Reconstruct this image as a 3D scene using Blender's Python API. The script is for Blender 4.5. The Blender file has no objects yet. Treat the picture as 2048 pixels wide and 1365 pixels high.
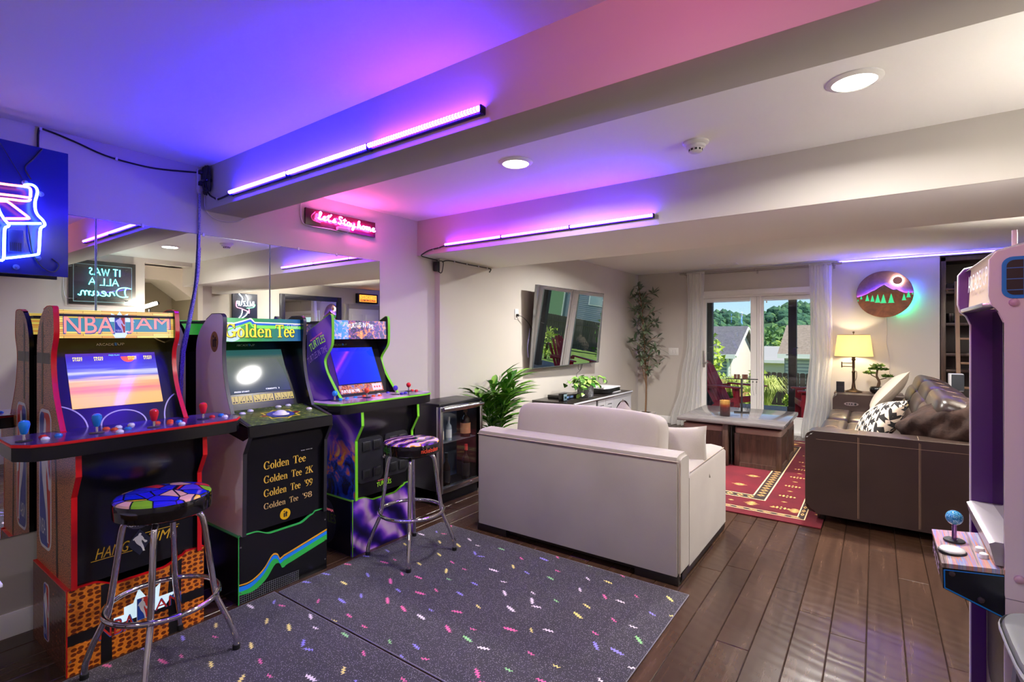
import bpy, bmesh, math, random
from mathutils import Vector, Matrix
random.seed(7)
S = bpy.context.scene
COL = S.collection
PI = math.pi
R = math.radians
H = 1.42                                  # eye height
W = -3.325                                # left wall plane
TVX = -3.26                               # television wall plane
CE = 2.44                                 # ceiling height
YB = 8.2                                  # far wall plane

# ------------------------------------------------------------------ camera
cam = bpy.data.cameras.new('camera')
cam.sensor_width = 36; cam.lens = 17.85; cam.shift_y = -0.0054; cam.clip_start = 0.03; cam.clip_end = 900
co = bpy.data.objects.new('camera', cam); COL.objects.link(co)
co.location = (0, 0, H); co.rotation_euler = (R(90), 0, R(35.62))
S.camera = co
# ------------------------------------------------------------------ exposure, sky, sun, lamps
S.view_settings.view_transform = 'Standard'
S.view_settings.look = 'None'
S.view_settings.exposure = 1.0
S.view_settings.gamma = 1.0
S.view_settings.use_curve_mapping = False
try:
    S.cycles.use_denoising = True
    S.cycles.denoiser = 'OPENIMAGEDENOISE'
    S.cycles.max_bounces = 10; S.cycles.diffuse_bounces = 5; S.cycles.glossy_bounces = 6
    S.cycles.transparent_max_bounces = 16
    S.cycles.sample_clamp_indirect = 6.0
    S.cycles.caustics_reflective = False; S.cycles.caustics_refractive = False
except Exception:
    pass
world = bpy.data.worlds.new('sky'); S.world = world; world.use_nodes = True
wn = world.node_tree
sky = wn.nodes.new('ShaderNodeTexSky'); sky.sky_type = 'NISHITA'; sky.sun_disc = False
sky.sun_elevation = R(48); sky.sun_rotation = R(110); sky.altitude = 200; sky.air_density = 1.0; sky.dust_density = 0.15; sky.ozone_density = 1.5
wn.nodes['Background'].inputs['Strength'].default_value = 0.075
tint = wn.nodes.new('ShaderNodeMixRGB'); tint.blend_type = 'MULTIPLY'; tint.inputs[0].default_value = 1; tint.inputs[2].default_value = (.68, .86, 1.12, 1)
wn.links.new(sky.outputs[0], tint.inputs[1]); wn.links.new(tint.outputs[0], wn.nodes['Background'].inputs['Color'])

def light(name, kind, loc, power, color=(1, 1, 1), size=.1, size_y=None, aim=None, spread=None, shape=None):
    d = bpy.data.lights.new(name, kind); d.energy = power; d.color = color
    if kind == 'AREA':
        d.shape = shape or ('RECTANGLE' if size_y else 'DISK'); d.size = size
        if size_y: d.size_y = size_y
        if spread: d.spread = spread
    elif kind == 'SUN': d.angle = R(.6)
    else: d.shadow_soft_size = size
    o = bpy.data.objects.new(name, d); COL.objects.link(o); o.location = loc
    if aim is not None:
        o.rotation_euler = (Vector(aim) - Vector(loc)).to_track_quat('-Z', 'Y').to_euler()
    return o
light('sun', 'SUN', (20, -10, 30), 3.3, (1, .95, .86), aim=(20 - 16, -10 + 6, 30 - 20))
WARM = (1, .86, .70); SOFT = (1, .965, .91)
CANS = [(-.07, 2.445), (-1.725, 2.445), (-1.8, .45), (-.1, .45), (-1.8, -1.3), (.4, -1.3), (-2.0, 5.2), (-.4, 5.2), (1.7, 5.2)]
CAN_W = [17, 13, .5, 2.5, 6, 8, 40, 40, 22]
for (x, y), w in zip(CANS, CAN_W):
    light('recessed_lamp', 'AREA', (x, y, CE - .012), w, SOFT, .15, aim=(x, y, 0), spread=R(165))
BLUE = (.10, .08, 1.0); VIOLET = (.36, .07, 1.0); PINK = (1.0, .10, .38)
LED_BLUE = ((.03, .012, 1.0), 112); LED_MID = ((.105, .016, 1.0), 84); LED_VIOLET = ((.25, .02, 1.0), 36)
# a pink lamp behind the camera
light('party_lamp', 'AREA', (-.30, -.6, 2.26), 1.7, (1, .20, .48), .2, aim=(-.35, 1.42, 2.29), spread=R(70))

# ------------------------------------------------------------------ materials
def lin(c):
    c = c / 255
    return c / 12.92 if c <= .04045 else ((c + .055) / 1.055) ** 2.4
def C3(t):
    if isinstance(t, str): t = tuple(int(t[i:i + 2], 16) for i in (0, 2, 4))
    return tuple(lin(c) for c in t) + (1,)
MATS = {}
class NT:
    def __init__(s, m): s.t = m.node_tree; s.b = s.t.nodes['Principled BSDF']; s.out = s.t.nodes['Material Output']
    def n(s, kind, **kw):
        x = s.t.nodes.new('ShaderNode' + kind)
        ins = kw.pop('ins', {})
        for k, v in kw.items(): setattr(x, k, v)
        for k, v in ins.items():
            if hasattr(v, 'is_output'): s.t.links.new(v, x.inputs[k])
            else: x.inputs[k].default_value = v
        return x
    def l(s, a, b): s.t.links.new(a, b)
    def obj(s, scale=(1, 1, 1), rot=(0, 0, 0), loc=(0, 0, 0)):
        tc = s.n('TexCoord'); mp = s.n('Mapping', ins={'Vector': tc.outputs['Object'], 'Scale': scale, 'Rotation': rot, 'Location': loc})
        return mp.outputs[0]
    def ramp(s, fac, stops, interp='LINEAR'):
        r = s.n('ValToRGB', ins={'Fac': fac}); cr = r.color_ramp; cr.interpolation = interp
        while len(cr.elements) < len(stops): cr.elements.new(.5)
        for e, (p, c) in zip(cr.elements, stops): e.position = p; e.color = C3(c)
        return r.outputs[0]
    def math(s, op, a, b=0, c=None):
        ins = {0: a, 1: b}
        if c is not None: ins[2] = c
        return s.n('Math', operation=op, ins=ins).outputs[0]
    def mix(s, fac, a, b, blend='MIX'):
        x = s.n('MixRGB', blend_type=blend)
        for k, v in (('Fac', fac), ('Color1', a), ('Color2', b)):
            if hasattr(v, 'is_output'): s.l(v, x.inputs[k])
            else: x.inputs[k].default_value = C3(v) if (k != 'Fac' and not (isinstance(v, tuple) and len(v) == 4)) else v
        return x.outputs[0]
    def bump(s, h, strength=.3, dist=.01):
        b = s.n('Bump', ins={'Height': h, 'Strength': strength, 'Distance': dist}); s.l(b.outputs[0], s.b.inputs['Normal'])
    def noise(s, vec, scale, detail=3, rough=.5, dist=0):
        return s.n('TexNoise', ins={'Vector': vec, 'Scale': scale, 'Detail': detail, 'Roughness': rough, 'Distortion': dist}).outputs[0]
    def sep(s, vec):
        x = s.n('SeparateXYZ', ins={0: vec}); return x.outputs
    def col(s, c): s.l(c, s.b.inputs['Base Color'])
def mat(name, col=(128, 128, 128), rough=.5, metal=0, emit=None, es=1.0, coat=0, spec=None, trans=0, sheen=0, bump=None, var=None):
    if name in MATS: return MATS[name]
    m = bpy.data.materials.new(name); m.use_nodes = True
    b = m.node_tree.nodes['Principled BSDF']
    b.inputs['Base Color'].default_value = C3(col); b.inputs['Roughness'].default_value = rough; b.inputs['Metallic'].default_value = metal
    b.inputs['Coat Weight'].default_value = coat; b.inputs['Coat Roughness'].default_value = .08
    if sheen: b.inputs['Sheen Weight'].default_value = sheen
    if spec is not None: b.inputs['Specular IOR Level'].default_value = spec
    if trans: b.inputs['Transmission Weight'].default_value = trans
    if emit is not None:
        b.inputs['Emission Color'].default_value = C3(emit); b.inputs['Emission Strength'].default_value = es
    if bump or var:
        n = NT(m); v = n.obj()
        if bump: n.bump(n.noise(v, bump[0], 4), bump[1], bump[2] if len(bump) > 2 else .004)
        if var:
            f = n.noise(v, var[0], 4)
            n.col(n.ramp(f, [(.3, var[1]), (.7, col)]))
    MATS[name] = m
    return m
def tmat(name, fn, **kw):
    if name in MATS: return MATS[name]
    m = mat(name, **kw); fn(NT(m)); return m

# ------------------------------------------------------------------ mesh builder
class MB:
    def __init__(s): s.bm = bmesh.new()
    def _mi(s, faces, mi):
        if mi:
            for f in faces: f.material_index = mi
    def face(s, pts, mi=0):
        f = s.bm.faces.new([s.bm.verts.new(p) for p in pts]); f.material_index = mi; return s
    def box(s, x0, x1, y0, y1, z0, z1, b=0, seg=2, mi=0, M=None):
        v = [s.bm.verts.new((x, y, z)) for x in (x0, x1) for y in (y0, y1) for z in (z0, z1)]
        fs = [s.bm.faces.new([v[i] for i in q]) for q in ((0, 1, 3, 2), (4, 6, 7, 5), (0, 4, 5, 1), (2, 3, 7, 6), (0, 2, 6, 4), (1, 5, 7, 3))]
        s._mi(fs, mi); vs = v
        if b:
            es = list({e for f in fs for e in f.edges})
            r = bmesh.ops.bevel(s.bm, geom=es, offset=b, segments=seg, profile=.5, affect='EDGES', clamp_overlap=True)
            vs = list({x for f in r['faces'] for x in f.verts} | {x for x in v if x.is_valid})
            s._mi([f for f in r['faces']], mi)
        if M is not None: bmesh.ops.transform(s.bm, matrix=M, verts=vs)
        return s
    def prism(s, poly, axis, a0, a1, mi=0, b=0, seg=2):
        # poly: 2D points; axis 'y': (x,z) ; 'x': (y,z) ; 'z': (x,y)
        def P(p, a): return {'y': (p[0], a, p[1]), 'x': (a, p[0], p[1]), 'z': (p[0], p[1], a)}[axis]
        A = [s.bm.verts.new(P(p, a0)) for p in poly]; B = [s.bm.verts.new(P(p, a1)) for p in poly]
        n = len(poly)
        fs = [s.bm.faces.new(A), s.bm.faces.new(B[::-1])]
        for i in range(n): fs.append(s.bm.faces.new((A[i], B[i], B[(i + 1) % n], A[(i + 1) % n])))
        s._mi(fs, mi)
        if b:
            es = list({e for f in fs[:2] for e in f.edges})
            r = bmesh.ops.bevel(s.bm, geom=es, offset=b, segments=seg, affect='EDGES', clamp_overlap=True)
        return s
    def tube(s, pts, r, n=8, closed=False, mi=0, caps=True):
        pts = [Vector(p) for p in pts]; N = len(pts)
        rr = r if isinstance(r, (list, tuple)) else [r] * N
        rings = []; up = None
        for i, p in enumerate(pts):
            if closed: t = pts[(i + 1) % N] - pts[i - 1]
            else: t = pts[min(i + 1, N - 1)] - pts[max(i - 1, 0)]
            if t.length < 1e-9: t = Vector((0, 0, 1))
            t.normalize()
            if up is None:
                up = t.orthogonal().normalized()
            up = (up - t * up.dot(t))
            up = up.normalized() if up.length > 1e-6 else t.orthogonal().normalized()
            w = t.cross(up)
            rings.append([s.bm.verts.new(p + (up * math.cos(2 * PI * k / n) + w * math.sin(2 * PI * k / n)) * rr[i]) for k in range(n)])
        m = N if closed else N - 1
        for i in range(m):
            a, b = rings[i], rings[(i + 1) % N]
            for k in range(n):
                f = s.bm.faces.new((a[k], a[(k + 1) % n], b[(k + 1) % n], b[k])); f.material_index = mi
        if not closed and caps:
            for q in (rings[0][::-1], rings[-1]):
                f = s.bm.faces.new(q); f.material_index = mi
        return s
    def lathe(s, prof, c=(0, 0, 0), n=24, mi=0, ax='z', M=None):
        c = Vector(c); rings = []; vs = []
        for r, z in prof:
            ring = []
            for k in range(n if r > 1e-6 else 1):
                a = 2 * PI * k / n
                p = Vector((r * math.cos(a), r * math.sin(a), z))
                if ax == 'x': p = Vector((z, p.x, p.y))
                elif ax == 'y': p = Vector((p.x, z, p.y))
                if M is not None: p = M @ p
                ring.append(s.bm.verts.new(c + p))
            rings.append(ring)
        for a, b in zip(rings, rings[1:]):
            for k in range(n):
                q = [a[k % len(a)], a[(k + 1) % len(a)], b[(k + 1) % len(b)], b[k % len(b)]]
                u = []
                for x in q:
                    if x not in u: u.append(x)
                if len(u) > 2:
                    f = s.bm.faces.new(u); f.material_index = mi
        return s
    def cyl(s, p0, p1, r, n=16, mi=0): return s.tube([p0, p1], r, n, mi=mi)
    def ball(s, c, r, sub=2, sc=(1, 1, 1), mi=0):
        q = bmesh.ops.create_icosphere(s.bm, subdivisions=sub, radius=r)
        for v in q['verts']: v.co = Vector((v.co.x * sc[0], v.co.y * sc[1], v.co.z * sc[2])) + Vector(c)
        for f in {f for v in q['verts'] for f in v.link_faces}: f.material_index = mi
        return s
    def grid(s, fn, nu, nv, cu=False, cv=False, mi=0):
        # surface fn(u,v) u,v in 0..1
        g = [[s.bm.verts.new(fn(i / nu, j / nv)) for j in range(nv if cv else nv + 1)] for i in range(nu if cu else nu + 1)]
        for i in range(nu):
            for j in range(nv):
                a, b = g[i], g[(i + 1) % len(g)]
                try:
                    f = s.bm.faces.new((a[j], b[j], b[(j + 1) % len(b)], a[(j + 1) % len(a)])); f.material_index = mi
                except ValueError: pass
        return s
    def flat(s, pts2, o, r, u, off=0, mi=0):
        o, r, u = Vector(o), Vector(r), Vector(u); nn = r.cross(u)
        return s.face([o + r * x + u * y + nn * off for x, y in pts2], mi)
    def slab2(s, pts2, o, r, u, t, mi=0):
        # flat polygon given a real thickness t along r x u
        o, r, u = Vector(o), Vector(r), Vector(u); nn = r.cross(u)
        A = [s.bm.verts.new(o + r * x + u * y) for x, y in pts2]; B = [s.bm.verts.new(o + r * x + u * y + nn * t) for x, y in pts2]
        n = len(A); fs = [s.bm.faces.new(A[::-1]), s.bm.faces.new(B)]
        for i in range(n): fs.append(s.bm.faces.new((A[i], A[(i + 1) % n], B[(i + 1) % n], B[i])))
        s._mi(fs, mi); return s
WL = {}
def fin(name, mb, m, parent=None, smooth=40, kind=None, loc=None, label=None):
    bm = mb.bm
    bmesh.ops.remove_doubles(bm, verts=bm.verts, dist=1e-6)
    bmesh.ops.recalc_face_normals(bm, faces=bm.faces)
    me = bpy.data.meshes.new(name); bm.to_mesh(me); bm.free()
    return link(name, me, m, parent, smooth, kind, loc, label)
def link(name, me, m, parent=None, smooth=40, kind=None, loc=None, label=None):
    for x in (m if isinstance(m, (list, tuple)) else [m]): me.materials.append(x)
    w = Vector((0, 0, 0))
    if parent is not None: w = WL[parent]
    elif loc is not None: w = Vector(loc)
    if w.length: me.transform(Matrix.Translation(-w))
    if smooth:
        for p in me.polygons: p.use_smooth = True
        me.set_sharp_from_angle(angle=R(smooth))
    o = bpy.data.objects.new(name, me); COL.objects.link(o)
    WL[o] = w
    if parent is not None: o.parent = parent
    else: o.location = w
    if kind: o['kind'] = kind
    if label: o['label'] = label
    return o
def tag(o, label, cat, group=None):
    o['label'] = label; o['category'] = cat
    if group: o['group'] = group
    return o
def thing(name, label, cat, loc=(0, 0, 0), group=None):
    o = bpy.data.objects.new(name, None); COL.objects.link(o); o.location = loc; o.empty_display_size = .1
    WL[o] = Vector(loc)
    return tag(o, label, cat, group)
def struct(name, mb, m, parent=None, **k):
    o = fin(name, mb, m, parent, **k); 
    if parent is None: o['kind'] = 'structure'
    return o
def sub(name, m, parent, *boxes, **k):
    mb = MB()
    for b in boxes: mb.box(*b[:6], b=b[6] if len(b) > 6 else 0)
    return fin(name, mb, m, parent, **k)
def dup(root, loc, rotz=0, label=None):
    r = root.copy(); COL.objects.link(r); r.location = loc; r.rotation_euler = (0, 0, rotz)
    if label: r['label'] = label
    for ch in list(root.children):
        c = ch.copy(); COL.objects.link(c); c.parent = r
        for g in ch.children:
            d = g.copy(); COL.objects.link(d); d.parent = c
    return r
_fc = {}
def glyphs(txt, bold=0.0, shear=0.0, space=1.0):
    key = (txt, bold, shear, space)
    if key not in _fc:
        cu = bpy.data.curves.new('t', 'FONT'); cu.body = txt; cu.size = 1; cu.shear = shear; cu.space_character = space; cu.resolution_u = 3
        ob = bpy.data.objects.new('t', cu); COL.objects.link(ob)
        dg = bpy.context.evaluated_depsgraph_get(); dg.update()
        me = bpy.data.meshes.new_from_object(ob.evaluated_get(dg))
        vs = [(v.co.x, v.co.y) for v in me.vertices]; fs = [tuple(p.vertices) for p in me.polygons]
        bpy.data.objects.remove(ob); bpy.data.curves.remove(cu); bpy.data.meshes.remove(me)
        x0 = min(v[0] for v in vs); x1 = max(v[0] for v in vs); y0 = min(v[1] for v in vs); y1 = max(v[1] for v in vs)
        _fc[key] = ([((x - x0) / (x1 - x0), (y - y0) / (y1 - y0)) for x, y in vs], fs, (x1 - x0) / (y1 - y0))
    return _fc[key]
def put_text(mb, txt, o, r, u, w, h, bold=0.0, shear=0, space=1.0, mi=0, off=.001, arch=0):
    # text filling a w x h box whose lower left corner is o
    vs, fs, asp = glyphs(txt, bold, shear, space)
    o, r, u = Vector(o), Vector(r), Vector(u); nn = r.cross(u)
    bw = 0; bold = 0
    for dx in ((-bw, 0, bw) if bold >= .01 else (0,)):
        V = [mb.bm.verts.new(o + r * (bw + x * (w - 2 * bw) + dx) + u * (y * h + arch * (1 - (2 * x - 1) ** 2)) + nn * (off + abs(dx) * .01)) for x, y in vs]
        for f in fs:
            try: mb.bm.faces.new([V[i] for i in f]).material_index = mi
            except ValueError: pass
    return mb
def ell(cx, cy, rx, ry, a0=0, a1=360, n=20):
    return [(cx + rx * math.cos(R(a0 + (a1 - a0) * i / n)), cy + ry * math.sin(R(a0 + (a1 - a0) * i / n))) for i in range(n + 1)]
# serif letters drawn as thick and thin strokes (unit cap height)
def serif_glyph(ch):
    q = []; th = .17; tn = .055
    def bowl(cx, cy, rx, ry, a0, a1, n=22, k=1):
        q.append(('b', ell(cx, cy, rx, ry, a0, a1, n), [tn + (th * k - tn) * abs(math.cos(R(a0 + (a1 - a0) * i / n))) ** 1.3 for i in range(n + 1)]))
    def rect(a, b, c, d): q.append(('r', a, b, c, d))
    if ch == 'G': bowl(.47, .5, .36, .46, 40, 345, 26, 1.15); rect(.70, .08, .87, .42); rect(.58, .38, .98, .44); rect(.76, .66, .82, .98); return q, 1.0
    if ch == 'C': bowl(.47, .5, .36, .46, 45, 318, 26, 1.15); rect(.74, .66, .80, .98); return q, .9
    if ch == 'o': bowl(.31, .33, .22, .30, 0, 360); return q, .62
    if ch == 'e': bowl(.30, .33, .21, .30, 0, 320); rect(.1, .33, .53, .385); return q, .60
    if ch == 'd': bowl(.28, .33, .20, .30, 40, 320); rect(.42, 0, .57, .98); rect(.34, .93, .57, .98); rect(.42, 0, .66, .05); return q, .68
    if ch == 'l': rect(.10, 0, .26, .98); rect(.02, .93, .26, .98); rect(.02, 0, .34, .05); return q, .38
    if ch == 'n': rect(.10, 0, .25, .64); rect(.02, .59, .25, .64); rect(.02, 0, .33, .05); bowl(.36, .42, .15, .2, 0, 160, 14); rect(.435, 0, .585, .44); rect(.37, 0, .66, .05); return q, .69
    if ch == 'T': rect(.36, 0, .55, .97); rect(.03, .90, .88, .97); rect(.03, .70, .09, .97); rect(.82, .70, .88, .97); rect(.24, 0, .67, .05); return q, .9
    if ch == 'K': rect(.12, 0, .30, .97); rect(.02, 0, .40, .05); rect(.02, .92, .40, .97); q.append(('b', [(.28, .42), (.74, .94)], [.06, .06])); q.append(('b', [(.38, .52), (.78, .03)], [.17, .17])); rect(.60, .92, .90, .97); rect(.58, 0, .95, .05); return q, .97
    if ch == '2': bowl(.30, .70, .20, .24, 170, -30, 16); q.append(('b', [(.47, .6), (.30, .32), (.08, .06)], [.12, .08, .06])); rect(.05, 0, .55, .12); rect(.50, 0, .55, .22); return q, .62
    if ch == '9': bowl(.30, .67, .20, .27, 0, 360); q.append(('b', [(.49, .67), (.46, .35), (.32, .12), (.12, .03)], [.14, .13, .09, .05])); return q, .6
    if ch == '8': bowl(.30, .73, .17, .21, 0, 360); bowl(.30, .26, .21, .23, 0, 360); return q, .6
    if ch == "'": q.append(('b', [(.16, .98), (.10, .72)], [.12, .03])); return q, .24
    if ch == 'i': rect(.10, 0, .26, .64); rect(.02, .59, .26, .64); rect(.02, 0, .34, .05); rect(.10, .76, .26, .92); return q, .36
    if ch == 't': rect(.14, .03, .29, .85); rect(.02, .58, .42, .64); rect(.14, 0, .44, .06); return q, .44
    return q, .28
def serif(mb, txt, o, r, u, w, h, grow=0, mi=0, off=.001):
    items = []; x = 0
    for ch in txt:
        g, adv = serif_glyph(ch); items.append((x, g)); x += adv
    sx = w / x; sy = h
    for x0, g in items:
        for it in g:
            if it[0] == 'r':
                a, b, c, d = it[1:]; a -= grow; b -= grow; c += grow; d += grow
                mb.flat([((x0 + a) * sx, b * sy), ((x0 + c) * sx, b * sy), ((x0 + c) * sx, d * sy), ((x0 + a) * sx, d * sy)], o, r, u, off, mi)
            else:
                P, Wd = it[1], it[2]; L = []; Q = []
                for i, p in enumerate(P):
                    a = P[max(i - 1, 0)]; b = P[min(i + 1, len(P) - 1)]
                    t = Vector((b[0] - a[0], b[1] - a[1])).normalized(); wv = Wd[i] / 2 + grow
                    L.append((p[0] - t.y * wv, p[1] + t.x * wv)); Q.append((p[0] + t.y * wv, p[1] - t.x * wv))
                for i in range(len(P) - 1):
                    mb.flat([((x0 + X) * sx, Y * sy) for X, Y in (L[i], Q[i], Q[i + 1], L[i + 1])], o, r, u, off, mi)
    return mb
def smooth_path(p, k=3, closed=False):
    # Catmull-Rom through points
    P = [Vector(x) for x in p]; n = len(P); out = []
    for i in range(n if closed else n - 1):
        a, b, c, d = (P[(i - 1) % n], P[i], P[(i + 1) % n], P[(i + 2) % n]) if closed else (P[max(i - 1, 0)], P[i], P[i + 1], P[min(i + 2, n - 1)])
        for j in range(k):
            t = j / k
            out.append(.5 * ((2 * b) + (c - a) * t + (2 * a - 5 * b + 4 * c - d) * t * t + (3 * b - a - 3 * c + d) * t ** 3))
    if not closed: out.append(P[-1])
    return out
def cushion(mb, c, sx, sy, sz, e=.35, nu=28, nv=14, M=None, wob=0, seed=0, mi=0):
    # rounded soft block (superellipsoid)
    def sp(v, p): return math.copysign(abs(v) ** p, v)
    def f(u, v):
        a = u * 2 * PI; b = (v - .5) * PI
        p = Vector((sp(math.cos(b), e) * sp(math.cos(a), e) * sx / 2, sp(math.cos(b), e) * sp(math.sin(a), e) * sy / 2, sp(math.sin(b), e * 1.6) * sz / 2))
        if wob: p += Vector((math.sin(p.y * 9 + seed), math.sin(p.x * 8 + seed * 2), math.sin(p.x * 7 + p.y * 6 + seed))) * wob
        if M is not None: p = M @ p
        return p + Vector(c)
    return mb.grid(f, nu, nv, cu=True, mi=mi)
def pillow(mb, c, w, h, t, M, n=16, seed=1, mi=0):
    # knife-edge throw pillow lying in local xy, with pulled-in sides
    rnd = random.Random(seed)
    for sgn in (1, -1):
        def f(u, v):
            x = u * 2 - 1; y = v * 2 - 1
            k = 1 - .09 * (1 - y * y) ** 1 * abs(x) ** 2; l = 1 - .09 * (1 - x * x) * abs(y) ** 2
            z = sgn * t / 2 * (max(0, (1 - x * x)) ** .55) * (max(0, (1 - y * y)) ** .55) + .006 * math.sin(5 * x + seed) * math.sin(4 * y + seed) * (1 - x * x) * (1 - y * y)
            return Vector(c) + M @ Vector((x * w / 2 * k, y * h / 2 * l, z))
        mb.grid(f, n, n, mi=mi)
    return mb
def basis(r, u):
    r = Vector(r).normalized(); u = Vector(u); u = (u - r * u.dot(r)).normalized(); n = r.cross(u)
    return Matrix((r, u, n)).transposed()
YR = (0, 1, 0); ZU = (0, 0, 1); XR = (1, 0, 0)
# ------------------------------------------------------------------ room shell
def f_wall(n):
    v = n.obj(); n.bump(n.noise(v, 220, 3), .08, .002)
    n.col(n.ramp(n.noise(v, 1.2, 3), [(.3, (194, 188, 180)), (.7, (200, 194, 186))]))
PAINT = tmat('wall_paint', f_wall, rough=.62)
def f_ceil(n):
    v = n.obj(); n.bump(n.noise(v, 300, 3), .07, .002)
CEILP = tmat('ceiling_paint', f_ceil, col=(244, 243, 240), rough=.7)
TRIM = mat('white_trim', (238, 237, 233), .35)
struct('floor', MB().box(-3.6, 2.8, -2.7, 8.5, -.16, -.013), mat('subfloor', (40, 32, 28), .8))
struct('ceiling', MB().box(-3.6, 2.8, -2.7, 8.75, CE, 2.62), CEILP)
struct('wall_left', MB().box(-3.6, W, -2.7, 3.41, -.16, CE), PAINT)
struct('wall_left_rear', MB().box(-3.6, TVX, 3.41, YB, -.16, CE), PAINT)
DX0, DX1, DZ = -2.28, -.60, 2.03                        # door opening
NX0, NX1, NZ = .645, 2.25, 2.405                        # bookcase niche
mb = MB()
for x0, x1, z0, z1 in ((-3.6, DX0, -.16, CE), (DX0, DX1, DZ, CE), (DX0, DX1, -.16, -.02), (DX1, NX0, -.16, CE), (NX0, NX1, NZ, CE), (NX1, 2.8, -.16, CE)):
    mb.box(x0, x1, YB, YB + .2, z0, z1)
mb.box(NX0 - .1, NX1 + .1, 8.66, 8.76, -.16, CE); mb.box(NX0 - .1, NX0, 8.4, 8.66, -.16, CE); mb.box(NX1, NX1 + .1, 8.4, 8.66, -.16, CE)
struct('wall_far', mb, PAINT)
mb = MB()
mb.box(1.19, 1.35, -2.7, 2.62, -.16, CE); mb.box(1.19, 1.35, 2.62, 3.33, 2.385, CE); mb.box(1.19, 1.35, 3.33, 3.45, -.16, CE)
struct('wall_right', mb, PAINT)
struct('wall_right_rear', MB().box(2.6, 2.8, 3.45, YB, -.16, CE), PAINT)
mb = MB().box(1.35, 2.8, 3.35, 3.45, -.16, CE).box(2.3, 2.8, 2.3, 3.35, -.16, CE).box(1.35, 2.3, 2.3, 2.4, -.16, CE)
struct('wall_stair', mb, mat('stair_wall', (150, 138, 112), .7))
mb = MB().prism([(2.45, 2.2), (3.0, 2.2), (3.33, 1.95), (3.33, 2.385), (2.45, 2.385)], 'x', 1.5, 2.1)
struct('trim_3', mb, mat('stair_white', (225, 215, 195), .5))
struct('wall_front', MB().box(-3.6, 2.8, -2.8, -2.6, -.16, CE), PAINT)
struct('ceiling_beam', MB().box(W - .05, 1.2, 1.423, 1.668, 2.18, CE + .02, b=.004), PAINT)
BEAM2 = tmat('soffit_paint', f_wall, rough=.62)
sb = MB().box(W - .05, 2.65, 3.19, 4.24, 2.13, CE + .02, b=.004)
sb.bm.normal_update()
for f in sb.bm.faces:
    if f.calc_center_median().z < 2.135 and len(f.verts) == 4 and f.calc_area() > 1: f.material_index = 1
struct('ceiling_soffit', sb, [PAINT, CEILP])
struct('baseboard_left', MB().prism([(W, 0), (W + .016, 0), (W + .016, .085), (W + .008, .11), (W, .11)], 'y', -2.6, 3.41), TRIM)
struct('baseboard_left_rear', MB().prism([(TVX, 0), (TVX + .016, 0), (TVX + .016, .085), (TVX + .008, .11), (TVX, .11)], 'y', 3.41, YB), TRIM)
mb = MB()
for x0, x1 in ((TVX, DX0 - .09), (DX1 + .09, NX0)):
    mb.prism([(YB, 0), (YB - .016, 0), (YB - .016, .085), (YB - .008, .11), (YB, .11)], 'x', x0, x1)
struct('baseboard_far', mb, TRIM)

# hand-scraped planks, each one laid on the floor slab
def f_plank(n):
    v = n.obj(); oi = n.n('ObjectInfo').outputs['Random']
    sh = n.n('VectorMath', operation='ADD', ins={0: v, 1: n.n('CombineXYZ', ins={0: n.math('MULTIPLY', oi, 37), 1: n.math('MULTIPLY', oi, 91), 2: 0}).outputs[0]}).outputs[0]
    st = n.n('Mapping', ins={'Vector': sh, 'Scale': (16, 1.1, 1)}).outputs[0]
    g = n.noise(st, 1.6, 5, .6, .4)
    c = n.ramp(g, [(.25, (56, 38, 28)), (.5, (69, 47, 34)), (.75, (84, 59, 43))])
    n.col(n.mix(n.math('MULTIPLY', oi, .45), c, (40, 28, 23)))
    w = n.n('TexWave', wave_type='BANDS', bands_direction='Y', ins={'Vector': n.n('Mapping', ins={'Vector': sh, 'Scale': (3.2, 5.2, 1), 'Rotation': (0, 0, .5)}).outputs[0], 'Scale': .9, 'Distortion': 9, 'Detail': 2, 'Detail Scale': .8}).outputs['Fac']
    h = n.math('ADD', n.math('MULTIPLY', w, .5), n.math('MULTIPLY', g, .12))
    n.bump(h, .24, .004)
    n.l(n.math('ADD', n.math('MULTIPLY', g, .10), .21), n.b.inputs['Roughness'])
PLANK = tmat('hand_scraped_wood', f_plank, rough=.28)
floor_o = bpy.data.objects['floor']
PW = .143; LENS = (.62, .95, 1.25, 1.55, 1.85)
pm = []
for L_ in LENS:
    me = bpy.data.meshes.new('plank'); bm = bmesh.new()
    a, b, h, ch = PW / 2 - .0009, L_ / 2 - .0009, .0, .0032
    lo = [bm.verts.new((x, y, -.0128)) for x, y in ((-a, -b), (a, -b), (a, b), (-a, b))]
    mi_ = [bm.verts.new((x, y, -ch)) for x, y in ((-a, -b), (a, -b), (a, b), (-a, b))]
    hi = [bm.verts.new((x, y, 0)) for x, y in ((-a + ch, -b + ch), (a - ch, -b + ch), (a - ch, b - ch), (-a + ch, b - ch))]
    bm.faces.new(hi)
    for A, B in ((lo, mi_), (mi_, hi)):
        for i in range(4): bm.faces.new((A[i], A[(i + 1) % 4], B[(i + 1) % 4], B[i]))
    bm.to_mesh(me); bm.free(); me.materials.append(PLANK); pm.append(me)
rest = MB(); prnd = random.Random(11); npl = 0
for c in range(43):
    x = -3.325 + PW * (c + .5)
    y = -2.6 + prnd.uniform(-1.2, 0)
    while y < 8.4:
        k = prnd.choice((1, 2, 2, 3, 3, 4)); L_ = LENS[k]
        vis = (x < 1.0 and y + L_ > .9 + max(0, (x + 1) * .75) and y < 8.2 and y < 9.5 - max(0, x) * 3)
        if vis and npl < 296:
            o = bpy.data.objects.new('plank', pm[k]); COL.objects.link(o); o.location = (x, y + L_ / 2, -prnd.random() * .0007); o.parent = floor_o; npl += 1
        else:
            rest.box(x - PW / 2 + .001, x + PW / 2 - .001, y + .001, y + L_ - .001, -.0128, 0)
        y += L_
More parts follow.
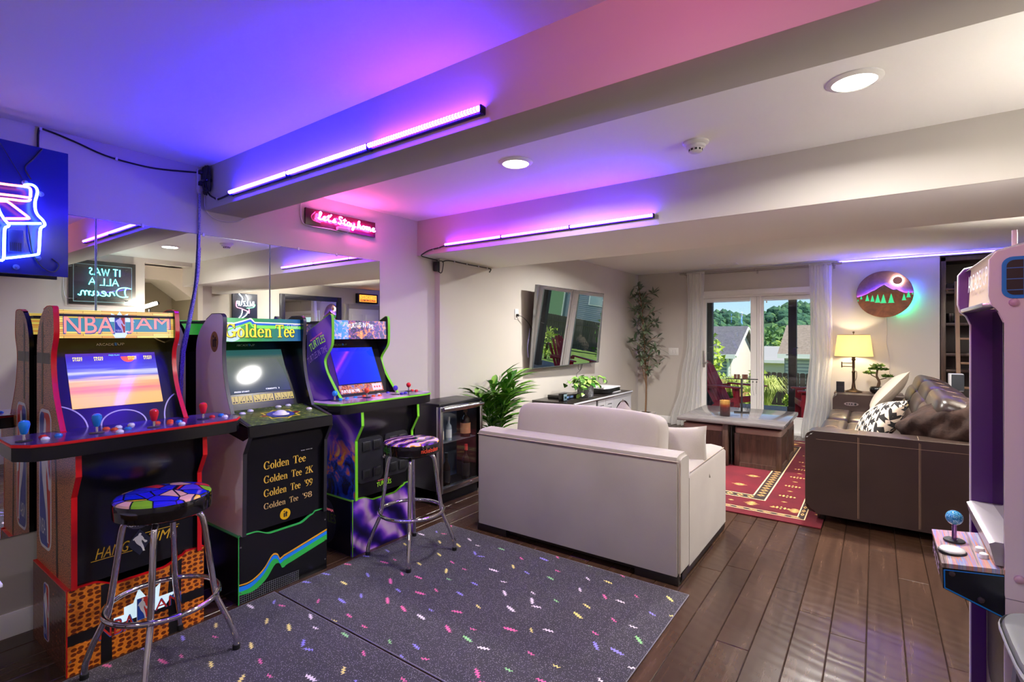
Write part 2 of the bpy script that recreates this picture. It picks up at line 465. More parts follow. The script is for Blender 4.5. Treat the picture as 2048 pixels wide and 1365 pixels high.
fin('plank_rest', rest, PLANK, floor_o, smooth=0, kind='stuff')

# patio doors: casing, two leaves with glass
GLASS = bpy.data.materials.new('clear_glass'); GLASS.use_nodes = True
g_ = NT(GLASS)
tr = g_.n('BsdfTransparent', ins={'Color': (.97, .985, .98, 1)}); gl = g_.n('BsdfGlossy', ins={'Roughness': .0})
fc = g_.n('LayerWeight', ins={'Blend': .5}).outputs['Facing']; fr = g_.math('MULTIPLY_ADD', g_.math('POWER', fc, 5), .6, .035); mx = g_.n('MixShader', ins={0: fr})
g_.l(tr.outputs[0], mx.inputs[1]); g_.l(gl.outputs[0], mx.inputs[2]); g_.l(mx.outputs[0], g_.out.inputs['Surface'])
mb = MB()
mb.box(DX0 - .09, DX0 + .005, YB - .022, YB, 0, DZ - .005, b=.004).box(DX1 - .005, DX1 + .09, YB - .022, YB, 0, DZ - .005, b=.004).box(DX0 - .09, DX1 + .09, YB - .022, YB, DZ - .005, DZ + .075, b=.004)
mb.box(DX0, DX0 + .03, YB, YB + .2, 0, DZ).box(DX1 - .03, DX1, YB, YB + .2, 0, DZ).box(DX0, DX1, YB, YB + .2, DZ - .03, DZ).box(DX0, DX1, YB - .01, YB + .22, -.02, .02)
mb.box(-1.400, -1.372, YB + .03, YB + .062, .02, DZ - .03, b=.003)
struct('trim_1', mb, TRIM)
for i, (x0, x1, g0, g1) in enumerate(((DX0 + .032, -1.442, -2.165, -1.524), (-1.438, DX1 - .032, -1.348, -.72))):
    y0, y1 = YB + .062, YB + .105
    mb = MB().box(x0, g0, y0, y1, .022, DZ - .032).box(g1, x1, y0, y1, .022, DZ - .032).box(g0, g1, y0, y1, .022, .24).box(g0, g1, y0, y1, 1.985, DZ - .032)
    mb.box(g0, g1, y0 - .008, y0 + .01, .235, .25, b=.003)
    d = struct('door_%d' % (i + 1), mb, TRIM)
    fin('pane', MB().box(g0, g1, y0 + .018, y0 + .024, .24, 1.985), GLASS, d, smooth=0)
    fin('blind_cassette', MB().box(g0 + .005, g1 - .005, y0 - .004, y0 + .014, 1.945, 1.99, b=.004).box(g0 + .01, g1 - .01, y0 + .002, y0 + .010, 1.932, 1.943, b=.002), mat('blind_white', (240, 240, 238), .4), d)
    if i == 1: fin('blind_tilter', MB().box(g0 + .035, g0 + .05, y0 - .012, y0 + .002, 1.9, 1.94, b=.004), TRIM, d)
    if i == 0:
        hm = MB().box(x0 + .03, x0 + .065, y0 - .012, y0 + .001, .92, 1.18, b=.006); hm.tube([(x0 + .047, y0 - .01, 1.0), (x0 + .047, y0 - .05, 1.0), (x0 + .13, y0 - .055, 1.0)], .009, 8)
        fin('handle', hm, mat('satin_nickel', (180, 178, 172), .28, 1), d)

# stairwell door and trim on the rear right wall (seen in the mirror)
mb = MB().box(2.578, 2.6, 6.74, 6.84, 0, 2.1, b=.004).box(2.578, 2.6, 7.64, 7.74, 0, 2.1, b=.004).box(2.578, 2.6, 6.84, 7.64, 2.0, 2.1, b=.004)
struct('trim_2', mb, mat('grey_trim', (170, 164, 155), .5))
d = struct('door_3', MB().box(2.575, 2.598, 6.84, 7.64, .01, 2.0, b=.003), TRIM)
for y0, z0, z1 in ((6.92, .25, .95), (7.28, .25, .95), (6.92, 1.1, 1.88), (7.28, 1.1, 1.88)):
    fin('door_panel', MB().box(2.568, 2.576, y0, y0 + .28, z0, z1, b=.006), TRIM, d)

# ------------------------------------------------------------------ recessed lights, detector, vent
canw = mat('can_white', (236, 235, 232), .45); cang = mat('can_glow', (255, 250, 240), .5, emit=(255, 246, 232), es=5)
CLAB = {2: 'recessed downlight above the basketball cabinet, just outside the photo frame', 3: 'recessed downlight above the camera position', 4: 'recessed downlight behind the camera on the mirror side', 5: 'recessed downlight behind the camera on the right side', 6: 'recessed downlight above the loveseat, hidden behind the soffit', 7: 'recessed downlight above the coffee table end of the sofa, hidden behind the soffit', 8: 'recessed downlight at the far right beyond the soffit', 0: 'recessed ceiling downlight on the bright right side, the largest in view', 1: 'recessed ceiling downlight surrounded by purple glow, left of the smoke detector'}
for i, (x, y) in enumerate(CANS):
    t = thing('ceiling_light', CLAB.get(i, 'recessed downlight in the ceiling outside the photo frame'), 'light', (x, y, CE), 'recessed ceiling downlights')
    fin('trim_ring', MB().lathe([(.078, -.012), (.084, -.010), (.098, -.004), (.100, 0), (.076, 0)], (x, y, CE), 36), canw, t)
    fin('diffuser', MB().lathe([(0, -.002), (.076, -.002), (.078, -.008)], (x, y, CE), 36), cang, t)
x, y = -.772, 2.74
t = thing('smoke_detector', 'white round smoke detector on the ceiling between the two downlights', 'detector', (x, y, CE))
pl = mat('plastic_white', (228, 227, 223), .4)
fin('base_ring', MB().lathe([(0, 0), (.066, 0), (.066, -.008), (.054, -.018), (0, -.018)], (x, y, CE), 32), pl, t)
fin('chamber', MB().lathe([(.05, -.018), (.048, -.030), (.034, -.036), (.033, -.050), (.028, -.054), (0, -.054)], (x, y, CE), 32), pl, t)
mb = MB()
for k in range(10):
    a = 2 * PI * k / 10; M = Matrix.Translation((x, y, CE - .043)) @ Matrix.Rotation(a, 4, 'Z')
    mb.box(.0325, .0345, -.006, .006, -.005, .005, M=M)
fin('vent_slot', mb, mat('slot_dark', (30, 30, 30), .6), t)
x, y = -1.78, 7.68
t = thing('ceiling_vent', 'white slotted air vent in the ceiling before the curtain rod', 'vent', (x, y, CE))
fin('frame', MB().box(x - .19, x + .19, y - .075, y - .055, CE - .008, CE, b=.002).box(x - .19, x + .19, y + .055, y + .075, CE - .008, CE, b=.002).box(x - .19, x - .165, y - .055, y + .055, CE - .008, CE).box(x + .165, x + .19, y - .055, y + .055, CE - .008, CE).box(x - .01, x + .01, y - .055, y + .055, CE - .007, CE), canw, t)
for k in range(9):
    yy = y - .048 + k * .012
    fin('slat', MB().box(x - .165, x + .165, yy - .001, yy + .005, CE - .007, CE - .004), canw, t, smooth=0)

# ------------------------------------------------------------------ mirror panels
MIRROR = mat('mirror_silver', (236, 238, 236), .0, 1)
EDGE = mat('mirror_edge', (150, 160, 158), .15, .6)
clip = mat('clip_plastic', (210, 205, 225), .15)
for lab, y0, y1 in (('tall frameless wall mirror panel behind the neon sign, leftmost of three', -.045, .890), ('frameless wall mirror panel between the basketball and green-topped arcade cabinets, middle of three', .894, 1.829), ('frameless wall mirror panel behind the purple arcade cabinet, rightmost of three', 1.833, 2.766)):
    t = thing('wall_mirror', lab, 'mirror', (W, (y0 + y1) / 2, .467), 'wall mirror panels')
    fin('glass_edge', MB().box(W + .0002, W + .005, y0, y1, .467, 2.033), EDGE, t, smooth=0)
    fin('mirror_face', MB().face([(W + .0055, y0 + .003, .470), (W + .0055, y1 - .003, .470), (W + .0055, y1 - .003, 2.030), (W + .0055, y0 + .003, 2.030)]), MIRROR, t, smooth=0)
    for yy in (y0 + .2, y1 - .42):
        fin('clip', MB().box(W + .001, W + .010, yy, yy + .014, 2.022, 2.044, b=.003), clip, t)

# ------------------------------------------------------------------ LED bars on the two beams
hous = mat('led_housing', (24, 22, 70), .35, .4)
def ledmat(name, ce):
    m = mat(name, (30, 30, 34), .4); b = m.node_tree.nodes['Principled BSDF']
    b.inputs['Emission Color'].default_value = ce[0] + (1,); b.inputs['Emission Strength'].default_value = ce[1]; return m
LB, LM_, LV = ledmat('led_blue', LED_BLUE), ledmat('led_mid', LED_MID), ledmat('led_violet', LED_VIOLET)
def led_bar(label, xs, yf, z, mats):
    t = thing('led_bar', label, 'light bar', ((xs[0] + xs[-1]) / 2, yf, z))
    for i, (a, b) in enumerate(zip(xs, xs[1:])):
        a += .008; b -= .008
        hb = fin('housing', MB().box(a - .006, b + .006, yf - .0195, yf - .002, z - .012, z + .006, b=.002).box(a - .008, a, yf - .032, yf - .002, z - .015, z + .017, b=.004).box(b, b + .008, yf - .032, yf - .002, z - .015, z + .017, b=.004), hous, t)
        fin('lens', MB().tube([(a + .001, yf - .029, z + .003), (b - .001, yf - .029, z + .003)], .0095, 10), mats[i], t)
        rb = MB(); k = a + .012
        while k < b - .006:
            rb.tube([(k, yf - .029, z + .003), (k + .0025, yf - .029, z + .003)], .0104, 8); k += .0145
        fin('lens_rib', rb, hous, t, kind='stuff', smooth=0)
    return t
led_bar('long glowing blue LED light bar on the nearer ceiling beam', (-2.958, -2.374, -1.754, -1.132), 1.423, 2.222, (LB, LB, LM_))
led_bar('glowing violet LED light bar on the farther soffit above the television', (-2.97, -2.372, -1.765, -1.153), 3.19, 2.187, (LV, LV, LM_))
# ------------------------------------------------------------------ arcade cabinets
BLACK = mat('black_panel', (17, 17, 20), .22)
BLACKM = mat('black_matte', (20, 20, 22), .5)
SCREW = mat('screw_steel', (190, 188, 185), .3, 1)
WHITE_INK = mat('white_ink', (235, 232, 235), .45)
RED_M = mat('red_molding', (214, 22, 28), .25)
GREEN_M = mat('green_molding', (116, 205, 40), .3)
GREEN_R = mat('green_edge', (62, 190, 84), .3)
CHARC = mat('charcoal_molding', (40, 38, 44), .35)
def f_ball(dark):
    def f(n):
        v = n.obj((1, 1, 1.35)); vo = n.n('TexVoronoi', feature='F1', ins={'Vector': v, 'Scale': 36, 'Randomness': .38})
        d = vo.outputs['Distance']
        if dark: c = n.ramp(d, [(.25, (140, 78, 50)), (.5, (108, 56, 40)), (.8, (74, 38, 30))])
        else: c = n.ramp(d, [(.0, (132, 58, 20)), (.29, (98, 38, 14)), (.37, (170, 74, 20)), (.45, (240, 142, 42)), (.8, (222, 112, 26))])
        n.col(c); n.bump(d, .25, .004)
    return f
def f_balltan(n):
    v = n.obj((1, 1, 2.2)); vo = n.n('TexVoronoi', feature='DISTANCE_TO_EDGE', ins={'Vector': v, 'Scale': 46, 'Randomness': .8})
    n.col(n.ramp(vo.outputs[0], [(.03, (96, 50, 30)), (.12, (196, 122, 76)), (.6, (214, 140, 92))]))
BALL_F = tmat('basketball_print_orange', f_ball(False), rough=.35)
BALL_S = tmat('basketball_print_tan', f_balltan, rough=.3)
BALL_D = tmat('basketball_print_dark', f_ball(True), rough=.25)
def f_swirl(n):
    v = n.obj((1, 1, 1)); w = n.n('TexWave', wave_type='BANDS', bands_direction='DIAGONAL', ins={'Vector': v, 'Scale': 2.6, 'Distortion': 6, 'Detail': 2.5, 'Detail Scale': 1.4})
    n.col(n.ramp(w.outputs['Fac'], [(.0, (22, 12, 60)), (.35, (58, 26, 150)), (.62, (120, 60, 200)), (.85, (190, 130, 228)), (1, (225, 190, 235))]))
SWIRL = tmat('purple_swirl_print', f_swirl, rough=.3)
def f_swirl2(n):
    v = n.obj(); z = n.sep(v)[2]
    w = n.n('TexWave', wave_type='BANDS', bands_direction='DIAGONAL', ins={'Vector': v, 'Scale': 1.5, 'Distortion': 7, 'Detail': 2, 'Detail Scale': 1.2}).outputs['Fac']
    top = n.ramp(w, [(.0, (30, 16, 110)), (.5, (72, 36, 180)), (.85, (120, 66, 210)), (1, (190, 140, 235))])
    fire = n.ramp(n.noise(v, 7, 4, .6, 1.2), [(.36, (20, 14, 62)), (.48, (30, 70, 190)), (.56, (228, 120, 30)), (.66, (246, 210, 70)), (.75, (170, 40, 120))])
    k = n.ramp(z, [(.62, (255, 255, 255)), (.78, (0, 0, 0))])
    n.col(n.mix(k, top, fire))
SWIRL_S = tmat('purple_flame_print', f_swirl2, rough=.25)
def f_court(n):
    v = n.obj(); n.col(n.ramp(n.noise(v, 9, 4), [(.35, (40, 30, 70)), (.6, (82, 56, 120)), (.8, (120, 96, 150))]))
DECKP = tmat('deck_print_violet', f_court, rough=.15)
def f_deckn(n):
    v = n.obj(); w = n.n('TexWave', wave_type='RINGS', ins={'Vector': v, 'Scale': 3, 'Distortion': 8, 'Detail': 3}).outputs['Fac']
    n.col(n.ramp(w, [(.2, (36, 24, 90)), (.5, (96, 66, 150)), (.8, (206, 170, 205))]))
DECKT = tmat('deck_print_swirl', f_deckn, rough=.15)
def f_fair(n):
    v = n.obj(); n.col(n.ramp(n.noise(v, 26, 4, .7), [(.35, (48, 66, 30)), (.55, (86, 104, 46)), (.75, (128, 132, 70))]))
DECKG = tmat('deck_print_green', f_fair, rough=.2)
SILVER_D = mat('silver_blue_side', (238, 230, 246), .25)

def outline_offset(P, d):
    out = []
    for i, p in enumerate(P):
        a = P[max(i - 1, 0)]; b = P[min(i + 1, len(P) - 1)]
        t = Vector((b[0] - a[0], b[1] - a[1])).normalized()
        out.append((p[0] - t.y * d, p[1] + t.x * d))      # left of travel = towards the room
    return out
def fill_c(P, k=3):
    return [(q.x, q.y) for q in smooth_path([(x, z, 0) for x, z in P], k)]
def cabinet(name, label, y0, y1, front, back, art, art_face, mold, riser, fmold=None):
    t = thing(name, label, 'arcade cabinet', (-2.95, (y0 + y1) / 2, 0), 'arcade cabinets along the mirror wall')
    poly = front + back                                   # front runs top to bottom, back runs bottom to top
    T = .018
    for nm, a, b, flip in (('side_panel', y0, y0 + T, 0), ('side_panel', y1 - T, y1, 1)):
        mb = MB().prism(poly, 'y', a, b, mi=1)
        mb.bm.faces.ensure_lookup_table(); mb.bm.faces[flip].material_index = 0
        o = fin(nm, mb, [art, BLACK], t, smooth=30)
        path = [back[-1]] + front
        off = outline_offset(path, .0035)
        fin('edge_molding', MB().prism(path + off[::-1], 'y', a - .001, b + .001), mold, o, smooth=30)
        if not flip: near = o
    # lower body between the sides, its back and top
    a, b = y0 + T, y1 - T
    xb = back[0][0] + .012
    fin('back_panel', MB().box(xb, xb + .008, a, b, .36, 1.32).box(xb, -2.99, a, b, front[0][1] - .045, front[0][1] - .033), BLACKM, t)
    xl = front[-1][0] - .022
    fin('lower_panel', MB().prism([(xl, .36), (xl, .745), (xl + .03, .82), (xl + .03, .925), (xb, .925), (xb, .36)], 'y', a, b), BLACK, t, smooth=25)
    # riser under the cabinet
    ra, rb = y0 - .014, y1 + .014
    rside, rfront, rmold = riser
    X0, X1 = -3.245, -2.722
    mb = MB().prism([(X0, 0), (X1 - .016, 0), (X1 - .016, .352), (X0, .352)], 'y', ra, ra + .014)
    rs = fin('riser_side', mb, rside, t); mb = MB().prism([(X0, 0), (X1 - .016, 0), (X1 - .016, .352), (X0, .352)], 'y', rb - .014, rb); fin('riser_side', mb, rside, t)
    for q0 in (ra - .0005, rb - .0145): fin('riser_edge', MB().box(X0, X1 - .002, q0, q0 + .015, .352, .357), rmold, rs)
    w = rb - ra
    def top(u):                                            # ogee top edge, raised at both ends
        e = min(u, 1 - u)
        k = 0 if e < .16 else (1 if e > .34 else (1 - math.cos((e - .16) / .18 * PI)) / 2)
        return .357 - .033 * k + (.012 if u > .84 else 0)
    us = [i / 40 for i in range(41)]
    fp = [(ra, 0), (rb, 0)] + [(ra + w * u, top(u)) for u in us[::-1]]
    rf = fin('riser_front', MB().prism(fp, 'x', X1 - .016, X1), rfront, t, smooth=25)
    tp = [(ra + w * u, top(u)) for u in us]
    fin('riser_edge', MB().prism(tp + [(y, z + .004) for y, z in tp[::-1]], 'x', X1 - .017, X1 + .001), rmold, rf)
    fin('riser_edge', MB().box(X1 - .002, X1 + .0015, ra - .001, ra + .003, 0, .357), rmold, rf)
    sc = MB()
    for yy, zz in ((ra + .012, .30), (ra + .012, .06), (rb - .012, .30), (rb - .012, .06), (rb - .012, .18)):
        sc.lathe([(.0045, 0), (.004, .002), (0, .0028)], (X1, yy, zz), 10, ax='x')
    fin('screw', sc, SCREW, rf)
    fin('riser_inside', MB().box(X0, X1 - .02, ra + .016, rb - .016, .02, .30), BLACKM, t)
    return t, near, rf, rs
# faces between the side panels
def marquee(t, a, b, xt, zt, xb, zb, m, nm='marquee'):
    return fin(nm, MB().prism([(xt, zt), (xb, zb), (xb - .03, zb), (xt - .03, zt)], 'y', a, b), m, t)
def bezel(t, a, b, m):
    return fin('bezel', MB().prism([(-3.122, 1.425), (-2.922, .98), (-2.96, .98), (-3.16, 1.425)], 'y', a, b), m, t)
BO = Vector((-3.122, 0, 1.425)); BD = Vector((.200, 0, -.445)).normalized(); BU = -BD
def on_bezel(y, s):                                       # point on the sloping face, s metres down from its top
    return BO + BD * s + Vector((0, y, 0))
def screen_at(t, y0, m, nm='screen'):
    o = on_bezel(y0 + .064, .375)
    return fin(nm, MB().slab2([(0, 0), (.36, 0), (.36, .272), (0, .272)], o, YR, BU, .004), m, t)
def puck(mb, x, y, z, r=.014):
    mb.lathe([(r, 0), (r, .005), (r * .92, .0065), (r * .72, .0065), (r * .68, .010), (0, .0108)], (x, y, z), 14)
def stick(t, x, y, z, m, bat, steel, wash):
    st = fin('joystick', MB().lathe([(.026, 0), (.026, .002), (.006, .0035), (.005, .028), (.0075, .03), (.0075, .034), (0, .034)], (x, y, z), 16), [steel], t)
    fin('dust_washer', MB().lathe([(.0265, .0), (.0265, .0028), (.007, .0045)], (x, y, z), 20), wash, st)
    if bat: fin('handle', MB().lathe([(.008, .028), (.011, .032), (.016, .052), (.0185, .066), (.0165, .077), (.009, .083), (0, .0845)], (x, y, z), 18), m, st)
    else: fin('handle', MB().lathe([(.006, .030), (.014, .036), (.0175, .047), (.0165, .056), (.010, .0635), (0, .066)], (x, y, z), 18), m, st)
def deck4(t, yc, xf, top_m, mold):
    a, b = yc - .43, yc + .43; zt = 1.0
    oc = [(-2.93, a + .0), (xf - .085, a), (xf - .02, a + .045), (xf, a + .11), (xf, b - .11), (xf - .02, b - .045), (xf - .085, b), (-2.93, b)]
    d = fin('control_deck', MB().prism(oc, 'z', zt - .068, zt - .012, b=.003), BLACK, t, smooth=30)
    fin('deck_edge', MB().prism([(x + (.004 if x > -2.9 else 0), y + (.004 if y > yc else -.004)) for x, y in oc], 'z', zt - .013, zt - .0015, b=.003), mold, d, smooth=30)
    fin('deck_top', MB().prism(oc, 'z', zt - .0018, zt), top_m, d)
    return d
plast = lambda n, c: mat('plastic_' + n, c, .18, coat=.3)
BLUEP, REDP, ORP, WHP, PURP = plast('blue', (28, 132, 214)), plast('red', (222, 32, 42)), plast('orange', (236, 84, 34)), plast('white', (230, 230, 235)), plast('purple', (66, 48, 190))
STEEL = mat('chrome', (225, 222, 226), .05, 1)

# --- cabinet 1: basketball
y0, y1 = .648, 1.148
front = fill_c([(-3.075, 1.552), (-3.02, 1.552), (-2.985, 1.545), (-2.976, 1.52), (-2.968, 1.45), (-2.975, 1.405), (-3.008, 1.34), (-3.006, 1.25), (-2.965, 1.14), (-2.868, 1.0)], 4) + [(-2.66, .955), (-2.655, .84), (-2.716, .745), (-2.716, .357)]
back = [(-3.25, .357), (-3.25, 1.34)] + fill_c([(-3.25, 1.36), (-3.235, 1.43), (-3.19, 1.50), (-3.13, 1.54)], 3)
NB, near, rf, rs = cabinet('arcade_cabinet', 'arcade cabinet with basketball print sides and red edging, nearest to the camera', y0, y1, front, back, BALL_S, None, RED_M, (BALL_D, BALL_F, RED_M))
a, b = y0 + .018, y1 - .018
def f_planks(n):
    v = n.obj(); s = n.sep(v)
    br = n.n('TexBrick', ins={'Vector': n.n('CombineXYZ', ins={0: s[1], 1: s[2], 2: 0}).outputs[0], 'Color1': C3((214, 196, 92)), 'Color2': C3((196, 126, 58)), 'Mortar': C3((120, 80, 40)), 'Scale': 1, 'Mortar Size': .0008, 'Brick Width': .14, 'Row Height': .0105, 'Bias': -.1})
    n.col(br.outputs[0]); n.l(br.outputs[0], n.b.inputs['Emission Color']); n.b.inputs['Emission Strength'].default_value = .55
MQ1 = tmat('court_board_print', f_planks, rough=.25)
mq = marquee(NB, a, b, -3.0, 1.538, -2.992, 1.408, MQ1)
mo = Vector((-2.9915, a, 1.408)); mu = Vector((-.008, 0, .13)).normalized(); mw = b - a
teal = mat('teal_print', (52, 128, 132), .3, emit=(52, 128, 132), es=.4); navy = mat('navy_print', (34, 66, 130), .3, emit=(34, 66, 130), es=.3)
salm = mat('salmon_print', (240, 138, 118), .3, emit=(240, 130, 112), es=.55); ice = mat('ice_print', (200, 224, 235), .3, emit=(200, 224, 235), es=.4)
lred, lblue, lwhite = mat('logo_red', (222, 56, 46), .3), mat('logo_blue', (34, 70, 170), .3), mat('logo_white', (236, 234, 238), .35)
def on_m(y, z): return mo + Vector(YR) * y + mu * z
l = MB().flat([(.03, .030), (mw - .03, .030), (mw - .03, .092), (.03, .092)], mo, YR, mu, .0012)
fin('art_band', l, teal, mq, smooth=0)
fin('art_star', MB().flat([(mw * .5 + x, .108 + y) for x, y in ((-.062, -.03), (-.032, -.006), (-.035, .012), (-.012, .0), (0, .021), (.012, .0), (.035, .012), (.032, -.006), (.062, -.03))], mo, YR, mu, .0016), ice, mq, smooth=0)
fin('art_hoop', MB().flat([(mw * .5 - .036, .034), (mw * .5 - .02, .0), (mw * .5 + .02, .0), (mw * .5 + .036, .034)], mo, YR, mu, .0016), ice, mq, smooth=0)
for tx, x0_, w_ in (('NBA', .022, .186), ('JAM', mw * .5 + .030, .184)):
    fin('title_shadow', put_text(MB(), tx, on_m(x0_ - .003, .018), YR, mu, w_ + .008, .092, bold=.02, off=.0022), navy, mq, smooth=0)
    fin('title', put_text(MB(), tx, on_m(x0_, .023), YR, mu, w_, .082, bold=.012, off=.003), salm, mq, smooth=0)
PLAYER = [(.50, .98), (.58, .965), (.62, .93), (.60, .885), (.57, .86), (.66, .80), (.74, .70), (.78, .60), (.86, .55), (.95, .51), (.97, .46), (.90, .425), (.80, .44), (.76, .50), (.70, .56), (.64, .62), (.62, .52), (.68, .40), (.74, .28), (.78, .16), (.80, .04), (.86, .02), (.70, .02), (.66, .14), (.58, .27), (.44, .38), (.32, .48), (.24, .60), (.18, .70), (.14, .66), (.10, .72), (.20, .80), (.30, .84), (.42, .87), (.44, .93)]
def emblem(parent, o, r, u, w, h, name='emblem', nba=True, off=.001):
    def rr(k, m):                                           # rounded rectangle inset by k
        q = []
        for cx, cy, a0 in ((w - m, m, -90), (w - m, h - m, 0), (m, h - m, 90), (m, m, 180)):
            q += [(cx + (m - k) * math.cos(R(a0 + 15 * i)), cy + (m - k) * math.sin(R(a0 + 15 * i))) for i in range(7)]
        return q
    m = min(w, h) * .28
    e = fin(name, MB().slab2(rr(0, m), o, r, u, .0009), lwhite, parent, smooth=0)
    par = e if WL and parent.parent is None else parent
    bl = rr(w * .07, m)
    cut = [(w * .44, h * .97), (w * .40, h * .62), (w * .75, h * .03)]
    left = [p for p in bl if p[0] < w * (.42 + .33 * max(0, (.62 - p[1] / h) / .6))]
    right = [p for p in bl if p[0] >= w * (.42 + .33 * max(0, (.62 - p[1] / h) / .6))]
    o2 = Vector(o)
    fin(name + '_red', MB().flat(bl, o2, r, u, .0013), lred, par, smooth=0)
    lp = sorted([p for p in left if p[1] > h * .5], key=lambda p: p[1]) ; lq = sorted([p for p in left if p[1] <= h * .5], key=lambda p: p[1])
    blue = [cut[2]] + [p for p in bl if p in left] + []
    import math as _m
    cx, cy = w * .35, h * .4
    pts = sorted(left + cut, key=lambda p: _m.atan2((p[1] - cy) / h, (p[0] - cx) / w))
    fin(name + '_blue', MB().flat(pts, o2, r, u, .0015), lblue, par, smooth=0)
    fin(name + '_player', MB().flat([(x * w, (.04 + y * .92) * h) for x, y in PLAYER], o2, r, u, .0019), lwhite, par, smooth=0)
    if nba: fin(name + '_lettering', put_text(MB(), 'NBA', o2 + Vector(r) * (w * .13) + Vector(u) * (h * .10), r, u, w * .46, h * .11, bold=.03, off=.0021), lwhite, par, smooth=0)
    return e

eo = on_m(mw * .5 - .022, .024)
for nm, pts, m_, of in (('logo_white', [(0, 0), (.044, 0), (.044, .08), (0, .08)], lwhite, .0034), ('logo_red', [(.002, .002), (.042, .002), (.042, .078), (.002, .078)], lred, .0037), ('logo_blue', [(.002, .002), (.034, .002), (.018, .05), (.018, .078), (.002, .078)], lblue, .0040), ('logo_player', [(x * .044, y * .078) for x, y in PLAYER], lwhite, .0043)):
    fin(nm, MB().flat(pts, eo, YR, mu, of), m_, mq, smooth=0)
fin('logo_lettering', put_text(MB(), 'NBA', eo + mu * .006 + Vector((0, .005, 0)), YR, mu, .022, .011, bold=.03, off=.0047), lwhite, mq, smooth=0)
bz = bezel(NB, a, b, BLACK)
def brand(parent, y, s, w=.115, h=.013, m=None):
    fin('maker_lettering', put_text(MB(), 'ARCADE', on_bezel(y, s), YR, BU, w * .62, h, bold=.01, off=.0035), m or mat('grey_ink', (190, 188, 192), .4), parent, smooth=0)
    fin('maker_lettering', put_text(MB(), '1', on_bezel(y + w * .645, s), YR, BU, w * .08, h * 1.2, bold=.01, off=.0035), mat('blue_ink', (40, 110, 200), .4), parent, smooth=0)
    fin('maker_lettering', put_text(MB(), 'UP', on_bezel(y + w * .75, s - .001), YR, BU, w * .25, h, bold=.01, off=.0035), m or mat('grey_ink'), parent, smooth=0)
brand(bz, y0 + .185, .062)
line = mat('court_line', (196, 190, 200), .4)
def arc_on(cy, s0, ry, rs_, a0, a1, w=.006, n=18):
    P = ell(cy, s0, ry, rs_, a0, a1, n); cl = MB()
    for p, q in zip(P, P[1:]):
        d = Vector((q[0] - p[0], q[1] - p[1])).normalized() * (w / 2)
        pts = [(p[0] - d.y, p[1] + d.x), (p[0] + d.y, p[1] - d.x), (q[0] + d.y, q[1] - d.x), (q[0] - d.y, q[1] + d.x)]
        cl.face([on_bezel(x, s) + Vector((BU.z, 0, -BU.x)) * .0012 for x, s in pts])
    fin('court_print', cl, line, bz, smooth=0)
arc_on((y0 + y1) / 2, .47, .09, .07, 180, 360); arc_on(y0 - .02, .47, .13, .12, -70, 0); arc_on(y1 + .02, .47, .10, .14, 180, 250); arc_on((y0 + y1) / 2, .0, .09, .02, 0, 180); arc_on(y1 + .05, -.08, .16, .14, 90, 170)
def f_game(n):
    v = n.obj(); s = n.sep(v)
    st = n.noise(n.n('Mapping', ins={'Vector': v, 'Scale': (4, 2.2, 70)}).outputs[0], 1.3, 3)
    zz = n.math('ADD', s[2], n.math('MULTIPLY', n.math('SUBTRACT', st, .5), .05))
    c = n.ramp(n.math('MULTIPLY_ADD', zz, 4.0, -4.32), [(.0, (226, 168, 110)), (.2, (232, 172, 118)), (.34, (214, 120, 128)), (.42, (226, 160, 120)), (.5, (235, 190, 160)), (.56, (90, 96, 190)), (.66, (190, 190, 232)), (.72, (80, 80, 196)), (.9, (62, 48, 170)), (1, (70, 40, 150))])
    n.col(n.mix(1, c, (40, 40, 40), 'MULTIPLY')); n.l(c, n.b.inputs['Emission Color']); n.b.inputs['Emission Strength'].default_value = .75
sc = screen_at(NB, y0, tmat('basketball_game_screen', f_game, rough=.08))
ylw = mat('pixel_yellow', (240, 226, 60), .5, emit=(240, 226, 60), es=.9)
for k, yy in enumerate((.088, .168, .305, .372)):
    tx = MB(); put_text(tx, 'PRESS', on_bezel(y0 + yy, .130), YR, BU, .036, .0085, bold=.02, off=.0046); put_text(tx, 'START', on_bezel(y0 + yy, .141), YR, BU, .036, .0085, bold=.02, off=.0046); fin('screen_lettering', tx, ylw, sc, smooth=0)
fin('screen_banner', put_text(MB(), 'FREE PLAY', on_bezel(y0 + .228, .118), YR, BU, .044, .007, bold=.02, off=.0046), mat('pixel_cyan', (90, 190, 230), .5, emit=(90, 190, 230), es=.9), sc, smooth=0)
fin('screen_ball', MB().flat([(y0 + .305 + p[0], -.135 + p[1]) for p in ell(0, .012, .030, .030, 180, 360, 16)] + [], Vector((BO.x, 0, BO.z)) - BD * 0, YR, BU, .0043), mat('pixel_ball', (220, 70, 50), .5, emit=(220, 70, 50), es=.7), sc, smooth=0)
wisp = mat('pixel_players', (226, 190, 205), .5, emit=(226, 180, 200), es=.5)
dk = deck4(NB, .895, -2.615, DECKP, RED_M)
for (x, y), m in zip([(-2.745, .510), (-2.722, .735), (-2.685, .935), (-2.742, 1.168)], (BLUEP, BLUEP, REDP, REDP)): stick(NB, x, y, 1.0, m, True, STEEL, BLACKM)
for (x, y), m in zip([(-2.79, .575), (-2.725, .569), (-2.78, .622), (-2.80, .79), (-2.75, .805), (-2.80, .835), (-2.667, .80), (-2.727, .848), (-2.83, .893), (-2.79, .985), (-2.795, 1.041), (-2.74, 1.02), (-2.75, 1.062), (-2.67, 1.044), (-2.775, 1.225), (-2.79, 1.275), (-2.725, 1.265)], [REDP, WHP, BLUEP, ORP, ORP, WHP, WHP, BLUEP, WHP, ORP, ORP, ORP, BLUEP, WHP, REDP, BLUEP, WHP]):
    mb = MB(); puck(mb, x, y, 1.0); fin('button', mb, m, NB)
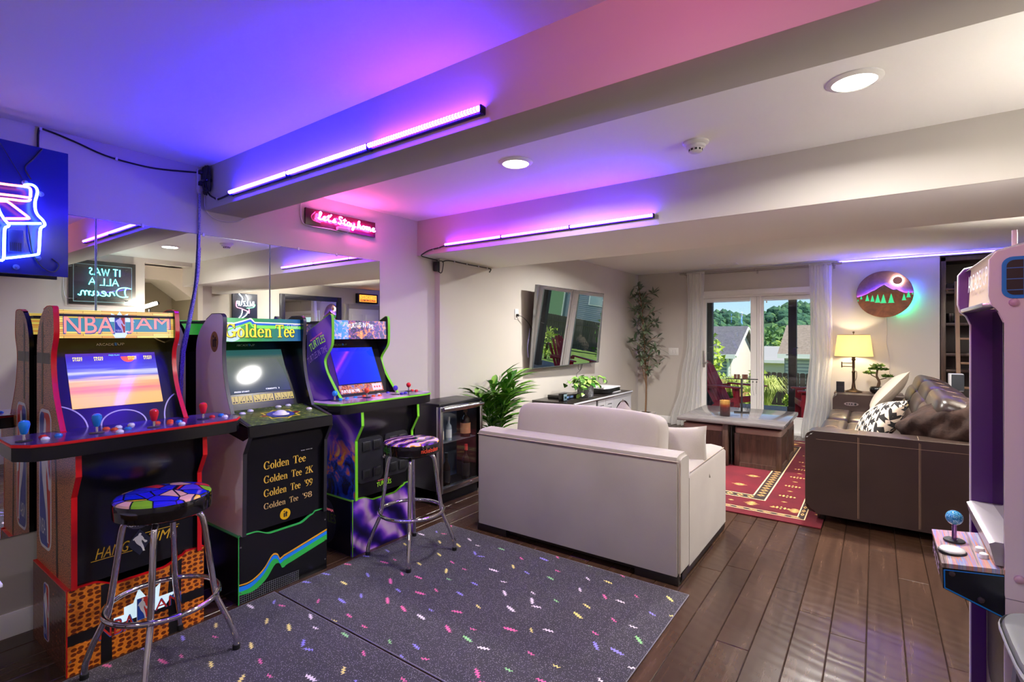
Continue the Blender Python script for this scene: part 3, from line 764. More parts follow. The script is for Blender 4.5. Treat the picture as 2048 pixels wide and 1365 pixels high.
# side emblem and black seams
so = Vector((-3.205, y0 - .0002, .44))
emblem(near, so, XR, ZU, .20, .64)
fin('print_stripe', MB().flat([(-2.93, .36), (-2.90, .36), (-2.92, .8), (-2.94, .95), (-2.96, .95), (-2.945, .8)], (0, y0, 0), XR, ZU, .0006).flat([(-3.245, 1.29), (-3.03, 1.29), (-3.03, 1.34), (-3.245, 1.34)], (0, y0, 0), XR, ZU, .0006).flat([(-3.165, 1.10), (-3.14, 1.10), (-3.14, 1.49), (-3.165, 1.47)], (0, y0, 0), XR, ZU, .0007), mat('print_seam', (48, 32, 26), .35), near, smooth=0)
emblem(rs, Vector((-3.06, y0 - .0142, .055)), XR, ZU, .085, .255)
lp = [c for c in NB.children if c.name.startswith('lower_panel')][0]
LX = -2.738 + .0; ylo = mat('gold_ink', (226, 178, 40), .35); rin = mat('red_ink', (214, 52, 40), .35)
fin('title', put_text(MB(), 'HANG', (LX, y0 + .085, .450), YR, ZU, .125, .046, bold=.015, shear=.35), ylo, lp, smooth=0)
fin('title', put_text(MB(), 'TIME', (LX, y0 + .285, .456), YR, ZU, .12, .046, bold=.015, shear=.35), ylo, lp, smooth=0)
fin('title_bars', MB().flat([(y0 + .07, .444), (y0 + .22, .444), (y0 + .22, .447), (y0 + .07, .447)], (LX, 0, 0), YR, ZU, .001).flat([(y0 + .27, .508), (y0 + .41, .508), (y0 + .41, .511), (y0 + .27, .511)], (LX, 0, 0), YR, ZU, .001), ylo, lp, smooth=0)
fin('title_badge', MB().flat([(y0 + .248, .535), (y0 + .295, .475), (y0 + .248, .415), (y0 + .200, .475)], (LX, 0, 0), YR, ZU, .0012), mat('badge_navy', (40, 44, 66), .3), lp, smooth=0)
fin('title_player', MB().flat([(y0 + .215 + x * .065, .428 + y * .09) for x, y in PLAYER], (LX, 0, 0), YR, ZU, .0016), lwhite, lp, smooth=0)
fin('lettering', put_text(MB(), 'NBA', (LX, y0 + .165, .590), YR, ZU, .085, .028, bold=.015), rin, lp, smooth=0)
fin('lettering', put_text(MB(), 'EDITION', (LX, y0 + .195, .562), YR, ZU, .105, .016, bold=.01, arch=-.014), WHITE_INK, lp, smooth=0)
fin('title_disc', MB().flat(ell(y0 + .248, .600, .064, .064, 0, 348, 24), (LX, 0, 0), YR, ZU, .0006), mat('badge_grey', (62, 60, 74), .35), lp, smooth=0)
X1 = -2.722; ra = y0 - .014
fin('seam_print', MB().flat([(0, .125), (.528, .125), (.528, .17), (0, .17)], (X1, ra, 0), YR, ZU, .0008).flat([(.115, .0), (.155, .0), (.15, .34), (.115, .34)], (X1, ra, 0), YR, ZU, .0009).flat([(.375, 0), (.42, 0), (.425, .16), (.43, .345), (.38, .33), (.37, .2)], (X1, ra, 0), YR, ZU, .0009), mat('seam_black', (22, 20, 20), .3), rf, smooth=0)
fin('art_star', MB().flat([(.265 + x * 1.5, .20 + y * 1.6) for x, y in ((-.07, -.035), (-.07, -.015), (-.045, -.015), (-.045, .005), (-.022, .008), (-.008, .045), (.012, .012), (.05, .04), (.045, .0), (.09, -.0), (.06, -.035))], (X1, ra, 0), YR, ZU, .0012), ice, rf, smooth=0)
for tx, y_, z_ in (('NBA', .11, .105), ('JAM', .294, .125)):
    fin('title_shadow', put_text(MB(), tx, (X1, ra + y_ - .002, z_ - .004), YR, ZU, .134, .068, bold=.02, off=.0016), navy, rf, smooth=0)
    fin('title', put_text(MB(), tx, (X1, ra + y_, z_), YR, ZU, .128, .060, bold=.012, off=.0022), rin, rf, smooth=0)
eo = Vector((X1, ra + .245, .125))
for nm, pts, m_, of in (('logo_white', [(0, 0), (.044, 0), (.044, .1), (0, .1)], lwhite, .0026), ('logo_red', [(.002, .002), (.042, .002), (.042, .098), (.002, .098)], lred, .0029), ('logo_blue', [(.002, .002), (.034, .002), (.018, .06), (.018, .098), (.002, .098)], lblue, .0032), ('logo_player', [(x * .044, y * .098) for x, y in PLAYER], lwhite, .0035)):
    fin(nm, MB().flat(pts, eo, YR, ZU, of), m_, rf, smooth=0)

# --- cabinet 2: golf
y0, y1 = 1.345, 1.845
front = fill_c([(-3.05, 1.541), (-2.97, 1.541), (-2.935, 1.535), (-2.918, 1.51), (-2.920, 1.44), (-2.928, 1.37), (-2.925, 1.27), (-2.893, 1.13), (-2.830, .99)], 4) + [(-2.655, .945), (-2.645, .885), (-2.70, .795), (-2.708, .357)]
back = [(-3.25, .357), (-3.25, 1.33)] + fill_c([(-3.25, 1.34), (-3.235, 1.40), (-3.19, 1.46), (-3.12, 1.51)], 3)
GT, near, rf, rs = cabinet('arcade_cabinet', 'arcade cabinet with green golf marquee and black body, middle of the three', y0, y1, front, back, SILVER_D, None, CHARC, (BLACK, BLACK, GREEN_R))
a, b = y0 + .018, y1 - .018
def f_golf(n):
    v = n.obj(); s = n.sep(v)
    c = n.ramp(n.math('MULTIPLY_ADD', s[1], 2.1, .5 ), [(.05, (110, 190, 110)), (.35, (44, 140, 52)), (.65, (30, 110, 92)), (.95, (24, 78, 130))])
    c2 = n.mix(n.math('MULTIPLY', n.noise(v, 60, 3), .35), c, (30, 90, 40))
    n.col(c2); n.l(c2, n.b.inputs['Emission Color']); n.b.inputs['Emission Strength'].default_value = .5
mq = marquee(GT, a, b, -2.955, 1.520, -2.948, 1.385, tmat('golf_print', f_golf, rough=.25))
mo = Vector((-2.9475, a, 1.385)); mu = Vector((-.007, 0, .135)).normalized()
lime = mat('lime_print', (112, 214, 66), .3, emit=(112, 214, 66), es=.4); cream = mat('cream_print', (244, 236, 190), .3, emit=(244, 236, 190), es=.4); roy = mat('royal_print', (20, 92, 176), .3, emit=(20, 92, 176), es=.35)
def ribbon(mb, top, bot, o, r, u, off):
    P = top + bot[::-1]
    for (p, q), (p2, q2) in zip(zip(top, top[1:]), zip(bot, bot[1:])): mb.flat([p2, q2, q, p], o, r, u, off)
    return mb
def rib(m, zt, zb, off):
    xs = (0, .05, .10, .145, .152, .16, .175, .25, .464)
    fin('art_ribbon', ribbon(MB(), list(zip(xs, zt)), list(zip(xs, zb)), mo, YR, mu, off), m, mq, smooth=0)
rib(cream, (.112, .106, .120, .134, .134, .132, .114, .113, .109), (.104, .098, .112, .128, .128, .116, .108, .107, .103), .0012)
rib(roy, (.104, .098, .112, .128, .128, .120, .108, .107, .103), (.082, .084, .098, .116, .108, .098, .094, .096, .096), .0014)
rib(lime, (.060, .082, .096, .114, .112, .100, .096, .094, .092), (.050, .074, .088, .104, .092, .082, .078, .076, .074), .0016)
fin('art_ball', MB().flat([(max(0, x), max(0, z)) for x, z in ell(.04, .055, .062, .055, 0, 348, 24)], mo, YR, mu, .0010), mat('ball_print', (190, 220, 196), .3, emit=(190, 220, 196), es=.3), mq, smooth=0)
gold = mat('gold_print', (240, 214, 50), .3, emit=(240, 210, 50), es=.5)
def on_m(y, z): return mo + Vector(YR) * y + mu * z
for tx, y_, w_ in (('Golden', .002, .275), ('Tee', .298, .125)):
    fin('title_shadow', serif(MB(), tx, on_m(y_ + .002, .022), YR, mu, w_, .078, grow=.035, off=.0020), mat('dark_olive', (52, 60, 20), .4), mq, smooth=0)
    fin('title', serif(MB(), tx, on_m(y_, .024), YR, mu, w_, .078, off=.0028), gold, mq, smooth=0)
fin('title', put_text(MB(), 'CLASSIC', on_m(.372, .078), YR, mu, .082, .024, off=.0024), WHITE_INK, mq, smooth=0)
bz = bezel(GT, a, b, BLACK)
brand(bz, y0 + .155, .078, .11)
def f_gscreen(n):
    v = n.obj(); s = n.sep(v)
    c = n.ramp(n.math('MULTIPLY_ADD', s[2], 4.0, -4.32), [(.0, (58, 70, 92)), (.45, (96, 106, 100)), (.8, (104, 112, 96)), (.9, (40, 92, 92)), (1, (30, 88, 84))])
    c = n.mix(n.math('MULTIPLY', n.noise(v, 24, 5, .7, 1), .5), c, (60, 72, 84))
    n.col(n.mix(1, c, (60, 60, 60), 'MULTIPLY')); n.l(c, n.b.inputs['Emission Color']); n.b.inputs['Emission Strength'].default_value = .55
sc = screen_at(GT, y0, tmat('golf_game_screen', f_gscreen, rough=.07))
wl = mat('pixel_white', (230, 232, 240), .5, emit=(230, 232, 240), es=.9)
fin('screen_lettering', put_text(MB(), 'PRESS START', on_bezel(y0 + .085, .368), YR, BU, .085, .008, off=.0046), wl, sc, smooth=0)
fin('screen_lettering', put_text(MB(), 'CREDITS  2', on_bezel(y0 + .27, .362), YR, BU, .085, .008, off=.0046), wl, sc, smooth=0)
# shot chart strip of nine yellow tiles
for k in range(9):
    yy = y0 + .060 + k * .0405 + (k // 3) * .006
    tl = fin('chart_tile', MB().slab2([(0, 0), (.038, 0), (.038, .044), (0, .044)], on_bezel(yy, .432), YR, BU, .0012), mat('chart_yellow', (206, 190, 70), .4), bz, smooth=0)
    q = Vector((math.sin(k * 1.3) * .010, 0)) if False else math.sin(k * 1.7) * .011
    P = [(.019 - q, .014), (.019 + q * .3, .024), (.019 + q, .039)]
    mb = MB()
    for p, r_ in zip(P, P[1:]): mb.flat([(p[0] - .0013, p[1]), (p[0] + .0013, p[1]), (r_[0] + .0013, r_[1]), (r_[0] - .0013, r_[1])], on_bezel(yy, .432), YR, BU, .0018)
    mb.flat(ell(.012, .008, .006, .0045, 0, 330, 10), on_bezel(yy, .432), YR, BU, .0018).flat(ell(.027, .008, .006, .0045, 0, 330, 10), on_bezel(yy, .432), YR, BU, .0018)
    fin('chart_mark', mb, BLACKM, bz, smooth=0)
# golf control deck, a sloping panel with trackball
dz = lambda x: .995 - (x + 2.93) * (.05 / .28)
dk = fin('control_deck', MB().prism([(-2.955, dz(-2.955) - .001), (-2.640, dz(-2.640) - .001), (-2.640, .885), (-2.70, .86), (-2.955, .90)], 'y', a - .0185, b + .0185, b=.003), BLACK, GT)
dn = Vector((-.28, 0, .05)).normalized()
def onD(y, x): return Vector((x, y, dz(x)))
def deckface(mb, pts, off): return mb.face([onD(y, x) + Vector((0, 0, off)) for y, x in pts])
fin('deck_top', deckface(MB(), [(a - .016, -2.95), (a - .016, -2.648), (b + .016, -2.648), (b + .016, -2.95)], .001), DECKG, dk, smooth=0)
yc = (y0 + y1) / 2; yel = mat('yellow_ring', (212, 190, 50), .3); mar = mat('maroon_ring', (120, 36, 40), .3)
st_ = [(yc + (.125 if k % 2 == 0 else .092) * math.cos(PI * k / 8), -2.775 + (.085 if k % 2 == 0 else .064) * math.sin(PI * k / 8)) for k in range(16)]
fin('deck_star', deckface(MB(), st_, .0018), yel, dk, smooth=0)
fin('deck_star', deckface(MB(), [(yc + (y - yc) * .86, -2.775 + (x + 2.775) * .86) for y, x in st_], .0024), DECKG, dk, smooth=0)
fin('deck_ring', deckface(MB(), [(yc + .078 * math.cos(k * PI / 12), -2.775 + .058 * math.sin(k * PI / 12)) for k in range(24)], .003), mat('blue_ring', (52, 62, 130), .3), dk, smooth=0)
for s_ in (-1, 1): fin('deck_mark', deckface(MB(), [(yc + s_ * (.095 + .016 * math.cos(k * PI / 4)), -2.775 + .014 * math.sin(k * PI / 4)) for k in range(8)], .0034), mar, dk, smooth=0)
fin('trackball', MB().lathe([(.046, 0), (.044, .006), (.036, .008), (.034, .0075), (.030, .014), (.018, .0225), (0, .0255)], (-2.775, yc, dz(-2.775)), 28), WHP, GT)
for y, x in ((y0 + .075, -2.86), (y0 + .135, -2.89), (y1 - .055, -2.80), (y0 + .31, -2.905), (y0 + .375, -2.91)):
    mb = MB(); puck(mb, x, y, dz(x), .017); fin('button', mb, WHP, GT)
# round emblem on the side
def it_logo(parent, o, r, u, rad, m, ink):
    e = fin('emblem', MB().slab2(ell(0, 0, rad * .78 if u == ZU and r == XR else rad, rad, 0, 352, 30), o, r, u, .001), m, parent, smooth=0)
    mb = MB().flat([(x, y) for x, y in ell(-.18 * rad, .52 * rad, .13 * rad, .13 * rad, 0, 330, 12)], o, r, u, .0016)
    mb.flat([(-.32 * rad, -.5 * rad), (-.04 * rad, -.5 * rad), (-.04 * rad, .22 * rad), (-.32 * rad, .22 * rad)], o, r, u, .0016)
    mb.flat([(.08 * rad, -.5 * rad), (.34 * rad, -.5 * rad), (.34 * rad, .45 * rad), (.08 * rad, .45 * rad)], o, r, u, .0016).flat([(-.04 * rad, .1 * rad), (.5 * rad, .1 * rad), (.5 * rad, .24 * rad), (-.04 * rad, .24 * rad)], o, r, u, .0016)
    fin('emblem_letters', mb, ink, parent, smooth=0)
it_logo(near, Vector((-3.02, y0, 1.385)), XR, ZU, .058, mat('bronze_print', (150, 104, 62), .3, .5), BLACKM)
lp = [c for c in GT.children if c.name.startswith('lower_panel')][0]
LX = -2.729; gi = mat('gold_letter', (232, 186, 72), .35); gi2 = mat('tan_letter', (206, 170, 110), .4)
def line_(txts, w, z, h, m, y=.125):
    x = y0 + y; tot = sum(len(q) for q in txts)
    for q, ww in txts: fin('lettering', serif(MB(), q, (LX, x, z), YR, ZU, ww, h), m, lp, smooth=0); x += ww + .022
line_([('Golden', .150), ('Tee', .082)], .3, .680, .046, gi)
line_([('Golden', .140), ('Tee', .066), ('2K', .052)], .3, .605, .042, gi)
line_([('Golden', .134), ('Tee', .064), ("'99", .056)], .3, .530, .042, gi)
line_([('Golden', .128), ('Tee', .056), ("'98", .066)], .3, .462, .034, gi2)
fin('lettering', put_text(MB(), 'CLASSIC', (LX, y0 + .345, .745), YR, ZU, .075, .024), WHITE_INK, lp, smooth=0)
it_logo(lp, Vector((LX, yc, .405)), YR, ZU, .031, mat('gold_disc', (230, 180, 20), .3), BLACKM)
X1 = -2.722; ra = y0 - .014; rw = .528
def wave(u):
    return .10 + .12 * u + (.045 * math.exp(-((u - .36) / .07) ** 2) if True else 0) - .03 * math.exp(-((u - .12) / .14) ** 2) - (.02 if u > .42 else 0) * math.exp(-((u - .43) / .03) ** 2)
us = [i / 44 for i in range(45)]
for nm, m_, k0, k1, of in (('ribbon_print', mat('ribbon_orange', (236, 170, 50), .3), .012, .022, .0010), ('ribbon_print', roy, -.012, .010, .0012), ('ribbon_print', mat('ribbon_green', (52, 186, 78), .3), -.040, -.010, .0014)):
    fin(nm, ribbon(MB(), [(u * rw, wave(u) + k1 + (-.02 * max(0, .3 - u) if k0 < -.03 else 0)) for u in us], [(u * rw, wave(u - (.03 if k0 < -.03 else 0)) + k0 + (.05 * max(0, .22 - u) * (-1 if -.02 < k0 < 0 else .3))) for u in us], (X1, ra, 0), YR, ZU, of), m_, rf, smooth=0)
gr = MB()
for k in range(30): gr.flat([(.006 + k * .0115, .004), (.0075 + k * .0115, .004), (.0075 + k * .0115, .07 - .0004 * k), (.006 + k * .0115, .07 - .0004 * k)], (X1, ra, 0), YR, ZU, .0008)
for k in range(6): gr.flat([(.006, .004 + k * .0115), (.345, .004 + k * .0105), (.345, .0055 + k * .0105), (.006, .0055 + k * .0115)], (X1, ra, 0), YR, ZU, .0009)
fin('grid_print', gr, mat('grid_grey', (120, 122, 126), .4), rf, smooth=0)

# --- cabinet 3: purple
y0, y1 = 2.06, 2.56
front = fill_c([(-3.01, 1.552), (-2.985, 1.562), (-2.968, 1.553), (-2.962, 1.50), (-2.962, 1.40), (-2.975, 1.345), (-3.035, 1.275), (-3.045, 1.235), (-3.015, 1.165), (-2.93, 1.06), (-2.868, 1.0)], 4) + [(-2.655, .955), (-2.65, .845), (-2.715, .74), (-2.712, .357)]
back = [(-3.25, .357), (-3.25, 1.42), (-3.235, 1.45)]
TM, near, rf, rs = cabinet('arcade_cabinet', 'purple arcade cabinet with lime green edging, farthest of the three', y0, y1, front, back, SWIRL_S, None, GREEN_M, (mat('navy_panel', (14, 14, 34), .25), SWIRL, GREEN_M))
a, b = y0 + .018, y1 - .018
def f_mq3(n):
    v = n.obj(); s = n.sep(v)
    base = n.ramp(n.math('MULTIPLY_ADD', s[1], 2.155, .5), [(.0, (40, 110, 200)), (.27, (70, 130, 215)), (.29, (56, 54, 70)), (.6, (60, 58, 74)), (.95, (90, 90, 120))])
    sp = n.ramp(n.noise(v, 22, 4, .6, 1.5), [(.42, (0, 0, 0)), (.5, (70, 40, 150)), (.58, (210, 110, 40)), (.66, (240, 200, 90)), (.75, (230, 90, 150))])
    c = n.mix(.55, base, sp, 'ADD'); n.col(c); n.l(c, n.b.inputs['Emission Color']); n.b.inputs['Emission Strength'].default_value = .5
mq = marquee(TM, a, b, -2.985, 1.525, -2.980, 1.395, tmat('space_print', f_mq3, rough=.25))
mo = Vector((-2.9795, a, 1.395)); mu = Vector((-.005, 0, .13)).normalized()
def on_m(y, z): return mo + Vector(YR) * y + mu * z
grl = mat('lime_letter', (140, 200, 40), .4, emit=(140, 200, 40), es=.3); pkl = mat('pink_letter', (240, 110, 130), .4, emit=(240, 110, 130), es=.3)
whg = mat('white_glow_print', (235, 235, 240), .4, emit=(235, 235, 240), es=.5)
fin('lettering', put_text(MB(), 'TURTLES', on_m(.055, .096), YR, mu, .072, .022, bold=.03, off=.0014), grl, mq, smooth=0)
fin('title', put_text(MB(), 'TURTLES IN TIME', on_m(.128, .068), YR, mu, .22, .034, bold=.03, off=.0018, arch=.016), whg, mq, smooth=0)
bz = bezel(TM, a, b, BLACK)
brand(bz, y0 + .10, .085, .115, m=mat('olive_ink', (110, 126, 60), .4))
def f_bs(n):
    v = n.obj(); s = n.sep(v)
    c = n.ramp(n.math('MULTIPLY_ADD', s[1], 2.2, .45), [(0, (34, 26, 190)), (.5, (24, 40, 220)), (1, (30, 70, 200))])
    n.col(n.mix(1, c, (50, 50, 50), 'MULTIPLY')); n.l(c, n.b.inputs['Emission Color']); n.b.inputs['Emission Strength'].default_value = .75
screen_at(TM, y0, tmat('blue_screen', f_bs, rough=.07))
mp = fin('instruction_strip', MB().slab2([(0, 0), (.37, 0), (.37, .062), (0, .062)], on_bezel(y0 + .055, .445), YR, BU, .0015), tmat('collage_print', lambda n: n.col(n.ramp(n.noise(n.obj(), 34, 4, .6, 1), [(.35, (30, 20, 30)), (.45, (150, 40, 40)), (.55, (210, 130, 40)), (.63, (60, 80, 150)), (.72, (220, 200, 180))])), rough=.4), bz, smooth=0)
fin('lettering', put_text(MB(), 'TURTLES IN TIME', on_bezel(y0 + .065, .437), YR, BU, .15, .020, bold=.03, off=.0022), whg, bz, smooth=0)
fin('instruction_card', MB().flat([(0, 0), (.085, 0), (.085, .05), (0, .05)], on_bezel(y0 + .33, .438), YR, BU, .0024), mat('card_pink', (226, 206, 210), .5), bz, smooth=0)
fin('instruction_dots', MB().flat(ell(.02, .025, .007, .007, 0, 330, 10), on_bezel(y0 + .33, .438), YR, BU, .003).flat(ell(.042, .025, .007, .007, 0, 330, 10), on_bezel(y0 + .33, .438), YR, BU, .003).flat(ell(.064, .025, .007, .007, 0, 330, 10), on_bezel(y0 + .33, .438), YR, BU, .003), lred, bz, smooth=0)
dk = deck4(TM, 2.30, -2.645, DECKT, GREEN_M)
for (x, y), m in zip([(-2.82, 1.985), (-2.80, 2.222), (-2.77, 2.447), (-2.86, 2.655)], (BLUEP, ORP, PURP, REDP)): stick(TM, x, y, 1.0, m, False, STEEL, BLACKM)
for (x, y), m in zip([(-2.845, 2.043), (-2.85, 2.10), (-2.855, 2.17), (-2.865, 2.25), (-2.81, 2.285), (-2.805, 2.336), (-2.865, 2.375), (-2.895, 2.485), (-2.775, 2.51), (-2.79, 2.56), (-2.87, 2.70), (-2.83, 2.705)], [BLUEP, BLUEP, BLUEP, ORP, ORP, ORP, WHP, PURP, PURP, PURP, REDP, REDP]):
    mb = MB(); puck(mb, x, y, 1.0); fin('button', mb, m, TM)
# side lettering, tilted up to the right
ca, sa = math.cos(R(24)), math.sin(R(24)); tr_ = Vector((ca, 0, sa)); tu = Vector((-sa, 0, ca))
fin('lettering', put_text(MB(), 'TURTLES', (-3.20, y0, 1.30), tr_, tu, .19, .055, bold=.04, off=.0012, arch=.01), grl, near, smooth=0)
fin('lettering', put_text(MB(), 'MUTANT NINJA', (-3.20, y0, 1.372), tr_, tu, .15, .015, bold=.03, off=.0012), pkl, near, smooth=0)
fin('lettering', put_text(MB(), 'TURTLES IN TIME', (-3.225, y0, 1.215), tr_, tu, .24, .045, bold=.02, off=.0012, arch=.008), mat('lilac_letter', (190, 170, 225), .4), near, smooth=0)
X1 = -2.722
e = fin('round_print', MB().flat(ell(-3.02, .18, .125, .155, 0, 350, 32), (0, y0 - .014, 0), XR, ZU, .0006), mat('disc_navy', (36, 34, 62), .35), rs, smooth=0)
fin('lettering', put_text(MB(), 'TURTLES', (-3.145, y0 - .014, .175), XR, ZU, .25, .06, bold=.04, off=.0012), mat('dull_lime', (96, 120, 44), .4), rs, smooth=0)
fin('lettering', put_text(MB(), 'MUTANT NINJA', (-3.11, y0 - .014, .245), XR, ZU, .19, .02, bold=.03, off=.0012), pkl, rs, smooth=0)
lp = [c for c in TM.children if c.name.startswith('lower_panel')][0]
LX = -2.733; HB = mat('coin_door_black', (38, 39, 43), .3)
def rrect(x0, x1, z0, z1, r_, n=5):
    q = []
    for cx, cz, a0 in ((x1 - r_, z0 + r_, -90), (x1 - r_, z1 - r_, 0), (x0 + r_, z1 - r_, 90), (x0 + r_, z0 + r_, 180)):
        q += [(cx + r_ * math.cos(R(a0 + 90 * i / n)), cz + r_ * math.sin(R(a0 + 90 * i / n))) for i in range(n + 1)]
    return q
cd = fin('coin_door', MB().prism(rrect(y0 + .030, y0 + .235, .452, .745, .03), 'x', LX - .004, LX + .008, b=.003), HB, TM)
cd2 = fin('coin_door', MB().prism(rrect(y0 + .255, y0 + .462, .452, .745, .03), 'x', LX - .004, LX + .008, b=.003), HB, TM)
for yy in (.064, .150, .29, .376):
    for zz in (.478, .660):
        q = fin('coin_slot', MB().box(LX + .008, LX + .016, y0 + yy, y0 + yy + .066, zz, zz + .062, b=.004), HB, cd)
        fin('slot_recess', MB().box(LX + .0155, LX + .0165, y0 + yy + .014, y0 + yy + .052, zz + .012, zz + .05), mat('slot_black', (8, 8, 9), .6), cd)
fin('lock', MB().lathe([(.013, 0), (.013, .012), (.009, .015), (0, .015)], (LX + .008, y0 + .235, .600), 18, ax='x'), STEEL, cd)
fin('lettering', put_text(MB(), 'TURTLES', (LX, y0 + .19, .396), YR, ZU, .125, .030, bold=.04, arch=.006), grl, lp, smooth=0)
fin('lettering', put_text(MB(), 'MUTANT NINJA', (LX, y0 + .20, .432), YR, ZU, .10, .010, bold=.01), pkl, lp, smooth=0)

# ------------------------------------------------------------------ bar stools
def f_seat1(n):
    v = n.obj((1, 1, 1)); vo = n.n('TexVoronoi', feature='F1', ins={'Vector': n.n('Mapping', ins={'Vector': v, 'Scale': (10, 16, 1), 'Rotation': (0, 0, .5)}).outputs[0], 'Scale': 1.0, 'Randomness': 1})
    h = n.sep(vo.outputs['Color'])[0]
    c = n.ramp(h, [(0, (40, 36, 200)), (.28, (24, 40, 190)), (.42, (226, 40, 50)), (.56, (232, 178, 150)), (.66, (240, 190, 40)), (.74, (90, 70, 200)), (.84, (130, 190, 40)), (.92, (120, 40, 60))], 'CONSTANT')
    w = n.n('TexVoronoi', feature='DISTANCE_TO_EDGE', ins={'Vector': n.n('Mapping', ins={'Vector': v, 'Scale': (10, 16, 1), 'Rotation': (0, 0, .5)}).outputs[0], 'Scale': 1.0, 'Randomness': 1}).outputs[0]
    n.col(n.mix(n.ramp(w, [(.02, (255, 255, 255)), (.05, (0, 0, 0))]), c, (20, 16, 40)))
def f_seat2(n):
    v = n.obj(); w = n.n('TexWave', wave_type='BANDS', ins={'Vector': v, 'Scale': 4, 'Distortion': 11, 'Detail': 3, 'Detail Scale': 1.3}).outputs['Fac']
    n.col(n.ramp(w, [(0, (28, 14, 40)), (.3, (86, 40, 150)), (.5, (150, 70, 190)), (.62, (30, 20, 30)), (.74, (236, 140, 40)), (.84, (226, 210, 80)), (.95, (200, 160, 220))]))
VINYL = mat('black_vinyl', (12, 11, 13), .10, coat=.5)
RUB = mat('black_rubber', (18, 18, 19), .6)
def stool(label, x, y, rot, seat_m):
    t = thing('bar_stool', label, 'stool', (0, 0, 0), 'chrome bar stools')
    fin('seat_side', MB().lathe([(0, .660), (.165, .660), (.178, .668), (.180, .700), (.180, .722), (.176, .733)], (0, 0, 0), 48), VINYL, t)
    fin('seat_top', MB().lathe([(.1775, .731), (.172, .739), (.150, .744), (.08, .747), (0, .748)], (0, 0, 0), 48), seat_m, t)
    fin('swivel_plate', MB().lathe([(0, .635), (.10, .635), (.10, .662), (0, .662)], (0, 0, 0), 24), BLACKM, t)
    for k in range(4):
        A = Matrix.Rotation(PI / 4 + PI / 2 * k, 3, 'Z')
        pts = smooth_path([(.04, 0, .650), (.10, 0, .648), (.132, 0, .636), (.148, 0, .605), (.163, 0, .50), (.182, 0, .36), (.196, 0, .27), (.214, 0, .22), (.245, 0, .15), (.268, 0, .085), (.276, 0, .05), (.277, 0, .012)], 4)
        lg = fin('leg', MB().tube([A @ Vector(p) for p in pts], .0125, 12), STEEL, t, smooth=60)
        fin('foot_cap', MB().lathe([(0, 0), (.0145, 0), (.0155, .003), (.0155, .028), (.012, .03)], A @ Vector((.277, 0, 0)), 14), RUB, lg)
        fin('bolt', MB().ball(A @ Vector((.214, 0, .283)), .006, 1), STEEL, lg)
    fin('foot_ring', MB().tube([(.206 * math.cos(2 * PI * k / 48), .206 * math.sin(2 * PI * k / 48), .285) for k in range(48)], .0115, 12, closed=True), STEEL, t, smooth=60)
    t.location = (x, y, .0125 * 0); t.rotation_euler = (0, 0, rot)
    return t
S1 = stool('chrome bar stool with a red and blue comic-print seat before the basketball cabinet', -2.495, .905, R(12), tmat('comic_print', f_seat1, rough=.15, coat=.4))
S2 = stool('chrome bar stool with a purple and orange swirl seat before the purple cabinet', -2.455, 2.305, R(-2), tmat('swirl_seat_print', f_seat2, rough=.15, coat=.4))
def curved_text(txt, rad, a0, a1, z, h, m, par):
    vs, fs, _ = glyphs(txt, .02); mb = MB()
    V = [mb.bm.verts.new(((rad) * math.cos(a0 + (a1 - a0) * x), rad * math.sin(a0 + (a1 - a0) * x), z + y * h)) for x, y in vs]
    for f in fs:
        try: mb.bm.faces.new([V[i] for i in f])
        except ValueError: pass
    fin('lettering', mb, m, par, smooth=0)
ss = [c for c in S2.children if c.name.startswith('seat_side')][0]
curved_text('nickelodeon', .1808, R(-22), R(24), .685, .028, mat('orange_letter', (238, 74, 40), .4), ss)
curved_text('TURTLES', .1808, R(-118), R(-88), .685, .03, mat('green_letter', (70, 160, 50), .4), ss)
# ------------------------------------------------------------------ carpet mats
def f_carpet(n):
    v = n.obj(); s = n.sep(v)
    base = n.ramp(n.noise(v, 5, 2), [(.3, (36, 31, 41)), (.7, (45, 38, 50))])
    sp = n.n('TexVoronoi', feature='F1', ins={'Vector': v, 'Scale': 150, 'Randomness': .9}).outputs['Distance']
    base = n.mix(n.ramp(sp, [(.20, (255, 255, 255)), (.28, (0, 0, 0))]), base, (150, 144, 154))
    vo = n.n('TexVoronoi', feature='F1', voronoi_dimensions='2D', ins={'Vector': v, 'Scale': 6.6, 'Randomness': .75})
    d = n.n('VectorMath', operation='SUBTRACT', ins={0: v, 1: n.n('VectorMath', operation='MULTIPLY', ins={0: vo.outputs['Position'], 1: (1, 1, 0)}).outputs[0]}).outputs[0]
    rnd = n.sep(vo.outputs['Color'])
    ang = n.math('MULTIPLY_ADD', rnd[0], 1.3, -.4)
    q = n.n('VectorRotate', rotation_type='Z_AXIS', ins={'Vector': d, 'Angle': ang}).outputs[0]; qs = n.sep(q)
    zig = n.math('MULTIPLY', n.math('PINGPONG', n.math('MULTIPLY', qs[0], 120), 1.0), .010)
    yy = n.math('ADD', qs[1], n.math('SUBTRACT', zig, .005))
    size = n.math('MULTIPLY_ADD', rnd[1], .011, .010)
    e1 = n.math('POWER', n.math('DIVIDE', qs[0], n.math('MULTIPLY', size, 2.0)), 2); e2 = n.math('POWER', n.math('DIVIDE', yy, n.math('MULTIPLY', size, .46)), 2)
    m = n.math('LESS_THAN', n.math('ADD', n.math('ADD', e1, e2), n.math('MULTIPLY', n.noise(v, 160, 2), .7)), 1.2)
    c = n.ramp(rnd[2], [(0, (226, 96, 150)), (.27, (232, 214, 118)), (.46, (138, 128, 214)), (.70, (140, 206, 128)), (.80, (232, 216, 222))], 'CONSTANT')
    n.col(n.mix(m, base, c))
    n.bump(n.noise(v, 420, 2), .5, .004)
CARP = tmat('confetti_carpet', f_carpet, rough=.95, sheen=.2)
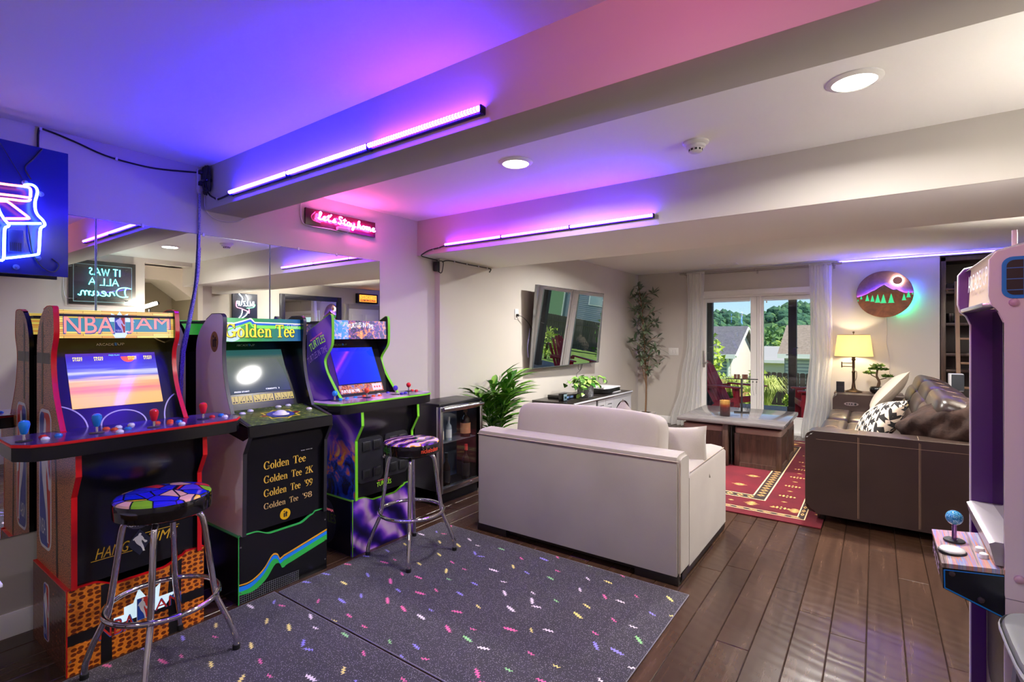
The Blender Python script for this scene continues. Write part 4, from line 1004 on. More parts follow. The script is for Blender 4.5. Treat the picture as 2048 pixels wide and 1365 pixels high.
BIND = mat('carpet_edge', (132, 126, 138), .95, bump=(300, .5))
for lab, x0, x1, y0, y1 in (('dark confetti-print carpet mat beside the cream loveseat back, farther of the two', -2.68, -.822, 1.521, 2.815), ('dark confetti-print carpet mat under the basketball cabinet stool, nearer of the two', -2.70, -.85, .42, 1.517)):
    t = thing('carpet_mat', lab, 'carpet', ((x0 + x1) / 2, (y0 + y1) / 2, 0), 'confetti carpet mats')
    fin('pile', MB().box(x0 + .008, x1 - .008, y0 + .008, y1 - .008, .0005, .0075), CARP, t, smooth=0)
    fin('bound_edge', MB().tube([(x0 + .006, y0 + .006, .004), (x1 - .006, y0 + .006, .004), (x1 - .006, y1 - .006, .004), (x0 + .006, y1 - .006, .004)], .0038, 6, closed=True), BIND, t)

# ------------------------------------------------------------------ red rug
def f_rug(n):
    v = n.obj(); k = n.noise(v, 3, 4)
    n.col(n.ramp(k, [(.3, (80, 4, 22)), (.7, (104, 9, 28))])); n.bump(n.noise(n.n('Mapping', ins={'Vector': v, 'Scale': (300, 60, 1)}).outputs[0], 1, 2), .4, .003)
RUG = tmat('red_wool', f_rug, rough=.95)
rx0, rx1, ry0, ry1 = -2.75, -.325, 4.335, 7.78
t = thing('area_rug', 'red patterned area rug with cream borders under the coffee table', 'rug', ((rx0 + rx1) / 2, (ry0 + ry1) / 2, 0))
fin('field', MB().box(rx0, rx1, ry0, ry1, .0005, .009, b=.003), RUG, t)
cr = mat('rug_cream', (222, 196, 150), .95); dk_ = mat('rug_black', (44, 26, 26), .95); gd = mat('rug_gold', (204, 158, 92), .95)
Z = .0094
def band(mb, a0, a1, b0, b1, k0, k1):
    # rectangular ring between insets k0 and k1
    mb.box(rx0 + k0, rx1 - k0, ry0 + k0, ry0 + k1, Z - .0004, Z).box(rx0 + k0, rx1 - k0, ry1 - k1, ry1 - k0, Z - .0004, Z)
    mb.box(rx0 + k0, rx0 + k1, ry0 + k1, ry1 - k1, Z - .0004, Z).box(rx1 - k1, rx1 - k0, ry0 + k1, ry1 - k1, Z - .0004, Z)
for k0, k1, m in ((.115, .123, cr), (.123, .165, dk_), (.165, .173, cr), (.44, .452, cr), (.452, .545, dk_), (.545, .557, cr)):
    mb = MB(); band(mb, 0, 0, 0, 0, k0, k1); fin('border_band', mb, m, t, smooth=0)
def diamond(mb, x, y, a, b, z=Z + .0006): mb.face([(x - a, y, z), (x, y - b, z), (x + a, y, z), (x, y + b, z)])
mo_ = MB(); mi_ = MB()
k = .14
for inset, step, a, b, mb, md in ((.144, .10, .036, .014, mo_, mi_), (.498, .085, .030, .034, mo_, mi_)):
    x = rx0 + inset; 
    while x < rx1 - inset:
        diamond(mb, x, ry0 + inset, a, b); diamond(md, x, ry0 + inset, a * .5, b * .5, Z + .0009); diamond(mb, x, ry1 - inset, a, b); x += step
    y = ry0 + inset + step
    while y < ry1 - inset:
        diamond(mb, rx1 - inset, y, b, a); diamond(md, rx1 - inset, y, b * .5, a * .5, Z + .0009); diamond(mb, rx0 + inset, y, b, a); y += step
rr_ = random.Random(3)
for i in range(9):
    y = ry0 + .32 + i * .36; 
    for s_ in (-1, 1): 
        x = rx1 - .305 if s_ > 0 else rx0 + .305
        for q in range(5): diamond(mo_, x + (q - 2) * .028, y, .012, .020 + .012 * (2 - abs(q - 2)))
        diamond(mi_, x, y, .018, .014, Z + .0009); diamond(mo_, x, y + .18, .026, .012)
for i in range(7):
    x = rx0 + .3 + i * .32
    for yy in (ry0 + .305, ry1 - .305):
        for q in range(5): diamond(mo_, x, yy + (q - 2) * .022, .030 + .018 * (2 - abs(q - 2)), .010)
        diamond(mo_, x + .16, yy, .024, .014)
for x, y in ((-1.0, 5.55), (-1.05, 5.17), (-1.55, 5.3), (-2.0, 5.5), (-1.3, 4.98), (-1.9, 5.0), (-1.2, 7.05)):
    for q in range(3): diamond(mo_, x, y + (q - 1) * .022, .075 - .03 * abs(q - 1), .013)
    diamond(mi_, x, y, .02, .012, Z + .0009)
fin('woven_motif', mo_, gd, t, smooth=0, kind='stuff'); fin('woven_motif_core', mi_, dk_, t, smooth=0, kind='stuff')

# ------------------------------------------------------------------ cream loveseat (seen from behind)
def f_linen(n):
    v = n.obj(); a = n.noise(n.n('Mapping', ins={'Vector': v, 'Scale': (260, 260, 700)}).outputs[0], 1, 2); b = n.noise(v, 3, 3)
    n.col(n.mix(n.math('MULTIPLY', a, .45), n.ramp(b, [(.3, (156, 147, 139)), (.7, (168, 159, 151))]), (124, 114, 106))); n.bump(a, .25, .003)
LINEN = tmat('cream_linen', f_linen, rough=.9, sheen=.25)
lx0, lx1, ly0, ly1 = -2.37, -.895, 2.868, 3.96
DKW = mat('espresso_wood', (30, 22, 20), .4)
t = thing('loveseat', 'cream linen loveseat seen from behind on dark block feet', 'sofa', ((lx0 + lx1) / 2, (ly0 + ly1) / 2, 0))
fin('back', MB().prism([(ly0, .055), (ly0 + .19, .055), (ly0 + .19, .715), (ly0 + .15, .738), (ly0 + .05, .738), (ly0 + .006, .728), (ly0, .705)], 'x', lx0, lx1, b=.018, seg=3), LINEN, t, smooth=50)
for s_, x0, x1 in ((0, lx0, lx0 + .205), (1, lx1 - .205, lx1)):
    pr = [(x0, .055), (x1, .055), (x1, .575)] + [(x1 - .03, .602), ((x0 + x1) / 2, .612), (x0 + .03, .602)] + [(x0, .575)]
    fin('arm', MB().prism(pr, 'y', ly0 + .16, ly1, b=.022, seg=3), LINEN, t, smooth=55)
fin('seat_base', MB().box(lx0 + .2, lx1 - .2, ly0 + .17, ly1 - .02, .055, .30, b=.02), LINEN, t)
mb = MB(); cushion(mb, ((lx0 + lx1) / 2, ly0 + .62, .375), lx1 - lx0 - .42, .84, .19, e=.22); fin('seat_cushion', mb, LINEN, t)
tilt = Matrix.Rotation(R(-9), 3, 'X')
mb = MB(); cushion(mb, ((lx0 + lx1) / 2 - .005, ly0 + .315, .675), lx1 - lx0 - .40, .24, .50, e=.21, nu=40, nv=20, M=tilt, wob=.006, seed=1.4); fin('back_cushion', mb, LINEN, t)
pip = mat('linen_piping', (170, 152, 138), .9)
mb = MB().tube([(lx0 + .006, ly0 + .0005, .704), ((lx0 + lx1) / 2, ly0 - .001, .706), (lx1 - .006, ly0 + .0005, .704)], .0035, 6).tube([(lx1 - .001, ly0 + .006, .70), (lx1 - .001, ly0 + .006, .06)], .003, 6).tube([(lx1 - .012, ly0 + .24, .598), (lx1 - .012, ly1 - .03, .598), (lx1 - .03, ly1 - .004, .56), (lx1 - .02, ly1 - .002, .08)], .003, 6)
fin('piping', mb, pip, t)
for x, y in ((lx0 + .13, ly0 + .09), (lx1 - .14, ly0 + .09), (lx0 + .13, ly1 - .1), (lx1 - .14, ly1 - .1)):
    fin('foot', MB().box(x - .13, x + .13, y - .085, y + .085, .0, .056, b=.004), DKW, t)
fin('frame_rail', MB().box(lx0 + .02, lx1 - .006, ly0 + .035, ly0 + .06, .022, .056).box(lx1 - .03, lx1 - .006, ly0 + .04, ly1 - .02, .012, .056), DKW, t)
# loose pillows on the loveseat
def pil(label, c, w, h, th, r, u, m, seed=1, group=None):
    mb = MB(); pillow(mb, (0, 0, 0), w, h, th, Matrix.Identity(3), seed=seed); o = fin('throw_pillow', mb, m, smooth=70)
    o.matrix_world = Matrix.Translation(c) @ basis(r, u).to_4x4(); return tag(o, label, 'pillow', group)
pil('cream linen pillow leaning inside the loveseat, beside its right arm', (-1.06, ly0 + .56, .645), .36, .34, .15, (.80, .5, .0), (-.05, .25, 1), LINEN, 2)
pil('cream linen pillow behind the loveseat back, only its tip showing', (-1.46, ly0 + .56, .665), .42, .42, .15, (.75, .1, -.65), (.65, .2, .75), LINEN, 4)

# ------------------------------------------------------------------ beverage cooler
x0, x1, y0, y1, zt = -3.24, -2.92, 3.06, 3.615, .85
CB = mat('cooler_black', (20, 20, 23), .35); STN = mat('brushed_steel', (176, 176, 178), .26, 1); DGL = mat('cooler_inside', (70, 80, 98), .4)
t = thing('beverage_cooler', 'black under-counter drinks cooler with steel-framed glass door', 'cooler', ((x0 + x1) / 2, (y0 + y1) / 2, 0))
fin('cabinet', MB().box(x0, x1 - .045, y0, y0 + .03, .02, zt - .02, b=.003).box(x0, x1 - .045, y1 - .03, y1, .02, zt - .02, b=.003).box(x0, x0 + .02, y0, y1, .02, zt - .02).box(x0, x1 - .045, y0, y1, .02, .12), CB, t)
fin('top', MB().box(x0, x1 - .01, y0 - .002, y1 + .002, zt - .022, zt, b=.004), CB, t)
d = fin('door', MB().box(x1 - .045, x1, y0, y0 + .035, .10, zt - .025, b=.003).box(x1 - .045, x1, y1 - .035, y1, .10, zt - .025, b=.003).box(x1 - .045, x1, y0 + .035, y1 - .035, .10, .145, b=.003).box(x1 - .045, x1, y0 + .035, y1 - .035, zt - .075, zt - .025, b=.003), STN, t)
fin('glass_pane', MB().box(x1 - .03, x1 - .024, y0 + .034, y1 - .034, .144, zt - .074), GLASS, d, smooth=0)
fin('handle', MB().tube([(x1 + .018, y0 + .02, zt - .045), (x1 + .018, y1 - .02, zt - .045)], .017, 14), STN, d)
fin('toe_grille', MB().box(x0 + .05, x1 - .05, y0 + .01, y1 - .01, .0, .09), mat('grille_dark', (14, 16, 22), .4), t)
fin('lock', MB().lathe([(.012, 0), (.012, .006), (.006, .008), (0, .008)], (x1, y0 + .40, .122), 14, ax='x'), STEEL, d)
fin('added_glow_strip', MB().box(x0 + .10, x0 + .12, y0 + .05, y1 - .05, zt - .034, zt - .030).box(x0 + .03, x0 + .04, y0 + .05, y1 - .05, .485, .490), mat('cooler_fill_glow', (200, 215, 255), .4, emit=(190, 210, 255), es=2.5), t)  # glowing strips added to brighten the inside of the cooler
fin('inside_wall', MB().box(x0 + .021, x0 + .03, y0 + .03, y1 - .03, .12, zt - .03), DGL, t)
for z in (.50,):
    fin('shelf', MB().box(x0 + .04, x1 - .06, y0 + .032, y1 - .032, z, z + .008), mat('shelf_grey', (120, 124, 130), .3, .5), t)
bot = lambda r, h, nk: [(0, 0), (r, 0), (r, h * .55), (r * .9, h * .64), (nk, h * .74), (nk, h * .97), (0, h)]
amb, lab_, capm = mat('bottle_dark', (26, 18, 16), .08, coat=.5), mat('bottle_label_tan', (190, 130, 92), .6), mat('bottle_cap_red', (190, 40, 48), .4)
GRP = 'bottles inside the drinks cooler'
for lab, y, z, r_, h, bm_, lm, cm in (('dark bottle with red cap on the lower shelf of the drinks cooler', 3.50, .121, .036, .31, amb, mat('label_black', (34, 28, 30), .5), capm), ('bottle with tan skull-like label on the upper shelf of the drinks cooler', 3.49, .509, .046, .26, amb, lab_, mat('cap_brown', (90, 60, 40), .5)), ('short clear bottle with a cream label at the left of the cooler upper shelf', 3.16, .509, .034, .2, mat('bottle_clear', (90, 100, 110), .08), mat('label_cream', (190, 180, 160), .6), mat('cap_grey', (150, 150, 150), .4)), ('slim pale bottle beside the cream-labelled one on the cooler upper shelf', 3.27, .509, .026, .2, mat('bottle_pale', (150, 160, 165), .1), mat('label_white', (205, 205, 205), .6), mat('cap_grey')), ('slim dark bottle at the left of the cooler lower shelf', 3.24, .121, .034, .28, amb, mat('label_black'), mat('cap_black', (20, 20, 20), .4))):
    b_ = thing('bottle', lab, 'bottle', (-3.02, y, z), GRP)
    fin('glass', MB().lathe(bot(r_, h, r_ * .36), (-3.02, y, z), 16), bm_, b_)
    fin('paper_label', MB().lathe([(r_ + .0006, h * .12), (r_ + .0006, h * .48)], (-3.02, y, z), 20), lm, b_)
    fin('cap', MB().lathe([(r_ * .42, h * .84), (r_ * .42, h + .004), (0, h + .004)], (-3.02, y, z), 14), cm, b_)

# ------------------------------------------------------------------ TV stand
x0, x1, y0, y1, zt = -3.235, -2.69, 4.91, 6.56, .673
BKO = tmat('black_oak', lambda n: (n.col(n.ramp(n.noise(n.n('Mapping', ins={'Vector': n.obj(), 'Scale': (30, 3, 30)}).outputs[0], 2, 4), [(.3, (26, 22, 22)), (.7, (44, 38, 36))]))), rough=.25)
SLV = mat('silver_paint', (188, 190, 196), .3, .3)
t = thing('tv_stand', 'black television stand with silver arched front and louvred doors', 'cabinet', ((x0 + x1) / 2, (y0 + y1) / 2, 0))
fin('top', MB().box(x0, x1, y0, y1, zt - .03, zt, b=.004), BKO, t)
fin('edge_strip', MB().tube([(x1 + .002, y0 + .004, zt - .012), (x1 + .002, y1 - .004, zt - .012)], .012, 10), SLV, t)
fin('side', MB().box(x0, x1 - .02, y0, y0 + .03, 0, zt - .03, b=.003), BKO, t); fin('side', MB().box(x0, x1 - .02, y1 - .03, y1, 0, zt - .03, b=.003), BKO, t)
fin('back', MB().box(x0, x0 + .012, y0, y1, .05, zt - .03), BKO, t)
ym = [y0 + .03, y0 + .60, y0 + 1.06, y1 - .03]
fin('divider', MB().box(x0, x1 - .03, ym[1] - .012, ym[1] + .012, .05, zt - .03).box(x0, x1 - .03, ym[2] - .012, ym[2] + .012, .05, zt - .03), BKO, t)
fin('bottom', MB().box(x0, x1 - .02, y0, y1, .04, .07), BKO, t)
for a, b in ((ym[0], ym[1] - .03), (ym[2] + .0, ym[3])):
    w = b - a; m_ = .045; P = [(a, .07), (a + m_, .07)] + [(a + w / 2 - (w / 2 - m_) * math.cos(PI * i / 14), .40 + .17 * math.sin(PI * i / 14)) for i in range(15)] + [(b - m_, .07), (b, .07), (b, zt - .03), (a, zt - .03)]
    fin('arched_front', MB().prism(P, 'x', x1 - .022, x1 - .006), SLV, t)
for a, b in ((ym[1] + .016, (ym[1] + ym[2]) / 2 - .003), ((ym[1] + ym[2]) / 2 + .003, ym[2] - .006)):
    d = fin('door', MB().box(x1 - .02, x1 - .004, a, a + .05, .08, zt - .035).box(x1 - .02, x1 - .004, b - .05, b, .08, zt - .035).box(x1 - .02, x1 - .004, a + .05, b - .05, zt - .10, zt - .035).box(x1 - .02, x1 - .004, a + .05, b - .05, .08, .14), SLV, t)
    for k in range(9):
        z = .15 + k * .047
        fin('louvre', MB().prism([(x1 - .02, z + .012), (x1 - .006, z), (x1 - .006, z + .028), (x1 - .02, z + .040)], 'y', a + .05, b - .05), SLV, d)
    fin('door_back', MB().box(x1 - .026, x1 - .021, a + .04, b - .04, .09, zt - .05), BLACKM, d)
# things on the stand
t = thing('desk_clock', 'small black and silver boxy clock at the near end of the television stand', 'clock', (-2.89, 5.02, zt))
fin('case', MB().box(-2.925, -2.862, 4.985, 5.075, zt, zt + .088, b=.006), BLACK, t)
fin('face', MB().box(-2.863, -2.858, 4.992, 5.068, zt + .008, zt + .080, b=.002), mat('clock_silver', (150, 178, 190), .15, .6), t)
fin('digits', MB().box(-2.8585, -2.857, 5.012, 5.05, zt + .03, zt + .055), mat('clock_dark', (20, 50, 60), .2), t)
t = thing('cable_box', 'flat black media box lying behind the ivy pot on the stand', 'box', (-3.05, 5.30, zt))
fin('case', MB().box(-3.16, -2.93, 5.13, 5.52, zt, zt + .045, b=.006), BLACK, t)
fin('front_strip', MB().box(-2.931, -2.928, 5.15, 5.34, zt + .01, zt + .035), mat('strip_blue', (110, 140, 190), .2), t)
t = thing('game_console', 'white and black game console lying flat at the far end of the stand', 'game console', (-2.93, 6.12, zt))
def cons(z0, z1, k): return [(-3.10 - k, 5.95), (-2.80, 5.90 - k), (-2.765 + k, 6.0), (-2.78 + k, 6.36 + k), (-3.10 - k, 6.33)]
fin('core', MB().prism(cons(0, 0, 0), 'z', zt + .008, zt + .062, b=.008), BLACK, t)
fin('shell', MB().prism(cons(0, 0, .008), 'z', zt + .062, zt + .078, b=.006).prism([(-3.10, 6.02), (-2.775, 6.12), (-2.77, 6.37), (-3.1, 6.34)], 'z', zt, zt + .012, b=.004), mat('console_white', (222, 222, 226), .35), t)
t = thing('headset', 'black gaming headset resting in the far open cubby of the stand', 'headphones', (-2.78, 6.28, .07))
fin('headband', MB().tube(smooth_path([(-2.76, 6.15, .46), (-2.76, 6.17, .56), (-2.76, 6.27, .60), (-2.76, 6.37, .56), (-2.76, 6.39, .46)], 4), .012, 8), BLACKM, t)
mb = MB(); cushion(mb, (-2.75, 6.16, .40), .07, .055, .12, e=.6, nu=16, nv=10); cushion(mb, (-2.75, 6.385, .40), .07, .055, .12, e=.6, nu=16, nv=10); fin('ear_cup', mb, mat('ear_cup_slate', (58, 66, 78), .35), t)
fin('stand', MB().box(-2.83, -2.72, 6.18, 6.37, .071, .085, b=.004).cyl((-2.775, 6.275, .085), (-2.775, 6.275, .58), .010, 8), BLACKM, t)
# ivy in a woven pot
t = thing('potted_ivy', 'trailing green ivy in a silver woven square pot on the stand', 'plant', (-2.87, 5.55, zt))
fin('pot', MB().prism([(5.475, zt), (5.605, zt), (5.625, zt + .15), (5.455, zt + .15)], 'x', -2.945, -2.795, b=.006), tmat('woven_silver', lambda n: (n.col(n.ramp(n.noise(n.n('Mapping', ins={'Vector': n.obj(), 'Scale': (60, 60, 160)}).outputs[0], 1, 3), [(.35, (70, 70, 74)), (.6, (190, 192, 196))]))), rough=.35, metal=.4), t)
def leafmesh(name, L, Wd, m, fold=.25, droop=.2, heart=False):
    mb = MB(); n_ = 4
    prof = [0, .62, 1, .78, 0] if not heart else [0.35, 1, .92, .55, 0]
    rows = []
    for i in range(n_ + 1):
        x = L * i / n_; w = Wd / 2 * prof[i]; z = -droop * L * (i / n_) ** 2
        rows.append([Vector((x, -w, z + fold * w)), Vector((x, 0, z)), Vector((x, w, z + fold * w))])
    for a, b in zip(rows, rows[1:]):
        for k in range(2):
            q = []
            for p in (a[k], b[k], b[k + 1], a[k + 1]):
                if all((p - r_).length > 1e-6 for r_ in q): q.append(p)
            if len(q) > 2: mb.face(q)
    bm = mb.bm; bmesh.ops.remove_doubles(bm, verts=bm.verts, dist=1e-6)
    me = bpy.data.meshes.new(name); bm.to_mesh(me); bm.free(); me.materials.append(m)
    for p in me.polygons: p.use_smooth = True
    return me
def leaf_mat(name, c1, c2, rough=.35):
    def f(n):
        oi = n.n('ObjectInfo').outputs['Random']; n.col(n.ramp(oi, [(0, c1), (1, c2)])); n.b.inputs['Subsurface Weight'].default_value = 0
    return tmat(name, f, rough=rough)
def add_leaf(me, parent, pos, d, up=(0, 0, 1), sc=1):
    o = bpy.data.objects.new('leaf', me); COL.objects.link(o); o.parent = parent
    d = Vector(d).normalized(); u = Vector(up); u = u - d * u.dot(d)
    u = u.normalized() if u.length > 1e-4 else d.orthogonal().normalized()
    M = Matrix((d, u.cross(d), u)).transposed().to_4x4()
    o.matrix_local = Matrix.Translation(Vector(pos) - WL[parent]) @ M @ Matrix.Scale(sc, 4); return o
IVY = leaf_mat('ivy_leaf', (44, 98, 30), (150, 190, 92)); ivm = leafmesh('leaf', .07, .062, IVY, .2, .35, True)
rg = random.Random(5)
vm = MB()
for k in range(9):
    a = rg.uniform(0, 2 * PI); s_ = -1 if k % 3 else 1
    e = Vector((-2.87 + rg.uniform(-.10, .16), 5.54 + s_ * rg.uniform(.10, .40), zt + rg.uniform(.04, .2)))
    P = smooth_path([(-2.87, 5.54, zt + .14), ((-2.87 + e.x) / 2, (5.54 + e.y) / 2, zt + .24), e], 5); vm.tube(P, .0022, 5)
    for p in P[2::2]: add_leaf(ivm, t, p, (rg.uniform(-.6, 1), rg.uniform(-1, 1), rg.uniform(-.6, .3)), (.5, rg.uniform(-.3, .3), 1), rg.uniform(.7, 1.2))
fin('vine', vm, mat('vine_green', (80, 110, 50), .5), t)
for k in range(46):
    a = rg.uniform(0, 2 * PI); rr = rg.uniform(.02, .17); y = 5.54 + rr * math.sin(a) * 1.5
    add_leaf(ivm, t, (-2.87 + rr * math.cos(a) * .8, y, zt + .25 - 1.6 * rr * rr - .15 * abs(y - 5.54) + rg.uniform(-.05, .02)), (math.cos(a) + .3, math.sin(a), rg.uniform(-.6, .1)), (0, 0, 1), rg.uniform(.8, 1.3))

# ------------------------------------------------------------------ television on its bracket
TL, TRt, BL = Vector((-3.083, 4.794, 1.988)), Vector((-3.043, 6.41, 1.993)), Vector((-3.165, 4.745, 1.047))
tr_ = (TRt - TL).normalized(); tu = (TL - BL); tu = (tu - tr_ * tu.dot(tr_)).normalized(); tn = tr_.cross(tu)
tw, th_ = (TRt - TL).length, (TL - BL).length
BLc = TL - tu * th_
t = thing('television', 'large flat television tilted on the wall above the stand', 'television', (TVX + .12, 5.6, 1.5))
TM4 = Matrix.Translation(BLc) @ Matrix((tr_, tu, tn)).transposed().to_4x4()
fin('body', MB().box(0, tw, 0, th_, -.035, -.002, b=.006, M=TM4), BLACKM, t)
fin('rim', MB().box(-.004, tw + .004, -.004, .004, -.03, .003, M=TM4).box(-.004, tw + .004, th_ - .003, th_ + .003, -.03, .003, M=TM4).box(-.004, .003, 0, th_, -.03, .003, M=TM4).box(tw - .003, tw + .004, 0, th_, -.03, .003, M=TM4), mat('tv_rim', (150, 152, 155), .25, .9), t)
fin('screen', MB().box(.003, tw - .003, .004, th_ - .003, -.004, .001, M=TM4), mat('tv_glass', (205, 206, 208), .012, 1), t, smooth=0)
fin('bracket', MB().box(TVX + .002, TVX + .03, 5.35, 5.85, 1.35, 1.75, b=.004).box(TVX + .02, -3.11, 5.55, 5.64, 1.5, 1.6, b=.004), BLACKM, t)

# ------------------------------------------------------------------ coffee table with tucked-in storage cubes
def f_dwood(n):
    v = n.obj(); g = n.noise(n.n('Mapping', ins={'Vector': v, 'Scale': (26, 26, 3)}).outputs[0], 1.5, 5, .6, .5)
    n.col(n.ramp(g, [(.3, (52, 36, 30)), (.6, (82, 60, 50)), (.8, (100, 76, 64))])); n.bump(g, .15, .002)
def f_twood(n):
    v = n.obj(); g = n.noise(n.n('Mapping', ins={'Vector': v, 'Scale': (3, 30, 30)}).outputs[0], 1.5, 5, .6, .5)
    n.col(n.ramp(g, [(.3, (84, 80, 82)), (.7, (122, 116, 116))]))
DWOOD = tmat('dark_oak', f_dwood, rough=.42); TWOOD = tmat('grey_oak_top', f_twood, rough=.11)
x0, x1, y0, y1, zt = -1.84, -.756, 5.79, 6.95, .50
t = thing('coffee_table', 'dark wood coffee table with a pale reflective top over four storage cubes', 'table', ((x0 + x1) / 2, (y0 + y1) / 2, .01))
fin('tabletop', MB().box(x0, x1, y0, y1, zt - .04, zt, b=.004), TWOOD, t)
xm, ym_ = (x0 + x1) / 2 - .0, (y0 + y1) / 2
fin('post', MB().box(xm - .055, xm + .0, y0 + .02, y0 + .10, .0095, zt - .04, b=.003).box(xm - .055, xm, y1 - .10, y1 - .02, .0095, zt - .04, b=.003).box(xm - .05, xm - .01, y0 + .1, y1 - .1, .05, zt - .05), DWOOD, t)
fin('rail', MB().box(xm + .02, xm + .032, y0 + .06, y0 + .085, .02, zt - .045, b=.002).box(xm - .3, xm + .3, ym_ - .02, ym_ + .02, zt - .06, zt - .04), BLACKM, t)
TAUPE = mat('taupe_fabric', (146, 124, 116), .9, bump=(500, .3, .002))
GR2 = 'storage cube ottomans under the coffee table'
for lab, a, b in (('storage cube ottoman under the coffee table, front right, facing the red rug', -1.245, 5.875), ('storage cube ottoman under the coffee table, front left, behind the loveseat arm', -1.80, 5.875), ('storage cube ottoman under the coffee table, back right near the patio doors', -1.245, 6.40), ('storage cube ottoman under the coffee table, back left, mostly hidden', -1.80, 6.40)):
    w = .455; o = thing('storage_ottoman', lab, 'ottoman', (a + w / 2, b + .23, .0095), GR2); z0, z1 = .0098, .365
    fin('body', MB().box(a + .012, a + w - .012, b + .012, b + w - .012, z0, z1 - .005), DWOOD, o)
    fr_ = MB()
    for (p, q, fx) in ((a, b, 0), (a, b + w - .02, 0)):
        fr_.box(p, p + .05, q, q + .02, z0, z1, b=.002).box(p + w - .05, p + w, q, q + .02, z0, z1, b=.002).box(p + .05, p + w - .05, q, q + .02, z0, z0 + .045).box(p + .05, p + w - .05, q, q + .02, z1 - .05, z1)
    for p in (a, a + w - .02):
        fr_.box(p, p + .02, b + .02, b + .05, z0, z1, b=.002).box(p, p + .02, b + w - .05, b + w - .02, z0, z1, b=.002).box(p, p + .02, b + .05, b + w - .05, z0, z0 + .045).box(p, p + .02, b + .05, b + w - .05, z1 - .05, z1)
    fin('frame', fr_, DWOOD, o)
    mb = MB(); cushion(mb, (a + w / 2, b + w / 2, z1 + .030), w + .006, w + .006, .075, e=.18, nu=32, nv=10); fin('cushion_lid', mb, TAUPE, o)
# jar candle and jewellery stand on the table
t = thing('jar_candle', 'amber and brown jar candle on the coffee table', 'candle', (-1.40, 6.13, zt))
fin('jar', MB().lathe([(0, .003), (.052, .003), (.055, .01), (.055, .178), (.052, .180), (.0505, .176), (.0505, .01)], (-1.40, 6.13, zt), 28), tmat('jar_amber', lambda n: n.col(n.ramp(n.math('MULTIPLY_ADD', n.sep(n.obj())[2], 5.5, 0), [(.1, (40, 22, 26)), (.55, (74, 28, 30)), (.7, (116, 52, 30)), (.85, (150, 112, 58))])), rough=.08, coat=.5), t)
fin('wax', MB().lathe([(0, .150), (.05, .150), (.05, .146)], (-1.40, 6.13, zt), 20), mat('wax', (222, 196, 120), .6), t)
fin('wick', MB().cyl((-1.40, 6.13, zt + .15), (-1.402, 6.13, zt + .165), .002, 6), BLACKM, t)
IRON = mat('dark_iron', (44, 42, 42), .5, .6)
cx, cy = -1.30, 6.52; th0 = R(14)
t = thing('jewelry_stand', 'dark metal t-shaped hanging stand with charms on the coffee table', 'stand', (cx, cy, zt))
A = Matrix.Rotation(th0, 4, 'Z'); TT = Matrix.Translation((cx, cy, zt)) @ A
fin('base', MB().box(-.085, .085, -.018, .018, 0, .012, b=.003, M=TT).box(-.012, .012, -.07, .07, 0, .010, b=.003, M=TT), IRON, t)
fin('post', MB().box(-.011, .011, -.006, .006, .01, .40, b=.002, M=TT), IRON, t)
bar = fin('crossbar', MB().box(-.175, .175, -.010, .010, .395, .405, b=.002, M=TT), IRON, t)
cup = MB()
for q in (-.07, -.035, .02, .05): cup.lathe([(0, 0), (.015, 0), (.016, .05), (.013, .05), (.012, .006)], TT @ Vector((q, 0, .405)), 12)
fin('cup', cup, mat('brown_cup', (74, 44, 32), .5), bar)
hk = MB(); hb = MB(); rj = random.Random(9)
for q in (-.15, -.06, .08, .16, .12):
    p = TT @ Vector((q, -.004, .395)); L = rj.uniform(.05, .24)
    hk.tube([p, p + Vector((0, 0, -.03)), p + Vector((rj.uniform(-.01, .01), 0, -L * .6)), p + Vector((rj.uniform(-.02, .02), 0, -L))], .0014, 5); hb.ball(p + Vector((0, 0, -.025)), .009, 1)
fin('hanging_chain', hk, IRON, bar); fin('bead', hb, BLACKM, bar)
wr = MB()
for q, z_ in ((-.05, .06), (-.02, .05), (.05, .055), (.075, .045), (.06, .08)):
    c_ = TT @ Vector((q, -.01, z_)); wr.tube([c_ + Vector((.018 * math.cos(k * PI / 5), 0, .026 * math.sin(k * PI / 5))) for k in range(10)], .0014, 5, closed=True)
fin('wire_loop', wr, IRON, t)
# ------------------------------------------------------------------ leather sofa
def f_leather(n):
    v = n.obj(); vo = n.n('TexVoronoi', feature='DISTANCE_TO_EDGE', ins={'Vector': v, 'Scale': 260}).outputs[0]
    k = n.noise(v, 4, 4)
    n.col(n.ramp(k, [(.3, (50, 38, 33)), (.7, (57, 44, 38))])); n.bump(n.math('ADD', n.math('MULTIPLY', vo, .25), n.math('MULTIPLY', n.noise(v, 60, 2), .3)), .07, .002)
    n.l(n.math('MULTIPLY_ADD', k, .02, .30), n.b.inputs['Roughness'])
LEA = tmat('brown_leather', f_leather, rough=.34, spec=.6)
STI = mat('tan_stitching', (150, 126, 104), .7)
sx0, sx1, sy0, sy1 = -.44, .62, 4.487, 7.74
t = thing('leather_sofa', 'long dark brown leather sofa along the right, with stitched seams', 'sofa', ((sx0 + sx1) / 2, (sy0 + sy1) / 2, 0))
def armprof(x0, x1, z0, z1, r_):
    q = []
    for cx, cz, a0 in ((x1 - r_, z0 + r_, -90), (x1 - r_, z1 - r_, 0), (x0 + r_, z1 - r_, 90), (x0 + r_ * 1.3, z0 + r_ * 1.3, 180)):
        rr = r_ if a0 != 180 else r_ * 1.3
        q += [(cx + rr * math.cos(R(a0 + 15 * i)), cz + rr * math.sin(R(a0 + 15 * i))) for i in range(7)]
    return q
